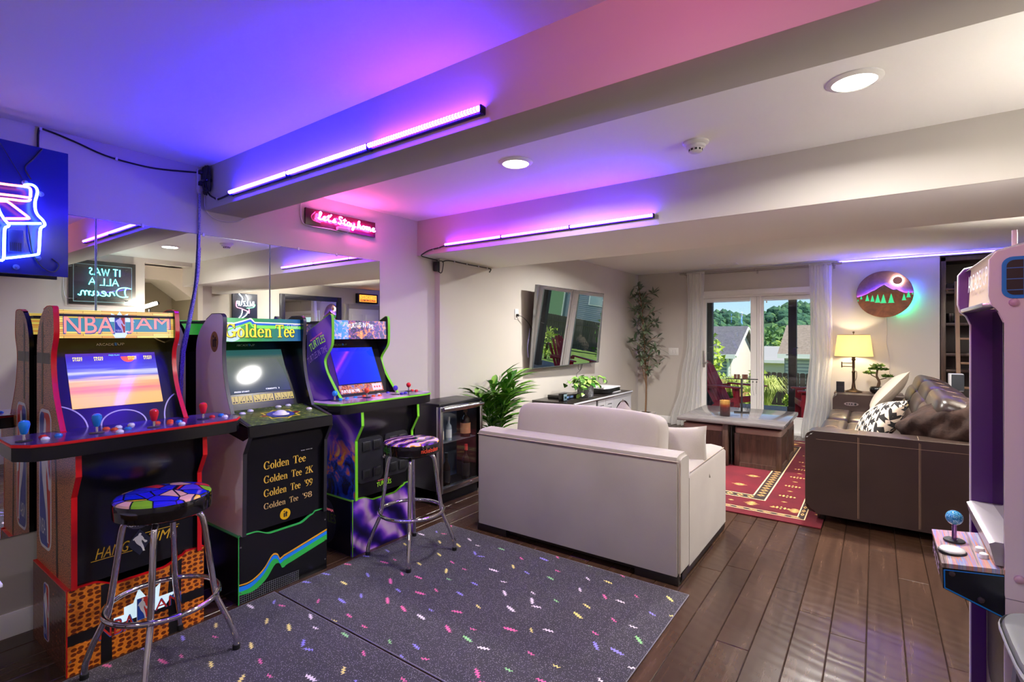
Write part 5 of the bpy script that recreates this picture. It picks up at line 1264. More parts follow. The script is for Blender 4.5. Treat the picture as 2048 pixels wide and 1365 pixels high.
for a, b in ((sy0, sy0 + .23), (sy1 - .23, sy1)):
    ar = fin('arm', MB().prism(armprof(sx0, sx1 - .02, .065, .69, .055), 'y', a, b, b=.02, seg=3), LEA, t, smooth=50)
    pp = armprof(sx0, sx1 - .02, .065, .69, .055)
    fin('piping', MB().tube([(x * .998 + .0004, (a if a == sy0 else b) + (.006 if a == sy0 else -.006), z + .001) for x, z in pp][7:26], .004, 6), mat('leather_piping', (62, 48, 42), .35), ar)
    if a == sy0:
        st_ = MB()
        for x in (-.104, .247): st_.tube([(x - .003, a - .0008, .08), (x - .003, a - .0008, .672), (x - .003, a + .02, .6905), (x - .003, a + .2, .6905)], .0016, 5).tube([(x + .004, a - .0002, .08), (x + .004, a - .0002, .672)], .0012, 5)
        st_.tube([(sx0 + .07, a - .0006, .632), (sx1 - .1, a - .0006, .632)], .0012, 5)
        fin('stitching', st_, STI, ar)
    else:
        cp = fin('control_panel', MB().prism([(-.245 + (.075 + .0) * math.cos(q) * (1) , .575 + .022 * math.sin(q)) for q in [2 * PI * i / 28 for i in range(28)]], 'y', a - .006, a + .004, b=.002), mat('panel_nickel', (170, 165, 160), .3, .9), ar)
        bt = MB()
        for q in (-.045, -.02, .005): bt.lathe([(.009, 0), (.008, -.004), (0, -.005)], (-.245 + q, a - .006, .575), 12, ax='y')
        bt.lathe([(.013, 0), (.011, -.005), (0, -.006)], (-.245 + .042, a - .006, .575), 14, ax='y')
        fin('button', bt, BLACKM, cp)
fin('base', MB().box(sx0 + .06, sx1, sy0 + .2, sy1 - .2, .08, .34, b=.02), LEA, t)
fin('back_frame', MB().prism([(.30, .08), (.64, .08), (.66, .78), (.60, .86), (.42, .84)], 'y', sy0 + .21, sy1 - .21, b=.03, seg=3), LEA, t, smooth=50)
n3 = 3; L3 = (sy1 - sy0 - .46) / n3
for k in range(n3):
    yc = sy0 + .23 + L3 * (k + .5)
    for j, (xa, xb_) in enumerate(((-.455, -.235), (-.245, -.03), (-.04, .26))):
        mb = MB(); cushion(mb, ((xa + xb_) / 2, yc, .405 - .006 * j), xb_ - xa + .012, L3 - .008, .22 + .012 * (1 - j), e=.32, nu=32, nv=12); fin('seat_cushion', mb, LEA, t, smooth=70)
    for j, (xa, za, w_, h_) in enumerate(((.345, .585, .26, .24), (.41, .745, .28, .22), (.485, .86, .30, .20))):
        mb = MB(); cushion(mb, (xa, yc, za), w_, L3 - .01, h_, e=.42, nu=32, nv=12, M=Matrix.Rotation(R(18), 3, 'Y')); fin('back_cushion', mb, LEA, t, smooth=70)
    sm = MB()
    for dy in (-L3 * .22, L3 * .22):
        sm.tube(smooth_path([(-.462, yc + dy, .40), (-.42, yc + dy, .505), (-.345, yc + dy, .530), (-.245, yc + dy, .502), (-.13, yc + dy, .519), (-.03, yc + dy, .495), (.1, yc + dy, .51)], 4), .0022, 5)
        sm.tube(smooth_path([(.235, yc + dy, .62), (.275, yc + dy, .70), (.285, yc + dy, .79), (.345, yc + dy, .87), (.365, yc + dy, .92), (.44, yc + dy, .968), (.53, yc + dy, .955)], 4), .0022, 5)
    fin('stitching', sm, STI, t)
for x, y in ((sx0 + .1, sy0 + .1), (sx1 - .1, sy0 + .1), (sx0 + .1, sy1 - .1), (sx1 - .1, sy1 - .1)):
    fin('foot', MB().lathe([(0, .0), (.028, .0), (.034, .07), (0, .07)], (x, y, .009 if x < -.325 or (y > 7) and x < -.33 else 0), 16), DKW, t)
NATL = mat('natural_linen', (196, 182, 164), .9, bump=(260, .4, .003))
pil('natural linen pillow leaning against the far end of the leather sofa back', (.11, 6.62, .83), .50, .54, .15, (0, -1, .10), (.62, .08, .78), NATL, 3)
def f_hound(n):
    v = n.obj(); s = n.sep(n.n('Mapping', ins={'Vector': v, 'Rotation': (0, 0, .5), 'Scale': (14, 14, 14)}).outputs[0])
    def tri(x): return n.math('FRACT', x)
    fx, fy = tri(s[0]), tri(s[1])
    a = n.math('LESS_THAN', fx, .5); b = n.math('LESS_THAN', fy, .5)
    dg = n.math('LESS_THAN', n.math('FRACT', n.math('MULTIPLY', n.math('ADD', s[0], s[1]), 2)), .5)
    both = n.math('MULTIPLY', a, b); ex = n.math('ABSOLUTE', n.math('SUBTRACT', a, b))
    f = n.math('MAXIMUM', both, n.math('MULTIPLY', ex, dg))
    n.col(n.mix(f, (226, 208, 186), (22, 18, 20)))
pil('houndstooth black and cream pillow on the leather sofa beside the near arm', (.02, 5.22, .695), .46, .44, .22, (.30, -.9, .20), (.55, .25, .75), tmat('houndstooth', f_hound, rough=.9), 5)
# bunched dark velvet throw over the near seat
VEL = tmat('brown_velvet', lambda n: (n.col(n.ramp(n.noise(n.obj(), 9, 5, .6, 1), [(.3, (34, 21, 18)), (.7, (62, 42, 34))])), n.bump(n.noise(n.obj(), 30, 4), .4, .01)), rough=.85, spec=.25)
mb = MB()
def thr(u, v):
    a = u * 2 * PI; b = v * PI
    p = Vector((.46 * math.sin(b) * math.cos(a), .28 * math.sin(b) * math.sin(a), .20 * math.cos(b)))
    w = (.018 * math.sin(4 * a + 5 * b) + .013 * math.sin(9 * a - 6 * b) + .007 * math.sin(19 * a + 7 * b)) * math.sin(b)
    p += p.normalized() * w
    if p.z < -.07: p.z = -.07 + (p.z + .07) * .25
    p.z += .14 * (p.x + .05)
    return p + Vector((.61, 4.92, .765))
mb.grid(thr, 96, 40, cu=True)
o = fin('velvet_cushion', mb, VEL, loc=(.61, 4.92, .6), smooth=80); tag(o, 'large crumpled dark brown velvet cushion heaped at the near end of the leather sofa', 'cushion')

# ------------------------------------------------------------------ end table, lamp, bonsai, clock box
t = thing('end_table', 'dark end table behind the far arm of the leather sofa', 'table', (-.1, 7.95, 0))
fin('tabletop', MB().box(-.44, .28, 7.765, 8.15, .655, .685, b=.004), DWOOD, t)
for x in (-.41, .25):
    for y in (7.79, 8.12): fin('leg', MB().box(x - .02, x + .02, y - .02, y + .02, 0 if (x > -.3 or y > 7.79) else .0095, .655, b=.003), DWOOD, t)
BRZ = mat('bronze', (66, 50, 36), .35, .8)
lx, ly, lz = -.235, 7.95, .685
t = thing('table_lamp', 'bronze swing-arm table lamp with glowing yellow shade beside the curtain', 'lamp', (lx, ly, lz))
fin('base', MB().lathe([(0, 0), (.095, 0), (.098, .006), (.09, .016), (.05, .028), (.026, .045), (.020, .09), (.016, .12)], (lx, ly, lz), 28), BRZ, t)
fin('stem', MB().lathe([(.016, .11), (.017, .25), (.022, .262), (.014, .275), (.012, .40), (.020, .41), (.024, .425), (.018, .44), (.024, .455), (.014, .47), (.010, .52), (.010, .70), (0, .70)], (lx, ly, lz), 18), BRZ, t)
ar = fin('swing_arm', MB().tube([(lx, ly, lz + .375), (lx - .125, ly - .01, lz + .375)], .005, 8).tube([(lx, ly, lz + .33), (lx - .125, ly - .01, lz + .33)], .005, 8).box(lx - .135, lx - .12, ly - .018, ly - .002, lz + .315, lz + .39, b=.003).lathe([(.016, 0), (.016, .09), (0, .09)], (lx, ly, lz + .31), 14), BRZ, t)
fin('switch_cord', MB().tube(smooth_path([(lx + .012, ly - .01, lz + .27), (lx + .032, ly - .012, lz + .27), (lx + .034, ly - .012, lz + .2), (lx + .02, ly - .012, lz + .15)], 4), .003, 6), BRZ, t)
shd = bpy.data.materials.new('lamp_shade_linen'); shd.use_nodes = True; n_ = NT(shd)
df = n_.n('BsdfDiffuse', ins={'Color': C3((244, 234, 196))}); tl_ = n_.n('BsdfTranslucent', ins={'Color': C3((255, 244, 206))}); mx = n_.n('MixShader', ins={0: .62}); n_.l(df.outputs[0], mx.inputs[1]); n_.l(tl_.outputs[0], mx.inputs[2]); n_.l(mx.outputs[0], n_.out.inputs['Surface'])
fin('shade', MB().lathe([(.212, .462), (.178, .745)], (lx, ly, lz), 48).lathe([(.2105, .462), (.1765, .745)], (lx, ly, lz), 48), shd, t)
fin('shade_rim', MB().tube([(lx + .2125 * math.cos(k * PI / 24), ly + .2125 * math.sin(k * PI / 24), lz + .463) for k in range(48)], .003, 6, closed=True).tube([(lx + .178 * math.cos(k * PI / 24), ly + .178 * math.sin(k * PI / 24), lz + .745) for k in range(48)], .003, 6, closed=True).tube([(lx - .178, ly, lz + .742), (lx + .178, ly, lz + .742)], .002, 5), mat('rim_brown', (120, 90, 50), .5), t)
fin('finial', MB().lathe([(.004, .70), (.004, .76), (.012, .772), (.010, .785), (0, .79)], (lx, ly, lz), 12), BRZ, t)
fin('bulb', MB().lathe([(0, .52), (.015, .525), (.03, .57), (.03, .60), (.018, .63), (0, .64)], (lx, ly, lz), 16), mat('bulb_glow', (255, 240, 200), .5, emit=(255, 232, 190), es=150), t)
t = thing('photo_frame', 'small black two-part display box beside the table lamp', 'frame', (-.375, 7.86, .685))
fin('case', MB().box(-.42, -.33, 7.845, 7.87, .685, .822, b=.004), BLACKM, t)
fin('panel', MB().box(-.412, -.338, 7.842, 7.846, .693, .750).box(-.412, -.338, 7.842, 7.846, .757, .815), mat('panel_dark', (32, 32, 36), .2), t)
bx, by, bz_ = .02, 7.92, .685
t = thing('bonsai_tree', 'small bonsai tree in a black bowl on the end table', 'plant', (bx, by, bz_))
fin('bowl', MB().lathe([(0, 0), (.06, 0), (.085, .03), (.088, .06), (.075, .085), (.068, .08), (0, .075)], (bx, by, bz_), 24), mat('black_glaze', (14, 14, 16), .12, coat=.4), t)
BARK = mat('bark_brown', (84, 62, 44), .85, bump=(60, .6, .005))
fin('trunk', MB().tube(smooth_path([(bx, by, bz_ + .07), (bx + .015, by, bz_ + .15), (bx - .01, by, bz_ + .22), (bx + .0, by, bz_ + .32)], 4), [.018] * 4 + [.014] * 4 + [.011] * 4 + [.008], 8).tube([(bx + .005, by, bz_ + .19), (bx - .07, by - .01, bz_ + .235)], .006, 6).tube([(bx, by, bz_ + .17), (bx + .09, by + .01, bz_ + .20)], .006, 6), BARK, t)
GRN = tmat('needle_green', lambda n: n.col(n.ramp(n.noise(n.obj(), 30, 3), [(.3, (52, 84, 28)), (.7, (118, 152, 52))])), rough=.8)
rb = random.Random(4); mb = MB()
for cx_, cy_, cz_, sc_ in ((bx, by, bz_ + .345, .075), (bx - .085, by, bz_ + .25, .065), (bx + .10, by, bz_ + .215, .062), (bx + .05, by, bz_ + .30, .06), (bx - .04, by, bz_ + .305, .055)):
    for q in range(110):
        a = rb.uniform(0, 2 * PI); r_ = sc_ * rb.random() ** .5; p = Vector((cx_ + r_ * math.cos(a), cy_ + r_ * math.sin(a), cz_ + rb.uniform(-.010, .026) * (1.3 - r_ / sc_)))
        d = Vector((rb.uniform(-1, 1), rb.uniform(-1, 1), rb.uniform(.1, 1))).normalized() * .030; w = d.cross(Vector((0, 0, 1))).normalized() * .012
        mb.face([p - w, p + w, p + d]); mb.face([p - d * .2, p + w * 1.2 + d * .4, p + d * .6 - w])
fin('foliage', mb, GRN, t, kind='stuff', smooth=0)
t = thing('bookshelf_speaker', 'small black and white speaker on a thin stand behind the leather sofa', 'speaker', (.73, 7.55, 0))
fin('case', MB().box(.672, .795, 7.50, 7.63, .795, .99, b=.005), mat('speaker_white', (222, 224, 228), .35), t)
fin('grille', MB().box(.690, .798, 7.493, 7.502, .802, .983, b=.004), mat('grille_cloth', (48, 52, 60), .8), t)
fin('pole', MB().cyl((.745, 7.57, .012), (.745, 7.57, .796), .010, 10), BLACKM, t); fin('base', MB().lathe([(0, 0), (.07, 0), (.07, .01), (0, .014)], (.745, 7.57, 0), 24), BLACKM, t)

# ------------------------------------------------------------------ curtains and rod
NKL = mat('brushed_nickel', (172, 166, 160), .3, 1)
t = thing('curtain_rod', 'double brushed nickel curtain rod above the patio doors', 'curtain rod', (-1.44, 8.09, 2.38))
fin('rod', MB().cyl((-2.47, 8.075, 2.388), (-.42, 8.075, 2.388), .011, 12), NKL, t)
fin('rod', MB().cyl((-2.44, 8.13, 2.372), (-.44, 8.13, 2.372), .008, 12), NKL, t)
for x in (-2.49, -.40): fin('finial', MB().lathe([(0, -.03), (.016, -.03), (.018, -.01), (.018, .03), (.013, .035), (0, .036)], (x, 8.075, 2.388), 16, ax='x'), NKL, t)
for x in (-2.44, -1.42, -.46): fin('bracket', MB().box(x - .006, x + .006, 8.06, 8.199, 2.365, 2.378, b=.002).box(x - .012, x + .012, 8.192, 8.2, 2.33, 2.41, b=.002).cyl((x, 8.075, 2.368), (x, 8.075, 2.402), .013, 10), NKL, t)
sh = bpy.data.materials.new('sheer_white'); sh.use_nodes = True; n_ = NT(sh)
d1 = n_.n('BsdfDiffuse', ins={'Color': (.93, .93, .92, 1)}); d2 = n_.n('BsdfTranslucent', ins={'Color': (.93, .93, .92, 1)}); d3 = n_.n('BsdfTransparent')
m1 = n_.n('MixShader', ins={0: .55}); m2 = n_.n('MixShader', ins={0: .16}); n_.l(d1.outputs[0], m1.inputs[1]); n_.l(d2.outputs[0], m1.inputs[2]); n_.l(m1.outputs[0], m2.inputs[1]); n_.l(d3.outputs[0], m2.inputs[2]); n_.l(m2.outputs[0], n_.out.inputs['Surface'])
def curtain(label, rows, folds, ph):
    t = thing('curtain', label, 'curtain', (rows[0][1], 8.075, 0), 'sheer white curtains')
    def at(z):
        for (za, a0, a1), (zb, b0, b1) in zip(rows, rows[1:]):
            if zb <= z <= za:
                k = (za - z) / (za - zb); k = k * k * (3 - 2 * k); return a0 + (b0 - a0) * k, a1 + (b1 - a1) * k
        return rows[-1][1:]
    def f(u, v):
        z = 2.395 - v * 2.385; a, b = at(min(max(z, rows[-1][0]), rows[0][0]))
        amp = .012 + .030 * min(1, v * 1.6) + .02 * max(0, v - .8)
        off = amp * math.sin(u * folds * 2 * PI + ph + .8 * math.sin(v * 3 + u * 4)) + .012 * math.sin(u * 23 + v * 2)
        return Vector((a + (b - a) * u + .012 * math.sin(v * 5 + u * 9), 8.072 + off - .08 * max(0, v - .75), z))
    fin('fabric', MB().grid(f, 84, 30), sh, t, smooth=80)
    a, b = at(2.39)
    fin('header', MB().grid(lambda u, v: Vector((a + (b - a) * u, 8.075 + .018 * math.cos(v * 2 * PI), 2.388 + .018 * math.sin(v * 2 * PI) + .001)) + Vector((0, .004 * math.sin(u * folds * 4 * PI), 0)), 40, 10), sh, t, smooth=80)
curtain('sheer white curtain at the left of the patio doors, hem trailing on the floor', [(2.395, -2.41, -2.14), (1.3, -2.42, -2.16), (.7, -2.50, -2.22), (.0, -2.68, -2.25)], 6, .4)
curtain('sheer white curtain at the right of the patio doors, beside the yellow lamp', [(2.395, -.75, -.485), (1.2, -.745, -.46), (.6, -.78, -.50), (.0, -.84, -.55)], 6, 1.7)

# ------------------------------------------------------------------ round wood wall art with LED back light
ax_, ay, az, ar_ = .09, 8.135, 1.955, .300
def f_art(n):
    v = n.obj(); g = n.noise(v, 9, 5, .65, .8); z = n.sep(v)[2]
    n.col(n.mix(n.ramp(z, [(.0, (0, 0, 0)), (.06, (255, 255, 255))]), n.ramp(g, [(.3, (96, 52, 26)), (.7, (148, 88, 46))]), n.ramp(g, [(.3, (84, 54, 48)), (.7, (128, 92, 78))]))); n.bump(g, .2, .004)
ART = tmat('stained_wood_disc', f_art, rough=.5)
t = thing('wall_art', 'round wooden wall art of mountains and moon with blue and green glow', 'wall art', (ax_, ay, az))
fin('disc', MB().lathe([(0, .012), (ar_, .012), (ar_, -.008), (ar_ - .004, -.012), (0, -.012)], (ax_, ay, az), 64, ax='y'), ART, t)
yf_ = ay - .0125
def A2(x, z): return (ax_ + x, yf_, az + z)
fin('sky_panel', MB().face([A2(*p) for p in ell(0, 0, ar_ - .006, ar_ - .006, 12 + 6, 180 - 6 + 6, 30)]), mat('stained_sky', (104, 74, 64), .5), t) if False else None
ridge = [(-.295, -.035), (-.25, -.02), (-.21, -.005), (-.17, .015), (-.13, .045), (-.105, .05), (-.06, .085), (-.015, .115), (.0, .12), (.04, .085), (.09, .05), (.125, .058), (.16, .03), (.21, .005), (.27, .0), (.298, -.002)]
blue_g = ledmat('art_blue_glow', ((.05, .03, 1.0), 330)); grn_g = ledmat('art_green_glow', ((.01, .45, .16), .9)); wht_g = ledmat('art_white_glow', ((1, .95, .9), 130))
fin('ridge_light', MB().tube([(ax_ + x * .98, yf_ - .010, az + z - .008) for x, z in ridge], .004, 6), blue_g, t)
land = [(x, z) for x, z in ridge] + [(x, z) for x, z in ell(0, 0, ar_ - .003, ar_ - .003, 0, -180, 40)][::1]
fin('mountain', MB().slab2([(x, z) for x, z in land], (ax_, yf_ - .020, az), XR, ZU, .008), ART, t, smooth=0)
hl = [(ax_ + .135 + .043 * math.cos(k * PI / 20), yf_ - .010, az + .165 + .043 * math.sin(k * PI / 20)) for k in range(40)]
fin('moon_halo', MB().tube(hl, .005, 6, closed=True), wht_g, t)
fin('moon', MB().lathe([(0, -.026), (.049, -.026), (.049, -.018), (0, -.018)], (ax_ + .135, yf_, az + .165), 40, ax='y'), mat('moon_wood', (176, 128, 104), .5), t)
tr__ = MB()
for x, z, h in ((-.245, -.06, .05), (-.18, -.085, .085), (-.125, -.095, .085), (-.07, -.11, .11), (-.01, -.118, .115), (.07, -.118, .12), (.20, -.09, .085), (.245, -.055, .085), (.285, -.02, .03), (-.28, -.085, .03)):
    for q in range(4):
        w_ = h * .30 * (1 - q * .2); zz = z + h * q * .2
        tr__.face([(ax_ + x - w_, yf_ - .0285 - q * .0002, az + zz), (ax_ + x + w_, yf_ - .0285 - q * .0002, az + zz), (ax_ + x, yf_ - .0285 - q * .0002, az + zz + h * .42)])
fin('pine_cutout', tr__, grn_g, t, smooth=0)
bl_ = MB(); gr_ = MB(); wr_ = MB()
def back_arc(mb, a0, a1): mb.tube([(ax_ + .27 * math.cos(R(a)), ay + .024, az + .27 * math.sin(R(a))) for a in range(a0, a1 + 1, 6)], .004, 6)
back_arc(bl_, 2, 26); back_arc(gr_, -58, -4)
fin('back_light', bl_, ledmat('art_back_blue', ((.03, .12, 1.0), 150)), t); fin('back_light', gr_, ledmat('art_back_green', ((.02, 1.0, .42), 85)), t)
fin('cord', MB().tube(smooth_path([(ax_ + .02, 8.194, az - .29), (ax_ + .03, 8.196, az - .5), (ax_ + .02, 8.196, az - .62), (ax_ + .05, 8.196, az - .8), (ax_ + .05, 8.196, az - 1.1)], 5), .003, 6), mat('cord_clear', (200, 190, 176), .4), t)
# LED strip under the ceiling along the far wall
t = thing('led_strip', 'thin blue LED strip along the top of the far wall', 'light strip', (.6, 8.18, 2.42))
fin('strip', MB().box(-.40, 2.2, 8.180, 8.186, 2.419, 2.4215), ledmat('strip_blue_glow', ((.07, .045, 1.0), 50)), t, smooth=0)
fin('channel', MB().box(-.42, 2.2, 8.186, 8.199, 2.408, 2.432), TRIM, t, smooth=0)

# ------------------------------------------------------------------ bookcase with rolling ladder
BKW = tmat('walnut_dark', lambda n: n.col(n.ramp(n.noise(n.n('Mapping', ins={'Vector': n.obj(), 'Scale': (20, 20, 2)}).outputs[0], 2, 4), [(.3, (46, 32, 25)), (.7, (74, 54, 42))])), rough=.4)
bx0, bx1, by0, by1 = .655, 2.24, 8.225, 8.64
t = thing('bookcase', 'tall dark wood built-in bookcase right of the round wall art', 'bookcase', ((bx0 + bx1) / 2, (by0 + by1) / 2, 0))
fin('side', MB().box(bx0, bx0 + .05, by0, by1, 0, 2.39, b=.003), BKW, t); fin('side', MB().box(bx1 - .05, bx1, by0, by1, 0, 2.39, b=.003), BKW, t)
fin('divider', MB().box(1.42, 1.46, by0 + .02, by1, 0, 2.36), BKW, t)
fin('back', MB().box(bx0 + .05, bx1 - .05, by1 - .015, by1, .08, 2.36), mat('walnut_back', (40, 29, 24), .6), t)
for z in (.10, .55, 1.0, 1.20, 1.575, 1.97): fin('shelf', MB().box(bx0 + .05, bx1 - .05, by0 + .015, by1 - .015, z - .035, z, b=.002), BKW, t)
fin('cornice', MB().box(bx0 - .02, bx1 + .0, by0 - .0, by1, 2.335, 2.395, b=.006), BKW, t)
fin('ladder_rail', MB().cyl((bx0 + .04, by0 - .035, 1.985), (bx1 - .04, by0 - .035, 1.985), .012, 10).box(bx0 + .05, bx0 + .07, by0 - .04, by0 + .01, 1.965, 2.005).box(bx1 - .07, bx1 - .05, by0 - .04, by0 + .01, 1.965, 2.005), mat('rail_bronze', (92, 72, 58), .4, .6), t)
t = thing('library_ladder', 'brown wooden library ladder leaning on the bookcase rail', 'ladder', (1.05, 8.0, 0))
LW = mat('ladder_wood', (122, 92, 68), .45, bump=(20, .2, .003))
for x in (.80, 1.21): fin('rail', MB().prism([(7.86, 0), (7.91, 0), (8.205, 2.08), (8.165, 2.08)], 'x', x - .02, x + .02, b=.003), LW, t)
for k in range(7):
    z = .22 + k * .29; y = 7.885 + (8.185 - 7.885) * z / 2.08
    fin('rung', MB().box(.82, 1.19, y - .035, y + .035, z - .012, z + .012, b=.003), LW, t)
GB = 'small dark objects on the bookcase'
def objb(nm, lab, cat, fn):
    t = thing(nm, lab, cat, fn[0], GB); 
    for pn, mb, m in fn[1]: fin(pn, mb, m, t)
P = (.765, 8.38, 1.576); objb('mug', 'round dark mug on the bookcase shelf left of the ladder', 'mug', (P, [('body', MB().lathe([(0, 0), (.06, 0), (.075, .05), (.07, .12), (.06, .12), (.06, .02), (0, .02)], P, 20), BLACK), ('handle', MB().tube([(P[0] - .07 - .03 * math.sin(k * PI / 8), P[1], P[2] + .02 + .08 * k / 8) for k in range(9)], .008, 6), BLACK)]))
P = (.82, 8.4, 1.971); objb('camera', 'black camera-like box on the top bookcase shelf', 'camera', (P, [('body', MB().box(P[0] - .1, P[0] + .1, P[1] - .05, P[1] + .05, P[2], P[2] + .10, b=.01), BLACKM), ('lens', MB().lathe([(.04, 0), (.04, -.06), (.03, -.07), (0, -.06)], (P[0], P[1] - .05, P[2] + .05), 18, ax='y'), BLACK)]))
P = (1.02, 8.38, 1.576); objb('figurine', 'dark figurine with brass knob on the shelf right of the ladder rail', 'figurine', (P, [('body', MB().lathe([(0, 0), (.05, 0), (.03, .06), (.045, .12), (.02, .18), (0, .19)], P, 16), BLACK), ('knob', MB().ball((P[0], P[1] - .045, P[2] + .15), .016, 2), mat('brass', (190, 150, 70), .3, 1))]))
P = (1.22, 8.4, 1.201); objb('vase', 'dark vase on the middle bookcase shelf behind the ladder', 'vase', (P, [('body', MB().lathe([(0, 0), (.05, 0), (.075, .08), (.04, .2), (.05, .23), (.042, .23), (0, .1)], P, 18), BLACK)]))

# ------------------------------------------------------------------ claw machine at the right edge
PINKW = mat('pearl_pink', (236, 218, 223), .35, coat=.2); PURP_ = mat('purple_panel', (92, 34, 128), .25); BLU = mat('bright_blue_line', (22, 132, 214), .35); GRD = mat('dark_red_panel', (48, 24, 28), .3)
t = thing('claw_machine', 'tall claw arcade machine with pink side and blue-framed grid windows, right edge', 'arcade machine', (.55, 2.08, 0))
ya, yb_ = 1.856, 2.30
prof = [(.36, 1.672), (.262, 1.645), (.248, 1.625), (.247, 1.525), (.252, 1.502), (.268, 1.485), (.279, 1.455), (.279, .0), (.90, 0), (.90, 1.70), (.46, 1.69)]
s1 = fin('side_panel', MB().prism(prof, 'y', ya, ya + .018, b=.002), PINKW, t, smooth=25)
s2 = fin('side_panel', MB().prism([(x - .016 if x < .4 else x, z) for x, z in prof], 'y', yb_, yb_ + .018), PURP_, t, smooth=25, label='purple side panel')
fin('edge_trim', MB().tube([(x - .017, yb_ + .009, z) for x, z in prof[:8]], .0035, 6), mat('white_edge', (236, 234, 238), .3), s2)
def wrr(x0, x1, z0, z1, r_): return rrect(x0, x1, z0, z1, r_)
for x0, x1, z0, z1 in ((.272, .80, 1.518, 1.628), (.315, .80, .74, 1.497), (.315, .80, .08, .705)):
    fr_ = fin('window_frame', MB().prism(wrr(x0, x1, z0, z1, .022), 'y', ya - .003, ya + .001), BLU, s1)
    pn = fin('window_panel', MB().prism(wrr(x0 + .009, x1 - .009, z0 + .009, z1 - .009, .016), 'y', ya - .0045, ya - .002), GRD, s1)
    gm = MB(); z = z0 + .022
    while z < z1 - .012: gm.box(x0 + .009, x1 - .009, ya - .0052, ya - .0044, z - .0011, z + .0011); z += .029
    x = x0 + .042
    while x < x1 - .01: gm.box(x - .0011, x + .0011, ya - .0052, ya - .0044, z0 + .009, z1 - .009); x += .052
    fin('grid_line', gm, mat('grid_blue', (70, 120, 190), .4), s1, smooth=0)
for x, z in ((.296, 1.507), (.306, .780), (.306, .675), (.36, 1.66)): fin('bolt_cap', MB().lathe([(.011, 0), (.010, -.006), (.006, -.009), (0, -.010)], (x, ya, z), 16, ax='y'), mat('pink_cap', (214, 170, 190), .35), s1)
fin('seam', MB().box(.279, .9, ya - .0006, ya + .001, .722, .724), mat('seam_grey', (150, 130, 140), .5), s1)
for q in (.30, .345): fin('peg', MB().tube([(q, ya + .02, 1.655), (q, ya + .02, 1.700)], .006, 10), PINKW, s1)
ma = ya + .018; mz0, mz1 = 1.507, 1.640
mq = fin('marquee', MB().prism([(.255, mz0), (.262, mz1), (.60, 1.68), (.60, mz0)], 'y', ma, yb_), mat('marquee_glow', (196, 176, 150), .2, emit=(200, 170, 150), es=.25), t, smooth=20)
fin('marquee_trim', MB().box(.235, .275, ma - .004, yb_, mz0 - .010, mz0 + .002, b=.002).prism([(.248, mz1 - .004), (.262, mz1 + .010), (.34, mz1 + .032), (.34, mz1 + .022)], 'y', ma - .004, yb_), mat('trim_silver', (206, 204, 210), .25, .6), mq)
fin('lettering', put_text(MB(), 'ARCADE1UP', (.2545, yb_ - .03, mz0 + .055), (0, -1, 0), ZU, .36, .052, bold=.02, off=.003), WHITE_INK, mq, smooth=0)
fin('display_glass', MB().box(.315, .325, ma, yb_, .84, mz0 - .01), mat('claw_mirror', (120, 104, 128), .06, 1), t, smooth=0)
fin('lower_front', MB().box(.30, .31, ma, yb_, .0, .70), mat('lower_grey', (96, 84, 78), .4), t)
fin('prize_door', MB().prism(rrect(1.95, 2.22, .34, .62, .05), 'x', .292, .302), BLACK, t)
fin('lettering', put_text(put_text(MB(), 'PRIZE', (.2995, 2.24, .20), (0, -1, 0), ZU, .22, .05, bold=.03), 'DOOR', (.2995, 2.24, .13), (0, -1, 0), ZU, .19, .05, bold=.03), mat('lilac_ink', (186, 160, 190), .4), t, smooth=0)
fin('sill', MB().prism([(.262, .800), (.25, .855), (.262, .862), (.325, .862), (.325, .80)], 'y', ma, yb_), mat('sill_silver', (176, 168, 172), .3, .5), t)
dx0, dx1, dz0, dz1 = .150, .280, .782, .797; dyb = 2.165
def f_holo(n):
    v = n.obj(); k = n.noise(n.n('Mapping', ins={'Vector': v, 'Scale': (1, 60, 1), 'Rotation': (0, 0, 0)}).outputs[0], 1.2, 3)
    k = n.noise(n.n('Mapping', ins={'Vector': v, 'Scale': (90, 3, 1)}).outputs[0], 1.0, 3)
    n.col(n.ramp(k, [(.3, (110, 92, 84)), (.42, (196, 176, 164)), (.5, (224, 150, 120)), (.57, (150, 160, 210)), (.65, (214, 204, 190)), (.75, (120, 110, 120))]))
dk = fin('control_deck', MB().prism([(dx0, dz0), (dx1, dz1), (dx1, dz1 - .012), (dx0, dz0 - .012)], 'y', ya + .001, dyb), tmat('holographic_strip', f_holo, rough=.18, metal=.3), t)
nf = fin('deck_side', MB().prism([(dx0 + .002, dz0 - .012), (dx0 + .003, .712), (dx1, .664), (dx1, dz1 - .012)], 'y', ya + .004, dyb - .004), mat('deck_black', (20, 24, 34), .25), t)
fin('side_outline', MB().tube([(dx0 + .006, ya + .003, dz0 - .018), (dx0 + .007, ya + .003, .714), (dx1 - .003, ya + .003, .669)], .002, 6).tube([(dx0 + .006, ya + .003, dz0 - .018), (dx1 - .003, ya + .003, dz1 - .018)], .0015, 6), BLU, nf)
for x, z in ((dx0 + .022, .758), (dx0 + .082, .702)): fin('side_bolt', MB().lathe([(.008, 0), (.007, -.005), (0, -.007)], (x, ya + .004, z), 14, ax='y'), mat('bolt_brown', (64, 52, 54), .4), nf)
fin('lettering', put_text(MB(), 'PRIZE', (dx0 + .0018, dyb - .03, .72), (0, -1, 0), ZU, .2, .035, bold=.03, off=.001), mat('lilac_ink'), nf, smooth=0)
jx, jy, jz = .196, 2.06, dz0 + .006
js = fin('joystick', MB().lathe([(.026, 0), (.026, .003), (.006, .006), (.006, .055), (0, .056)], (jx, jy, jz), 20), mat('stick_steel', (150, 110, 170), .2, .9), t)
fin('dust_washer', MB().lathe([(.027, .0005), (.026, .0045), (.008, .006)], (jx, jy, jz), 22), BLACKM, js)
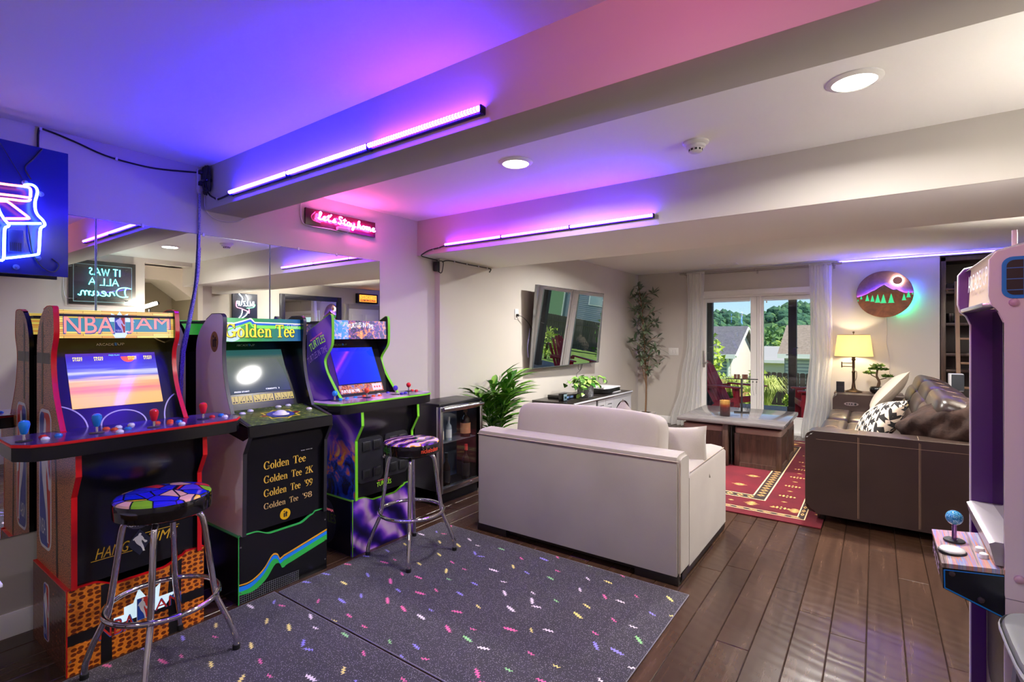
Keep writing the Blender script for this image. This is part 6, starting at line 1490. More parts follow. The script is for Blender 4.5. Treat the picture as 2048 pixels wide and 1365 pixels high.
fin('ball_top', MB().ball((jx, jy, jz + .072), .022, 3), tmat('glitter_blue', lambda n: n.col(n.ramp(n.n('TexVoronoi', ins={'Vector': n.obj(), 'Scale': 420}).outputs['Distance'], [(.2, (170, 226, 240)), (.4, (60, 160, 206)), (.7, (24, 110, 170))])), rough=.08, coat=.8), js)
for nm, x, y, r_, m in (('button', .182, 1.955, .030, WHP), ('button', .245, 1.985, .011, WHP), ('button', .247, 1.935, .011, WHP)):
    z = dz0 + (x - dx0) * .115
    bb = fin(nm, MB().lathe([(r_, 0), (r_, .008), (r_ * .9, .012), (r_ * .5, .015), (0, .0155)], (x, y, z), 24), m, t)
    if r_ > .02: fin('collar', MB().lathe([(r_ + .003, -.0005), (r_ + .003, .006), (r_ * .98, .008)], (x, y, z), 24), BLACKM, bb)

# ------------------------------------------------------------------ grey stool and white table at the frame edges
gx, gy = .452, 1.612; GRS = mat('grey_plastic', (112, 112, 112), .4); GRR = mat('light_grey_rim', (176, 178, 180), .35)
t = thing('plastic_stool', 'grey plastic stool with a pale rim in the lower right corner', 'stool', (gx, gy, 0))
def sq(r_, z, e=.45):
    return [(gx + math.copysign(abs(math.cos(a)) ** e, math.cos(a)) * r_, gy + math.copysign(abs(math.sin(a)) ** e, math.sin(a)) * r_, z) for a in [2 * PI * i / 40 for i in range(40)]]
def loft(loops, cap=True):
    mb = MB(); V = [[mb.bm.verts.new(p) for p in L] for L in loops]
    for a, b in zip(V, V[1:]):
        for i in range(len(a)): mb.bm.faces.new((a[i], a[(i + 1) % len(a)], b[(i + 1) % len(b)], b[i]))
    if cap: mb.bm.faces.new(V[0][::-1]); mb.bm.faces.new(V[-1])
    return mb
fin('seat', loft([sq(.195, .66), sq(.205, .70), sq(.198, .717), sq(.185, .72)]), GRS, t, smooth=50)
fin('rim', loft([sq(.205, .695), sq(.209, .703), sq(.206, .710)], False), GRR, t, smooth=50)
for sx in (-1, 1):
    for sy_ in (-1, 1): fin('leg', MB().tube([(gx + sx * .15, gy + sy_ * .15, .67), (gx + sx * .19, gy + sy_ * .19, .0)], .018, 8), GRS, t)
t = thing('side_table', 'white-topped low table with brass-coloured edge, cut off at the left edge', 'table', (-2.50, .16, 0))
fin('tabletop', MB().box(-2.74, -2.288, -.12, .375, .607, .62, b=.003), mat('white_laminate', (232, 230, 240), .25), t)
fin('apron', MB().box(-2.73, -2.296, -.11, .365, .535, .607, b=.006), mat('brass_brown', (134, 98, 54), .35, .4), t)
for x in (-2.71, -2.35):
    for y in (-.08, .06): fin('leg', MB().box(x - .015, x + .015, y - .015, y + .015, 0 if y < .0 and False else .0, .535), DKW, t)
# ------------------------------------------------------------------ neon signs
def neon(name, col, es):
    return ledmat(name, (col, es))
NBLUE = neon('neon_blue_tube', (.12, .28, 1.0), 14); NRED = neon('neon_red_tube', (1.0, .12, .10), 5.0); NPINK = neon('neon_pink_tube', (1.0, .10, .48), 42)
t = thing('neon_sign', 'blue and red neon sign shaped like an arcade machine, cut off at the left edge', 'neon sign', (-3.2, .45, 2.0))
NP = mat('navy_acrylic', (8, 24, 120), .25)
pn = fin('panel', MB().box(-3.232, -3.220, .02, .757, 1.705, 2.312, b=.002), NP, t)
X = -3.185
def tubes(name, lists, m, r=.0055): 
    mb = MB()
    for p in lists: mb.tube(smooth_path([(X, y, z) for y, z in p], 3), r, 8)
    return fin(name, mb, m, t, smooth=60)
tubes('blue_tube', [[(.591, 2.111), (.602, 2.117), (.619, 2.120), (.632, 2.111), (.637, 2.094), (.634, 2.07), (.629, 2.043), (.63, 2.008), (.638, 1.984), (.655, 1.964), (.663, 1.947), (.66, 1.936), (.648, 1.921), (.645, 1.867), (.642, 1.81), (.634, 1.798), (.582, 1.782), (.531, 1.768)],
    [(.44, 2.11), (.475, 2.07), (.496, 2.029), (.51, 1.978), (.524, 1.947), (.536, 1.929), (.541, 1.921), (.538, 1.912), (.528, 1.901), (.526, 1.849), (.525, 1.775), (.52, 1.759), (.51, 1.757), (.40, 1.757)], [(.543, 1.927), (.651, 1.946)]], NBLUE)
tubes('red_tube', [[(.44, 2.098), (.503, 2.1), (.545, 2.102), (.602, 2.106), (.613, 2.096), (.613, 2.075), (.609, 2.059), (.574, 2.057), (.51, 2.053), (.44, 2.05)], [(.44, 2.03), (.503, 2.033), (.552, 2.037), (.582, 2.038), (.606, 2.043), (.613, 2.054)], [(.44, 2.02), (.503, 2.021), (.527, 2.024), (.54, 2.022), (.574, 1.994), (.607, 1.965), (.596, 1.959), (.531, 1.947)]], NRED)
for y, z in ((.60, 2.13), (.655, 2.09), (.57, 1.735), (.645, 1.785)): fin('tube_clip', MB().cyl((-3.22, y, z), (-3.19, y, z), .006, 8).lathe([(.012, 0), (.012, .008), (0, .008)], (-3.219, y, z), 12, ax='x'), mat('clip_glass', (90, 100, 170), .15), t)
tf = fin('transformer', MB().box(-3.22, -3.195, .540, .592, 1.80, 1.905, b=.004), mat('transformer_navy', (36, 44, 110), .4), t)
mb = MB()
for k in range(6): mb.box(-3.1955, -3.194, .546 + k * .007, .549 + k * .007, 1.806, 1.845)
fin('vent_slot', mb, mat('slot_navy', (12, 16, 60), .5), tf)
fin('wire', MB().tube(smooth_path([(-3.215, .61, 1.94), (-3.205, .615, 1.88), (-3.21, .628, 1.80), (-3.2, .66, 1.74), (-3.205, .70, 1.725), (-3.21, .72, 1.76), (-3.215, .695, 1.79)], 4), .003, 6).tube(smooth_path([(-3.218, .66, 2.305), (-3.214, .63, 2.25), (-3.212, .60, 2.20), (-3.21, .62, 2.15)], 4), .0035, 6).tube([(-3.214, .515, 2.295), (-3.21, .59, 2.145)], .0012, 5), BLACKM, t)
for y in (.15, .70): fin('standoff', MB().cyl((W, y, 2.25), (-3.23, y, 2.25), .006, 8), BLACKM, t)
# pink script sign; strokes of a hand-drawn script
SC = {'l': (.34, [[(0, .08), (.14, .35), (.26, .85), (.20, 1.0), (.12, .85), (.10, .2), (.18, .02), (.34, .12)]]),
 'e': (.34, [[(0, .15), (.14, .25), (.26, .42), (.18, .52), (.07, .36), (.10, .08), (.22, .02), (.34, .14)]]),
 't': (.30, [[(0, .12), (.10, .3), (.16, .86), (.13, .2), (.18, .02), (.30, .12)], [(.02, .62), (.28, .66)]]),
 "'": (.12, [[(.06, .98), (.02, .80)]]),
 's': (.32, [[(0, .10), (.10, .25), (.20, .52), (.22, .30), (.26, .12), (.16, .02), (.05, .06)], [(.24, .10), (.32, .14)]]),
 'S': (.42, [[(.36, .86), (.26, 1.0), (.13, .9), (.14, .66), (.28, .48), (.30, .2), (.16, .02), (.02, .12)]]),
 'a': (.38, [[(.28, .44), (.16, .52), (.05, .32), (.08, .08), (.18, .06), (.27, .25), (.28, .46), (.27, .12), (.32, .02), (.38, .12)]]),
 'y': (.38, [[(0, .46), (.05, .14), (.14, .06), (.24, .2), (.28, .5), (.26, 0), (.20, -.36), (.10, -.40), (.12, -.2), (.38, .12)]]),
 'h': (.40, [[(0, .08), (.12, .4), (.22, .92), (.15, .98), (.10, .7), (.08, 0), (.16, .4), (.25, .5), (.29, .3), (.29, .08), (.34, .02), (.40, .12)]]),
 'o': (.36, [[(.18, .5), (.06, .34), (.08, .08), (.2, .04), (.28, .24), (.22, .48), (.20, .42), (.36, .38)]]),
 'm': (.54, [[(0, .4), (.06, .48), (.08, .04), (.10, .36), (.18, .5), (.24, .36), (.24, .04), (.27, .38), (.35, .5), (.41, .36), (.42, .08), (.47, .02), (.54, .12)]]),
 'r': (.32, [[(0, .12), (.1, .5), (.12, .42), (.22, .46), (.21, .16), (.25, .03), (.32, .12)]]),
 'D': (.62, [[(.10, .98), (.16, .6), (.10, .05), (.02, .08), (.30, .0), (.50, .2), (.54, .6), (.38, .92), (.12, 1.02), (-.12, .92)]]), ' ': (.14, []),
 'I': (.16, [[(.08, 0), (.08, 1)]]), 'T': (.5, [[(.02, 1), (.48, 1)], [(.25, 1), (.25, 0)]]), 'W': (.74, [[(.02, 1), (.2, 0), (.37, .9), (.54, 0), (.72, 1)]]), 'A': (.6, [[(.02, 0), (.3, 1), (.58, 0)], [(.14, .36), (.46, .36)]]), 'L': (.44, [[(.04, 1), (.04, 0), (.42, 0)]]), 'Z': (.5, [[(.04, 1), (.46, 1), (.04, 0), (.46, 0)]]),
 'U': (.54, [[(.04, 1), (.04, .25), (.25, 0), (.46, .25), (.46, 1)]]), 'P': (.5, [[(.04, 0), (.04, 1), (.36, .98), (.44, .76), (.34, .52), (.04, .5)]]), 'B': (.5, [[(.04, 0), (.04, 1), (.34, .96), (.36, .6), (.06, .52), (.4, .44), (.42, .08), (.04, 0)]]), 'i': (.2, [[(.1, 0), (.1, .55)]]), 'Y': (.5, [[(.02, 1), (.25, .5), (.48, 1)], [(.25, .5), (.25, 0)]])}
def script(mb, txt, o, r, u, w, h, rad, sm=True, gap=0.0):
    tot = sum(SC[c][0] + gap for c in txt); x = 0; k = w / tot; o, r, u = Vector(o), Vector(r), Vector(u)
    for c in txt:
        for P in SC[c][1]:
            q = [o + r * ((x + a) * k) + u * (b * h) for a, b in P]
            mb.tube(smooth_path(q, 3) if sm else q, rad, 6)
        x += SC[c][0] + gap
    return mb
t = thing('neon_sign', 'glowing pink script neon sign on a dark board above the mirror', 'neon sign', (W + .03, 2.39, 2.28))
fin('board', MB().box(W + .004, W + .022, 2.085, 2.705, 2.215, 2.335, b=.002), mat('board_maroon', (66, 8, 34), .25), t)
mb = MB(); sr = Vector((0, 1, -.02)).normalized()
script(mb, "let's Stay home", (W + .050, 2.165, 2.262), sr, ZU, .515, .055, .0045)
fin('script_tube', mb, NPINK, t, smooth=60)
fin('mount_ring', MB().tube(smooth_path([(W + .03, 2.155, 2.315), (W + .03, 2.125, 2.28), (W + .03, 2.14, 2.25), (W + .03, 2.2, 2.245)], 4), .003, 6), mat('clip_pink', (220, 120, 160), .2), t)
fin('transformer', MB().box(W + .022, W + .05, 2.335, 2.445, 2.213, 2.240, b=.004), mat('white_box', (214, 190, 210), .35), t)
fin('cord', MB().tube(smooth_path([(W + .03, 2.44, 2.215), (W + .03, 2.42, 2.205), (W + .02, 2.36, 2.205), (W + .02, 2.30, 2.213), (W + .015, 2.10, 2.212), (W + .01, 2.06, 2.25), (W + .008, 2.055, 2.32), (W + .006, 2.062, 2.40)], 4), .003, 6), mat('white_cord', (216, 210, 222), .4), t)
# signs on the opposite walls, seen only in the mirror
XO = 1.19
t = thing('neon_sign', 'teal neon text sign on a dark board, seen reflected in the mirror', 'neon sign', (XO, 2.25, 2.1))
fin('board', MB().box(XO - .03, XO - .002, 1.84, 2.51, 1.80, 2.34, b=.003), mat('board_dark', (40, 38, 36), .4), t)
fin('acrylic', MB().box(XO - .115, XO - .109, 1.86, 2.44, 1.83, 2.28), GLASS, t, smooth=0)
fin('acrylic_rim', MB().tube([(XO - .112, 1.86, 1.83), (XO - .112, 2.44, 1.83), (XO - .112, 2.44, 2.28), (XO - .112, 1.86, 2.28)], .004, 5, closed=True), mat('acrylic_edge', (170, 210, 215), .2), t)
for y in (1.9, 2.4):
    for z in (1.86, 2.25): fin('standoff', MB().cyl((XO - .11, y, z), (XO - .03, y, z), .005, 6), BLACKM, t)
tc = neon('neon_teal_tube', (.10, .85, .95), 5.0); LR = (0, -1, 0)
mb = MB(); script(mb, 'IT WAS', (XO - .125, 2.32, 2.155), LR, ZU, .33, .085, .005, False, .10); script(mb, 'ALL A', (XO - .125, 2.30, 2.035), LR, ZU, .31, .085, .005, False, .10); script(mb, 'Dream', (XO - .125, 2.40, 1.90), LR, ZU, .50, .12, .0055)
fin('letter_tube', mb, tc, t, smooth=60)
fin('cord', MB().tube(smooth_path([(XO - .1, 1.86, 1.86), (XO - .03, 1.80, 1.9), (XO - .02, 1.80, 2.2), (XO - .05, 1.86, 2.25)], 4), .003, 6), mat('white_cord'), t)
t = thing('added_uplight', 'added uplight shaped like a black torchiere, unseen beside the rear right wall, outside the photo frame', 'lamp', (1.55, 5.0, 0))  # unseen uplight, added to brighten the rear ceiling
fin('base', MB().lathe([(0, 0), (.14, 0), (.14, .015), (.02, .03), (0, .03)], (1.55, 5.0, 0), 24), BLACKM, t)
fin('pole', MB().cyl((1.55, 5.0, .02), (1.55, 5.0, 1.60), .012, 10), BLACKM, t)
fin('bowl', MB().lathe([(.02, 1.59), (.10, 1.61), (.14, 1.70), (.143, 1.702), (.10, 1.618), (0, 1.60)], (1.55, 5.0, 0), 32), BLACKM, t)
fin('glow_disc', MB().lathe([(0, 1.612), (.09, 1.612)], (1.55, 5.0, 0), 28), mat('added_uplight_glow', (255, 245, 228), .4, emit=(255, 243, 226), es=2000), t, smooth=0)
XD = 2.6
t = thing('neon_sign', 'multicoloured neon sign on a tall dark panel, reflected above the green marquee', 'neon sign', (XD, 4.62, 1.9))
fin('panel', MB().box(XD - .04, XD - .002, 4.40, 4.84, 1.55, 2.17, b=.003), mat('panel_ink', (24, 30, 52), .3), t)
mb = MB()
mb.tube(smooth_path([(XD - .06, 4.62, 2.15), (XD - .06, 4.66, 2.08), (XD - .06, 4.64, 2.0)], 4), .006, 6).tube(smooth_path([(XD - .06, 4.50, 2.16), (XD - .06, 4.56, 2.09), (XD - .06, 4.55, 2.02)], 4), .006, 6).tube(smooth_path([(XD - .06, 4.66, 1.86), (XD - .06, 4.62, 1.78), (XD - .06, 4.50, 1.70), (XD - .06, 4.44, 1.70)], 4), .006, 6).tube(smooth_path([(XD - .06, 4.56, 1.88), (XD - .06, 4.54, 1.78), (XD - .06, 4.46, 1.69)], 4), .006, 6)
script(mb, 'BiLLZ UP', (XD - .06, 4.77, 1.95), LR, ZU, .32, .08, .005, False, .06)
fin('white_tube', mb, neon('neon_white_tube', (.85, .95, 1.0), 6), t, smooth=60)
fin('green_tube', MB().tube(smooth_path([(XD - .055, 4.79, 1.98), (XD - .055, 4.76, 1.93), (XD - .055, 4.64, 1.91)], 4), .005, 6), neon('neon_green_tube', (.1, 1, .3), 5), t)
fin('pink_tube', MB().tube(smooth_path([(XD - .055, 4.68, 1.90), (XD - .055, 4.68, 1.82), (XD - .055, 4.64, 1.86), (XD - .055, 4.54, 1.9), (XD - .055, 4.46, 1.93), (XD - .055, 4.46, 2.03)], 4), .005, 6), neon('neon_rose_tube', (1, .2, .4), 5), t)
t = thing('framed_mirror', 'large dark-framed mirror on the rear right wall, seen in the wall mirror', 'mirror', (XD, 5.96, 1.8))
fin('frame', MB().box(XD - .04, XD - .002, 5.28, 5.38, 1.2, 2.22, b=.005).box(XD - .04, XD - .002, 6.54, 6.64, 1.2, 2.22, b=.005).box(XD - .04, XD - .002, 5.38, 6.54, 2.12, 2.22, b=.005).box(XD - .04, XD - .002, 5.38, 6.54, 1.2, 1.3, b=.005), mat('frame_navy', (24, 22, 34), .35), t)
fin('mirror_face', MB().face([(XD - .018, 5.37, 1.29), (XD - .018, 6.55, 1.29), (XD - .018, 6.55, 2.13), (XD - .018, 5.37, 2.13)]), MIRROR, t, smooth=0)
t = thing('recording_sign', 'orange lit recording sign above a white door, seen in the mirror', 'sign', (XD, 7.3, 2.24))
fin('case', MB().box(XD - .08, XD - .002, 7.02, 7.58, 2.13, 2.34, b=.008), BLACKM, t)
lt = fin('lit_panel', MB().box(XD - .084, XD - .079, 7.07, 7.53, 2.16, 2.31), mat('lit_orange', (240, 130, 40), .4, emit=(250, 130, 40), es=2.2), t, smooth=0)
fin('lettering', put_text(MB(), 'RECORDING', (XD - .0845, 7.51, 2.225), LR, ZU, .42, .07, bold=.03, off=.001), mat('brown_ink', (90, 36, 10), .5), lt, smooth=0)
fin('caption_bar', MB().box(XD - .0855, XD - .084, 7.09, 7.51, 2.17, 2.215), BLACKM, lt, smooth=0)
fin('lettering', put_text(MB(), 'STUDIO IN USE', (XD - .086, 7.50, 2.18), LR, ZU, .40, .026, bold=.02, off=.001), mat('lit_orange'), lt, smooth=0)
t = thing('wall_monitor', 'dark framed wall monitor seen at the far left of the mirror', 'monitor', (XO, 1.1, 1.9))
fin('frame', MB().box(XO - .05, XO - .002, .70, 1.235, 1.70, 2.2, b=.004), BLACKM, t)
fin('screen', MB().box(XO - .053, XO - .049, .74, 1.18, 1.75, 2.16), mat('dim_screen', (52, 54, 66), .15), t, smooth=0)
fin('badge', MB().box(XO - .053, XO - .05, 1.195, 1.212, 1.9, 1.91).box(XO - .053, XO - .05, 1.195, 1.212, 1.81, 1.82).box(XO - .053, XO - .05, 1.17, 1.19, 1.715, 1.73), WHITE_INK, t, smooth=0)
t = thing('floor_lamp', 'floor lamp with glowing tilted head, seen in the mirror above the basketball marquee', 'lamp', (1.03, 2.62, 0))
fin('base', MB().lathe([(0, 0), (.13, 0), (.13, .015), (.02, .03), (0, .03)], (1.03, 2.62, 0), 24), BLACKM, t)
fin('pole', MB().cyl((1.03, 2.62, .02), (1.03, 2.62, 1.76), .012, 10), BLACKM, t)
fin('glow_tube', MB().tube([(1.03, 2.50, 1.765), (1.03, 2.70, 1.845)], .022, 12), mat('lamp_tube_glow', (255, 245, 228), .4, emit=(255, 243, 226), es=175), t)
fin('lamp_cap', MB().tube([(1.03, 2.70, 1.845), (1.03, 2.72, 1.853)], .024, 12), BLACKM, t)
# ------------------------------------------------------------------ cables and plugs
def cable(label, lists, r, m, nm='cable', cat='cable', clips=None):
    mb = MB()
    for p in lists: mb.tube(smooth_path(p, 4), r, 6)
    c0 = lists[0][0]
    t = thing(nm, label, cat, c0)
    fin('cord', mb, m, t, smooth=60)
    if clips:
        for c in clips: fin('clip', MB().box(c[0] - .006, c[0] + .006, c[1] - .006, c[1] + .006, c[2] - .009, c[2] + .009, b=.002), mat('clip_white', (214, 210, 222), .4), t)
    return t
cable('black cable clipped along the left wall from the neon sign to the corner plug', [[(W + .012, .665, 2.315), (W + .008, .668, 2.42), (W + .006, .69, 2.432), (W + .006, .80, 2.41), (W + .006, .93, 2.375), (W + .006, 1.08, 2.365), (W + .006, 1.2, 2.372), (W + .006, 1.40, 2.405)]], .005, BLACKM, clips=[(W + .006, .675, 2.43), (W + .006, .98, 2.37)])
t = thing('power_strip', 'white outlet strip with black plugs hanging in the beam corner', 'outlet', (W, 1.40, 2.33))
fin('body', MB().prism([(1.375, 2.42), (1.405, 2.42), (1.405, 2.30), (1.395, 2.275), (1.385, 2.275), (1.375, 2.30)], 'x', W + .001, W + .022, b=.003), mat('strip_white', (206, 200, 218), .35), t)
fin('plug', MB().box(W + .02, W + .05, 1.378, 1.402, 2.388, 2.412, b=.003).box(W + .02, W + .05, 1.378, 1.402, 2.32, 2.345, b=.003), BLACKM, t)
t = thing('cable_coil', 'bundled coil of black cable hanging on the beam corner above the mirror', 'cable', (W + .06, 1.40, 2.36))
mb = MB(); rc = random.Random(2)
for k in range(9):
    x0 = W + .045 + k * .006
    mb.tube(smooth_path([(x0 + rc.uniform(-.01, .01), 1.40 + rc.uniform(-.012, .012), 2.285 + rc.uniform(-.02, .02)), (x0 - .012, 1.395, 2.34), (x0 - .008 + rc.uniform(-.01, .01), 1.40, 2.41 + rc.uniform(-.01, .02)), (x0 + .015, 1.405, 2.42), (x0 + .026, 1.4, 2.34), (x0 + .018 + rc.uniform(-.01, .01), 1.405, 2.285)], 4, True), .004, 6, closed=True)
fin('cord', mb, BLACKM, t, smooth=60); fin('tie', MB().box(W + .035, W + .115, 1.383, 1.418, 2.335, 2.350, b=.003), BLACK, t)
cable('black lead running from the coil to the blue LED bar', [[(W + .075, 1.405, 2.285), (W + .10, 1.412, 2.255), (W + .15, 1.415, 2.232), (W + .185, 1.415, 2.219), (W + .27, 1.415, 2.221), (W + .355, 1.412, 2.226)]], .005, BLACKM, clips=[(W + .075, 1.415, 2.285), (W + .185, 1.414, 2.221)])
LAV = tmat('braided_lavender', lambda n: n.col(n.ramp(n.noise(n.obj(), 160, 2), [(.4, (108, 104, 176)), (.6, (170, 164, 206))])), rough=.6)
cable('braided lavender power cord hanging down the wall from the corner outlet', [[(W + .012, 1.39, 2.28), (W + .012, 1.39, 2.1), (W + .014, 1.385, 1.9), (W + .014, 1.37, 1.7), (W + .012, 1.33, 1.45), (W + .012, 1.30, 1.25), (W + .012, 1.29, .9), (W + .012, 1.28, .3)], [(W + .012, 1.392, 1.95), (W + .014, 1.378, 1.75), (W + .012, 1.33, 1.48), (W + .012, 1.29, 1.22), (W + .012, 1.275, .3)]], .0075, LAV, 'braided_cable', 'cable')
cable('thin white cord looping under the nearer beam along the left wall', [[(W + .02, 1.40, 2.37), (W + .022, 1.412, 2.33), (W + .02, 1.416, 2.26), (W + .012, 1.425, 2.19), (W + .006, 1.47, 2.145), (W + .005, 1.55, 2.135), (W + .005, 1.62, 2.150), (W + .006, 1.66, 2.175)]], .003, mat('white_cord'))
P1 = [(-2.975, 3.176, 2.186), (-3.05, 3.18, 2.175), (-3.16, 3.18, 2.165), (-3.23, 3.18, 2.145), (-3.26, 3.18, 2.122), (-3.25, 3.30, 2.110), (-3.28, 3.40, 2.112)]
cable('black cable clipped from the violet LED bar around the wall corner', [P1, [(TVX + .006, 3.44, 2.10), (TVX + .006, 3.52, 2.122), (TVX + .006, 3.75, 2.118), (TVX + .006, 4.0, 2.115), (TVX + .006, 4.16, 2.11), (TVX + .006, 4.14, 2.075)]], .005, BLACKM, clips=[(-3.05, 3.183, 2.175), (-3.12, 3.183, 2.168), (TVX + .006, 3.6, 2.121), (TVX + .006, 3.78, 2.118), (TVX + .006, 3.96, 2.115), (TVX + .006, 4.1, 2.112)])
t = thing('power_adapter', 'small black power adapter hanging under the soffit corner', 'adapter', (TVX + .02, 3.42, 2.06))
fin('brick', MB().box(TVX - .04, TVX + .005, 3.365, 3.408, 2.01, 2.10, b=.005), BLACKM, t); fin('lead', MB().tube(smooth_path([(TVX - .01, 3.40, 2.01), (TVX + .02, 3.41, 1.995), (TVX + .03, 3.42, 2.05), (TVX + .02, 3.43, 2.10), (TVX - .0, 3.40, 2.105)], 4), .004, 6), BLACKM, t)
OUT = mat('outlet_white', (226, 224, 220), .35)
t = thing('wall_outlet', 'white outlet plate with a black plug left of the television', 'outlet', (TVX, 4.63, 1.66))
fin('plate', MB().box(TVX, TVX + .007, 4.598, 4.668, 1.60, 1.715, b=.002), OUT, t)
fin('plug', MB().box(TVX + .007, TVX + .03, 4.62, 4.645, 1.63, 1.66, b=.004), BLACKM, t)
cable('black cable from the wall outlet to behind the television', [[(TVX + .03, 4.633, 1.645), (TVX + .05, 4.70, 1.62), (TVX + .06, 4.80, 1.55), (TVX + .06, 4.9, 1.45)]], .004, BLACKM)
cable('violet-tinted cord looping at the left edge of the television', [[(TVX + .05, 4.83, 1.50), (TVX + .07, 4.78, 1.40), (TVX + .06, 4.765, 1.28), (TVX + .05, 4.80, 1.17)]], .004, LAV)
cable('thin dark cables hanging from the television down to the ivy pot', [[(TVX + .10, 6.0, 1.06), (TVX + .06, 6.02, .95), (TVX + .03, 5.98, .9), (TVX + .03, 5.95, .68)], [(TVX + .12, 5.86, 1.06), (TVX + .10, 5.90, .98), (TVX + .10, 5.97, .97), (TVX + .11, 6.0, 1.05)]], .0028, BLACKM)
t = thing('switch_plate', 'white triple light switch plate on the far wall behind the olive tree', 'switch', (-2.66, YB, 1.17))
fin('plate', MB().box(-2.74, -2.58, YB - .007, YB, 1.10, 1.22, b=.002), OUT, t)
for k in range(3): fin('rocker', MB().box(-2.72 + k * .045, -2.69 + k * .045, YB - .011, YB - .006, 1.13, 1.19, b=.002), OUT, t)

# ------------------------------------------------------------------ palm and olive tree
rp = random.Random(21)
PALM = leaf_mat('palm_leaf', (44, 110, 32), (126, 180, 62), .25)
plm = leafmesh('leaf', .25, .054, PALM, .35, .28)
px_, py_ = -2.99, 3.90
t = thing('potted_palm', 'leafy green parlour palm in a floor pot beside the drinks cooler', 'plant', (px_, py_, 0))
fin('pot', MB().lathe([(0, 0), (.11, 0), (.15, .26), (.16, .27), (.145, .27), (.14, .24), (0, .24)], (px_, py_, 0), 28), mat('pot_grey', (92, 88, 84), .6), t)
sm_ = MB()
for k in range(22):
    a = 2 * PI * k / 22 + rp.uniform(-.2, .2); L = rp.uniform(.5, .86); out = rp.uniform(.10, .34)
    if math.cos(a) < -.3: out = min(out, .16)
    tip = Vector((px_ + out * math.cos(a), py_ + out * math.sin(a) * 1.15, .24 + L * (1 - .32 * out)))
    P = smooth_path([(px_ + .03 * math.cos(a), py_ + .03 * math.sin(a), .24), (px_ + .45 * out * math.cos(a), py_ + .45 * out * math.sin(a), .24 + L * .68), tip], 6)
    sm_.tube(P, [.005] * 6 + [.003] * 7, 5)
    n_l = 10
    for j in range(n_l):
        p = P[4 + int(j * .8)]; d0 = (P[min(5 + int(j * .8), 12)] - P[3 + int(j * .8)]).normalized(); s_ = 1 if j % 2 else -1
        side = d0.cross(Vector((0, 0, 1))); side = side.normalized() if side.length > .1 else Vector((math.sin(a), -math.cos(a), 0))
        dd = (side * s_ * .9 + d0 * (.5 + .08 * j) + Vector((0, 0, .12)))
        if p.x + dd.normalized().x * .3 < TVX + .03: dd.x = abs(dd.x) * .6
        if p.y + dd.normalized().y * .28 < 3.66 and p.z < .95: dd.y = abs(dd.y)
        add_leaf(plm, t, p, dd, (0, 0, 1), rp.uniform(.75, 1.15))
    add_leaf(plm, t, tip, (abs(math.cos(a)) * .5, math.sin(a) * .5, .3), (0, 0, 1), 1.1)
fin('stem', sm_, mat('palm_stem', (70, 110, 44), .5), t)
OLV = leaf_mat('olive_leaf', (70, 90, 66), (138, 156, 126), .45)
olm = leafmesh('leaf', .14, .044, OLV, .2, .18)
ox, oy = -3.0, 7.86
t = thing('olive_tree', 'tall artificial olive tree in a white square pot in the far corner', 'tree', (ox, oy, 0))
fin('pot', MB().prism([(ox - .10, 0), (ox + .10, 0), (ox + .125, .19), (ox - .125, .19)], 'y', oy - .125, oy + .125, b=.006), mat('pot_white', (224, 220, 214), .4), t)
fin('soil', MB().box(ox - .07, ox + .07, oy - .07, oy + .07, .188, .193), mat('soil', (60, 46, 36), .95), t)
tk = MB(); tips = []
main = smooth_path([(ox + .0, oy, .19), (ox + .015, oy - .005, .6), (ox - .005, oy, 1.0), (ox - .02, oy - .01, 1.4), (ox - .05, oy - .01, 1.8), (ox - .09, oy - .02, 2.14)], 5)
tk.tube(main, [.014 - .011 * i / (len(main) - 1) for i in range(len(main))], 8)
for k in range(24):
    i = 8 + int(k * .68); p = main[min(i, len(main) - 2)]; a = k * 2.4
    L = rp.uniform(.24, .46) * (1.12 - .5 * (i / len(main)))
    dx = math.cos(a); dy = math.sin(a)
    e = p + Vector((dx * L, dy * L * (.45 if dy > 0 else 1), L * .42 + .05)); e.x = max(e.x, TVX + .09); e.y = min(e.y, YB - .05)
    P = smooth_path([p, (p + e) / 2 + Vector((0, 0, .05)), e], 4); tk.tube(P, [.006 - .0035 * j / (len(P) - 1) for j in range(len(P))], 5); tips.append((P, Vector((dx, dy, .3))))
for s_ in (-.06, .05, .02): tk.tube(smooth_path([(ox + .015, oy, .58), (ox + s_ * .6, oy - .02, .86), (ox + s_ * 1.5, oy - .03, 1.1)], 4), .006, 6)
fin('trunk', tk, mat('olive_bark', (132, 98, 70), .8, bump=(50, .5, .004)), t, smooth=60)
nl = 0
for P, d0 in tips:
    for j in range(11):
        p = P[1 + int(j * .7) % (len(P) - 1)] if j < 10 else P[-1]
        d = Vector((rp.uniform(-1, 1), rp.uniform(-1, 1), rp.uniform(-.6, .7))) + d0 * .5
        q = p + d.normalized() * .12
        if q.x < TVX + .07: d.x = abs(d.x)
        if q.y > YB - .03: d.y = -abs(d.y)
        add_leaf(olm, t, p, d, (0, 0, 1), rp.uniform(.75, 1.25)); nl += 1
ex = MB()
for k in range(330):
    P, d0 = tips[k % len(tips)]; p = P[1 + (k * 3) % (len(P) - 1)]
    d = (Vector((rp.uniform(-1, 1), rp.uniform(-1, 1), rp.uniform(-.7, .7))) + d0 * .6).normalized() * .125
    if p.x + d.x < TVX + .02: d.x = abs(d.x)
    if p.y + d.y > YB - .03: d.y = -abs(d.y)
    w = d.cross(Vector((rp.uniform(-.3, .3), rp.uniform(-.3, .3), 1))).normalized() * .019
    if (p + d).z < .75: continue
    ex.face([p, p + d * .35 + w, p + d * .9, p + d]).face([p, p + d, p + d * .9, p + d * .35 - w])
fin('foliage', ex, mat('olive_mid', (104, 122, 96), .5), t, smooth=0, kind='stuff')
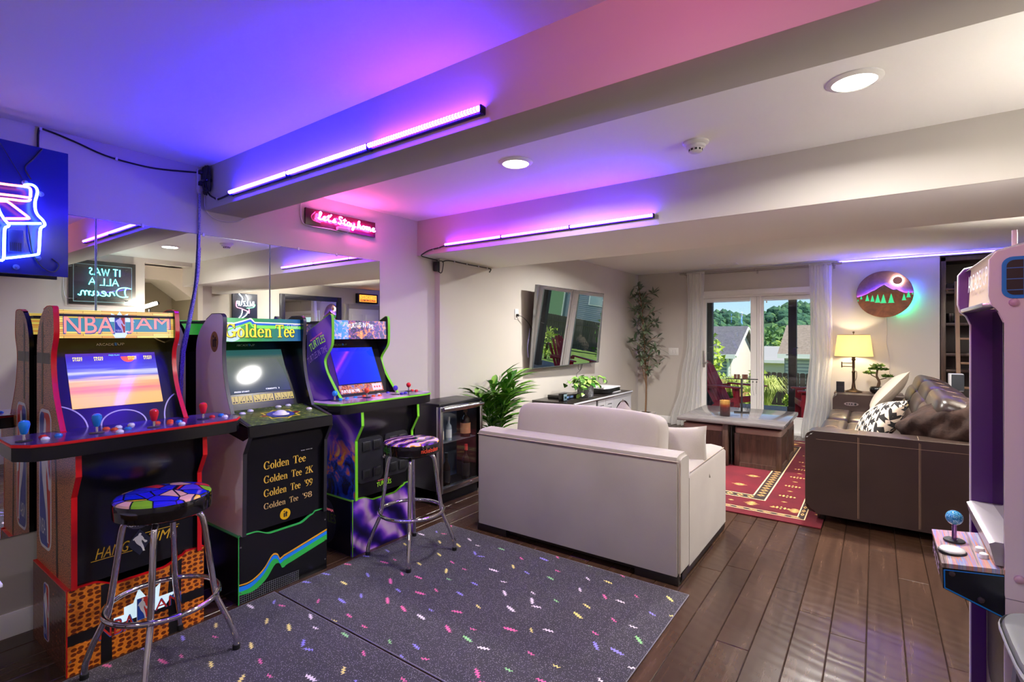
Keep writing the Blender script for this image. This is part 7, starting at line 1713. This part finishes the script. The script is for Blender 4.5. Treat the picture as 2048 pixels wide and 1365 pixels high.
for j in range(14): add_leaf(olm, t, main[-1 - j % 5], (rp.uniform(-1, 1), rp.uniform(-1, .6), rp.uniform(-.2, 1)), (0, 0, 1), rp.uniform(.7, 1.1))
# ------------------------------------------------------------------ outdoors
CONC = tmat('patio_concrete', lambda n: n.col(n.ramp(n.noise(n.obj(), 14, 5), [(.3, (176, 158, 142)), (.7, (204, 188, 172))])), rough=.9)
struct('ground_patio', MB().box(-6, 6, 8.42, 11.9, -.25, -.06), CONC)
def f_lawn(n):
    v = n.obj(); n.col(n.ramp(n.noise(v, 3, 5), [(.3, (92, 124, 48)), (.7, (146, 176, 78))])); n.bump(n.noise(v, 60, 3), .8, .03)
LAWN = tmat('lawn', f_lawn, rough=.95)
def gz(y): return -.12 if y < 12 else -.12 - (y - 12) * .11 if y < 24 else -1.44 - (y - 24) * .05
mb = MB(); ys = [8.42, 10, 11.5, 12, 14, 17, 20, 24, 30, 45, 70, 120, 200]
mb.grid(lambda u, v: Vector((-90 + 180 * u, ys[int(round(v * (len(ys) - 1)))], gz(ys[int(round(v * (len(ys) - 1)))]) - (.05 if v == 0 else 0))), 24, len(ys) - 1)
struct('ground_lawn', mb, LAWN)
PW_ = mat('stained_post', (66, 54, 52), .6, bump=(20, .3, .004))
GRPP = 'posts holding the patio roof'
for lab, x in (('dark stained wooden patio post in the left door pane', -2.83), ('dark stained wooden patio post in the right door pane', -1.295), ('dark stained patio post standing to the right beyond the door view', 1.1)):
    t = thing('patio_post', lab, 'post', (x, 11.05, -.06), GRPP)
    fin('shaft', MB().box(x - .068, x + .068, 10.98, 11.12, -.06, 2.42, b=.006), PW_, t)
    fin('plinth', MB().box(x - .085, x + .085, 10.965, 11.135, -.06, .06, b=.004), PW_, t)
    fin('hook', MB().tube([(x + .02, 10.975, 1.18), (x + .1, 10.94, 1.19)], .008, 6).tube([(x - .1, 10.94, 1.05), (x + .02, 10.975, 1.06)], .008, 6), NKL, t)
PR = mat('patio_roof_wood', (150, 138, 124), .8)
t = thing('patio_roof', 'wooden patio roof over the chairs outside the doors', 'roof', (-1, 10, 2.5))
fin('deck', MB().box(-4.5, 4.5, 8.42, 11.4, 2.56, 2.66), PR, t); fin('beam', MB().box(-4.4, 4.4, 10.99, 11.11, 2.40, 2.58), PW_, t)
# red adirondack chairs
AR = tmat('red_paint', lambda n: n.col(n.ramp(n.noise(n.obj(), 12, 3), [(.3, (172, 30, 50)), (.7, (200, 44, 62))])), rough=.45)
GA = 'red adirondack chairs on the patio'
def adirondack():
    t = thing('adirondack_chair', '', 'chair', (0, 0, 0), GA)
    for k in range(7):                                     # fan of back slats
        o = (k - 3); x0 = o * .070; top = 1.0 - .022 * o * o
        sl = [(-.032, 0), (.032, 0), (.040, 1), (-.040, 1)]
        def P(a, b): return Vector((x0 * (1 + .10 * b) + a, .22 + .34 * b, .26 + (top - .26) * b))
        mb = MB(); r0 = [P(-.029, 0), P(.029, 0), P(.0325, .96), P(.024, 1), P(-.024, 1), P(-.0325, .96)]
        nn = Vector((0, -.9, .43)) * .02
        A = [mb.bm.verts.new(p) for p in r0]; B = [mb.bm.verts.new(p + nn) for p in r0]
        mb.bm.faces.new(A); mb.bm.faces.new(B[::-1])
        for i in range(6): mb.bm.faces.new((A[i], B[i], B[(i + 1) % 6], A[(i + 1) % 6]))
        fin('back_slat', mb, AR, t, smooth=0)
    for k in range(6):
        y = -.33 + k * .095; z = .40 - .14 * (k / 5)
        fin('seat_slat', MB().box(-.27, .27, y - .04, y + .04, z - .011, z + .011, b=.003), AR, t)
    for s_ in (-1, 1):
        fin('arm', MB().prism([(s_ * .27, -.42), (s_ * .41, -.42), (s_ * .41, -.1), (s_ * .36, .32), (s_ * .29, .32)], 'z', .565, .590, b=.003), AR, t)
        fin('leg', MB().prism([(-.37, 0), (-.27, 0), (-.25, .56), (-.36, .56)], 'x', s_ * .30 - .015, s_ * .30 + .015, b=.003), AR, t)
        fin('leg', MB().prism([(-.36, .36), (-.36, .42), (.10, .30), (.48, .0), (.36, .0), (.05, .22)], 'x', s_ * .27 - .014, s_ * .27 + .014, b=.003), AR, t)
        fin('arm_brace', MB().prism([(-.30, .56), (-.24, .56), (-.27, .40)], 'x', s_ * .325 - .012, s_ * .325 + .012), AR, t)
    fin('back_rail', MB().box(-.36, .36, .30, .335, .50, .57, b=.003), AR, t)
    fin('front_apron', MB().box(-.28, .28, -.375, -.35, .32, .42, b=.003), AR, t)
    return t
A1 = adirondack(); A1['label'] = 'red adirondack chair with fanned back, left pane of the patio doors'
A1.location = (-2.12, 9.82, -.06); A1.rotation_euler = (0, 0, R(66))
dup(A1, (-.70, 9.75, -.06), R(-75), 'red adirondack chair in the right door pane, its back hidden by the curtain')
# fences
def f_fence(c1, c2):
    def f(n):
        oi = n.n('ObjectInfo').outputs['Random']; k = n.noise(n.n('Mapping', ins={'Vector': n.obj(), 'Scale': (30, 30, 2)}).outputs[0], 1, 4)
        n.col(n.mix(n.math('MULTIPLY', oi, .4), n.ramp(k, [(.3, c1), (.7, c2)]), c1))
    return f
FT = tmat('fence_tan', f_fence((150, 108, 66), (200, 156, 102)), rough=.85); FD = tmat('fence_shaded', f_fence((40, 34, 32), (64, 54, 50)), rough=.85)  # the dark boards carry their shade in the wood colour
FG = tmat('fence_grey', f_fence((96, 84, 74), (136, 120, 106)), rough=.85)
def board_mesh(w, h, m):
    me = bpy.data.meshes.new('board'); mb = MB().prism([(-w / 2, 0), (w / 2, 0), (w / 2, h - .03), (w / 2 - .03, h), (-w / 2 + .03, h), (-w / 2, h - .03)], 'y', -.01, .01)
    bmesh.ops.recalc_face_normals(mb.bm, faces=mb.bm.faces); mb.bm.to_mesh(me); mb.bm.free(); me.materials.append(m); return me
def fence(label, p0, p1, w, h, m, z0, z1, gap=.004):
    t = thing('board_fence', label, 'fence', (p0[0], p0[1], z0)); a, b = Vector(p0), Vector(p1); L = (b - a).length; n = int(L / (w + gap)); me = board_mesh(w, h, m); ang = math.atan2(b.y - a.y, b.x - a.x)
    rf_ = random.Random(n)
    for k in range(n):
        p = a + (b - a) * ((k + .5) / n); o = bpy.data.objects.new('board', me); COL.objects.link(o); o.parent = t
        o.location = Vector((p.x, p.y, z0 + (z1 - z0) * (k + .5) / n + rf_.uniform(-.012, .012))) - WL[t]; o.rotation_euler = (0, 0, ang)
    d = (b - a).normalized(); nn = Vector((-d.y, d.x))
    for q in (.3, h - .35):
        mb = MB(); c0 = a + nn * .03; c1 = b + nn * .03
        mb.tube([(c0.x, c0.y, z0 + q), (c1.x, c1.y, z1 + q)], .04, 4); fin('rail', mb, m, t, smooth=0)
    return t
fence('tan wooden board fence running away behind the left red chair', (-3.45, 12.6), (-3.35, 19.5), .14, 1.75, FT, -1.28, -2.15)
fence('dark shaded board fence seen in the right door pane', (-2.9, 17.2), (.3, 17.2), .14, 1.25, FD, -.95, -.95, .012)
fence('grey-brown board fence closing the yard, reflected in the television', (14.5, 20), (4.8, 32.5), .14, 1.85, FG, -1.0, -1.9)
# houses downhill
SID = mat('pale_siding', (238, 226, 212), .8); SIDG = mat('blue_grey_siding', (134, 146, 158), .8); WHT = mat('house_trim_white', (236, 236, 232), .6)
def f_shingle(c1, c2):
    def f(n):
        v = n.obj(); n.col(n.ramp(n.noise(v, 9, 5, .7), [(.3, c1), (.7, c2)]))
    return f
SH1 = tmat('shingle_grey', f_shingle((92, 90, 96), (122, 120, 126)), rough=.95); SH2 = tmat('shingle_brown', f_shingle((128, 112, 98), (170, 154, 138)), rough=.95)
def house(label, x0, x1, y0, y1, zb, ze, zr, wallm, frontm, roofm, wins=()):
    # ridge runs along x, gable ends at x0 and x1
    t = thing('house', label, 'house', ((x0 + x1) / 2, (y0 + y1) / 2, zb)); ym = (y0 + y1) / 2
    fin('wall', MB().prism([(y0, zb), (y1, zb), (y1, ze), (ym, zr), (y0, ze)], 'x', x0, x1), wallm, t, smooth=0)
    k = MB(); z = zb + .1
    while z < ze - .05: k.box(x0 + .05, x1 - .05, y0 - .02, y0, z, z + .10); z += .16
    fin('siding', k, frontm, t, smooth=0, kind='stuff')
    o = .35; sl = (zr - ze) / (ym - y0)
    fin('roof', MB().prism([(y0 - o, ze - sl * o), (ym, zr), (y1 + o, ze - sl * o), (y1 + o, ze - sl * o + .16), (ym, zr + .16), (y0 - o, ze - sl * o + .16)], 'x', x0 - .25, x1 + .25), roofm, t, smooth=0)
    fin('fascia', MB().box(x0 - .25, x1 + .25, y0 - o - .06, y0 - o, ze - sl * o - .04, ze - sl * o + .16), WHT, t, smooth=0)
    fin('downspout', MB().tube([(x1 - .12, y0 - .30, ze - .15), (x1 - .12, y0 - .06, ze - .4), (x1 - .12, y0 - .06, zb)], .07, 6), WHT, t)
    fin('gable_trim', MB().tube([(x1 + .26, y0 - o, ze - sl * o + .06), (x1 + .26, ym, zr + .06), (x1 + .26, y1 + o, ze - sl * o + .06)], .07, 4), WHT, t)
    for wx, wz, ww, wh in wins:
        w = fin('window', MB().box(wx, wx + ww, y0 - .06, y0 - .01, wz, wz + wh), WHT, t, smooth=0)
        fin('window_pane', MB().box(wx + .08, wx + ww - .08, y0 - .075, y0 - .055, wz + .08, wz + wh / 2 - .03).box(wx + .08, wx + ww - .08, y0 - .075, y0 - .055, wz + wh / 2 + .03, wz + wh - .08), mat('window_glass', (150, 172, 178), .1), w, smooth=0)
    return t
h1 = house('pale gabled house with dark grey roof in the left door pane', -10.5, -5.5, 25.3, 30.4, -3.2, .55, 1.74, SID, SIDG, SH1, [(-7.3, -1.6, 1.1, 1.6)])
fin('vent_pipe', MB().tube([(-6.9, 26.6, .95), (-6.9, 26.6, 1.65)], .06, 6).tube([(-7.2, 26.4, 1.0), (-6.9, 26.6, 1.2)], .03, 5), BLACKM, h1)
h2 = house('grey house with brown shingle roof in the right door pane behind the post', -3.55, 3.5, 27.3, 32.7, -3.2, .55, 1.8, SIDG, mat('grey_white_siding', (190, 196, 202), .8), SH2, [(-1.0, -1.5, 1.2, 1.6)])
h3 = house('low white-roofed house between the two nearer houses', -7.0, -3.6, 38.0, 42.0, -3.2, -.25, .5, SID, SID, mat('shingle_pale', (176, 174, 172), .95), [])
h4 = house('grey neighbouring house beyond the side fence, reflected in the television', 5, 18, 38.0, 46.0, -2.2, 3.6, 6.4, SIDG, SIDG, SH1, [(9, 1.0, 1.4, 1.9), (11.2, 1.0, 1.4, 1.9), (14, 1.0, 1.4, 1.9)])
# planting
def f_leafy(c1, c2):
    def f(n): n.col(n.ramp(n.noise(n.obj(), 2.3, 4, .7), [(.3, c1), (.55, c2)]))
    return f
G1 = tmat('bright_leaves', f_leafy((118, 158, 44), (196, 216, 90)), rough=.7); G2 = tmat('evergreen_leaves', f_leafy((28, 70, 22), (86, 138, 40)), rough=.8); G3 = tmat('forest_leaves', f_leafy((54, 104, 66), (122, 158, 88)), rough=.9); G4 = tmat('pale_grass', f_leafy((176, 196, 84), (224, 230, 140)), rough=.8)
def leafball(mb, c, r, n, size, rnd, sz=1.0, up=.2):
    for q in range(n):
        d = Vector((rnd.gauss(0, 1), rnd.gauss(0, 1), rnd.gauss(0, 1))).normalized(); k = rnd.random() ** .35
        p = Vector(c) + Vector((d.x * r * k, d.y * r * k, d.z * r * sz * k))
        a = Vector((rnd.gauss(0, 1), rnd.gauss(0, 1), rnd.gauss(0, 1) + up)).normalized() * size; b = a.cross(Vector((rnd.gauss(0, 1), rnd.gauss(0, 1), rnd.gauss(0, 1)))).normalized() * size * .45
        mb.face([p - b, p + a * .5 - b * .2, p + a, p + b])
rt = random.Random(8)
def shrub(label, nm, cat, c, r, n, size, m, sz=1.0, group=None, trunk=None):
    t = thing(nm, label, cat, (c[0], c[1], c[2] - r * sz), group); mb = MB(); leafball(mb, c, r, n, size, rt, sz); fin('foliage', mb, m, t, smooth=0, kind='stuff')
    if trunk: fin('trunk', MB().tube([(c[0], c[1], trunk), (c[0] + .05, c[1], c[2])], r * .08, 7), BARK, t)
    else: fin('stem', MB().tube([(c[0], c[1], c[2] - r * sz), (c[0], c[1], c[2])], r * .08, 6), BARK, t)
    return t
shrub('bright green young tree beside the left patio post', 'young_tree', 'tree', (-4.35, 16.5, .55), .62, 420, .16, G1, 1.7, trunk=-1.0)
shrub('bright green tree at the left edge of the left door pane', 'young_tree', 'tree', (-6.2, 18.5, 1.2), 1.3, 600, .2, G1, 1.6, trunk=-1.0)
shrub('leafy green climber in front of the dark fence', 'shrub', 'shrub', (-2.72, 15.6, -.25), .36, 420, .13, G1, 2.2)
t = thing('cypress_tree', 'tall dark green conical cypress beside the right curtain', 'tree', (-.98, 15.2, -.8)); mb = MB()
for q in range(1500):
    z = rt.random() ** 1.15; a = rt.uniform(0, 2 * PI); r_ = .55 * (1 - z) ** .8 * (.65 + .4 * rt.random()) + .03; p = Vector((-.98 + r_ * math.cos(a), 15.2 + r_ * math.sin(a), -.8 + 2.82 * z))
    d = Vector((math.cos(a) * .4, math.sin(a) * .4, 1)).normalized() * .17; w = d.cross(Vector((math.cos(a), math.sin(a), 0))).normalized() * .045; mb.face([p - w, p + w, p + d])
fin('foliage', mb, G2, t, smooth=0, kind='stuff'); fin('trunk', MB().cyl((-.98, 15.2, -.85), (-.98, 15.2, .8), .07, 8), BARK, t)
def grass(label, x, y, z, r, n, h, m):
    t = thing('ornamental_grass', label, 'grass clump', (x, y, z), 'ornamental grasses by the patio'); mb = MB()
    for q in range(n):
        a = rt.uniform(0, 2 * PI); o = rt.uniform(.2, 1) * r; hh = h * rt.uniform(.6, 1); b = Vector((x + rt.uniform(-.05, .05), y + rt.uniform(-.05, .05), z)); w = Vector((-math.sin(a), math.cos(a), 0)) * .007
        p1 = b + Vector((math.cos(a) * o * .4, math.sin(a) * o * .4, hh * .8)); p2 = b + Vector((math.cos(a) * o * .8, math.sin(a) * o * .8, hh)); p3 = b + Vector((math.cos(a) * o * 1.2, math.sin(a) * o * 1.2, hh * .72))
        mb.face([b - w, b + w, p1 + w, p1 - w]).face([p1 - w, p1 + w, p2 + w * .7, p2 - w * .7]).face([p2 - w * .7, p2 + w * .7, p3])
    fin('blade', mb, m, t, smooth=0, kind='stuff')
grass('arching yellow-green ornamental grass in the right door pane', -1.98, 12.6, -.2, .50, 420, .72, G4)
grass('yellow-green grass clump just left of the door mullion', -2.75, 12.9, -.2, .45, 320, .68, G4)
grass('yellow-green grass clump behind the left red chair', -3.4, 12.3, -.15, .35, 260, .62, G4)
shrub('low bright green shrub beside the right red chair', 'shrub', 'shrub', (-1.40, 12.4, .0), .26, 300, .08, G1, .7)
shrub('low dark shrub left of the mullion at patio level', 'shrub', 'shrub', (-2.75, 12.0, .0), .22, 220, .07, G2, .7)
shrub('bright flowering bush on the lawn, seen reflected in the television', 'shrub', 'shrub', (2.6, 13.6, .25), .6, 400, .10, G1, .9)
shrub('narrow green conifer on the side lawn, reflected in the television', 'young_tree', 'tree', (.9, 14.6, .7), .55, 500, .12, G2, 2.0)
for lab, c, r, n, s_, m in (('broad green tree behind the low white roof', (-8.2, 52, .2), 3.0, 700, .5, G3), ('bright green tree left of the brown roof', (-5.4, 46.5, -.3), 1.9, 600, .35, G1), ('round green tree beyond the brown roof', (-2.6, 53, -.4), 2.4, 600, .45, G3)):
    shrub(lab, 'distant_tree', 'tree', c, r, n, s_, m, .8, 'trees between the houses and the hill')
# wooded hills
def hillz(x, y):
    k = min(1, max(0, (y - 70) / 70)); k = k * k * (3 - 2 * k)
    return -3.0 + k * (9.1 - 1.3 * math.exp(-((x + 25) / 7) ** 2) + 1.5 * math.exp(-((x + 12) / 8) ** 2) + .3 * math.sin(x * .31)) 
mb = MB(); mb.grid(lambda u, v: Vector((-190 + 330 * u, 66 + 110 * v, hillz(-190 + 330 * u, 66 + 110 * v))), 60, 16)
struct('ground_hill', mb, mat('hill_green', (66, 104, 60), .95))
cr_ = MB(); rh = random.Random(14)
q = bmesh.new(); bmesh.ops.create_icosphere(q, subdivisions=1, radius=1); IV = [v.co.copy() for v in q.verts]; IF = [tuple(v.index for v in f.verts) for f in q.faces]; q.free()
for k in range(2600):
    y = 72 + 100 * rh.random() ** 1.0; x = rh.uniform(-1.0 * y - 10, .30 * y); r_ = rh.uniform(.7, 1.7)
    c = Vector((x, y, hillz(x, y) + r_ * .5)); V = [cr_.bm.verts.new(c + Vector((p.x * r_ * rh.uniform(.75, 1.2), p.y * r_, p.z * r_ * rh.uniform(.75, 1.25)))) for p in IV]
    for f in IF: cr_.bm.faces.new([V[i] for i in f])
def f_for(n):
    v = n.obj(); n.col(n.ramp(n.noise(v, .35, 5, .7), [(.32, (34, 76, 58)), (.5, (62, 106, 78)), (.66, (104, 142, 88))])); n.bump(n.noise(v, 3, 4), 1, .3)
bm = cr_.bm; me = bpy.data.meshes.new('forest'); bm.to_mesh(me); bm.free()
o = link('forest_canopy', me, tmat('forest_canopy', f_for, rough=.95), smooth=0); o['kind'] = 'stuff'; o['label'] = 'dense green forest covering the distant hills'; o['category'] = 'forest'
bpy.context.view_layer.update()
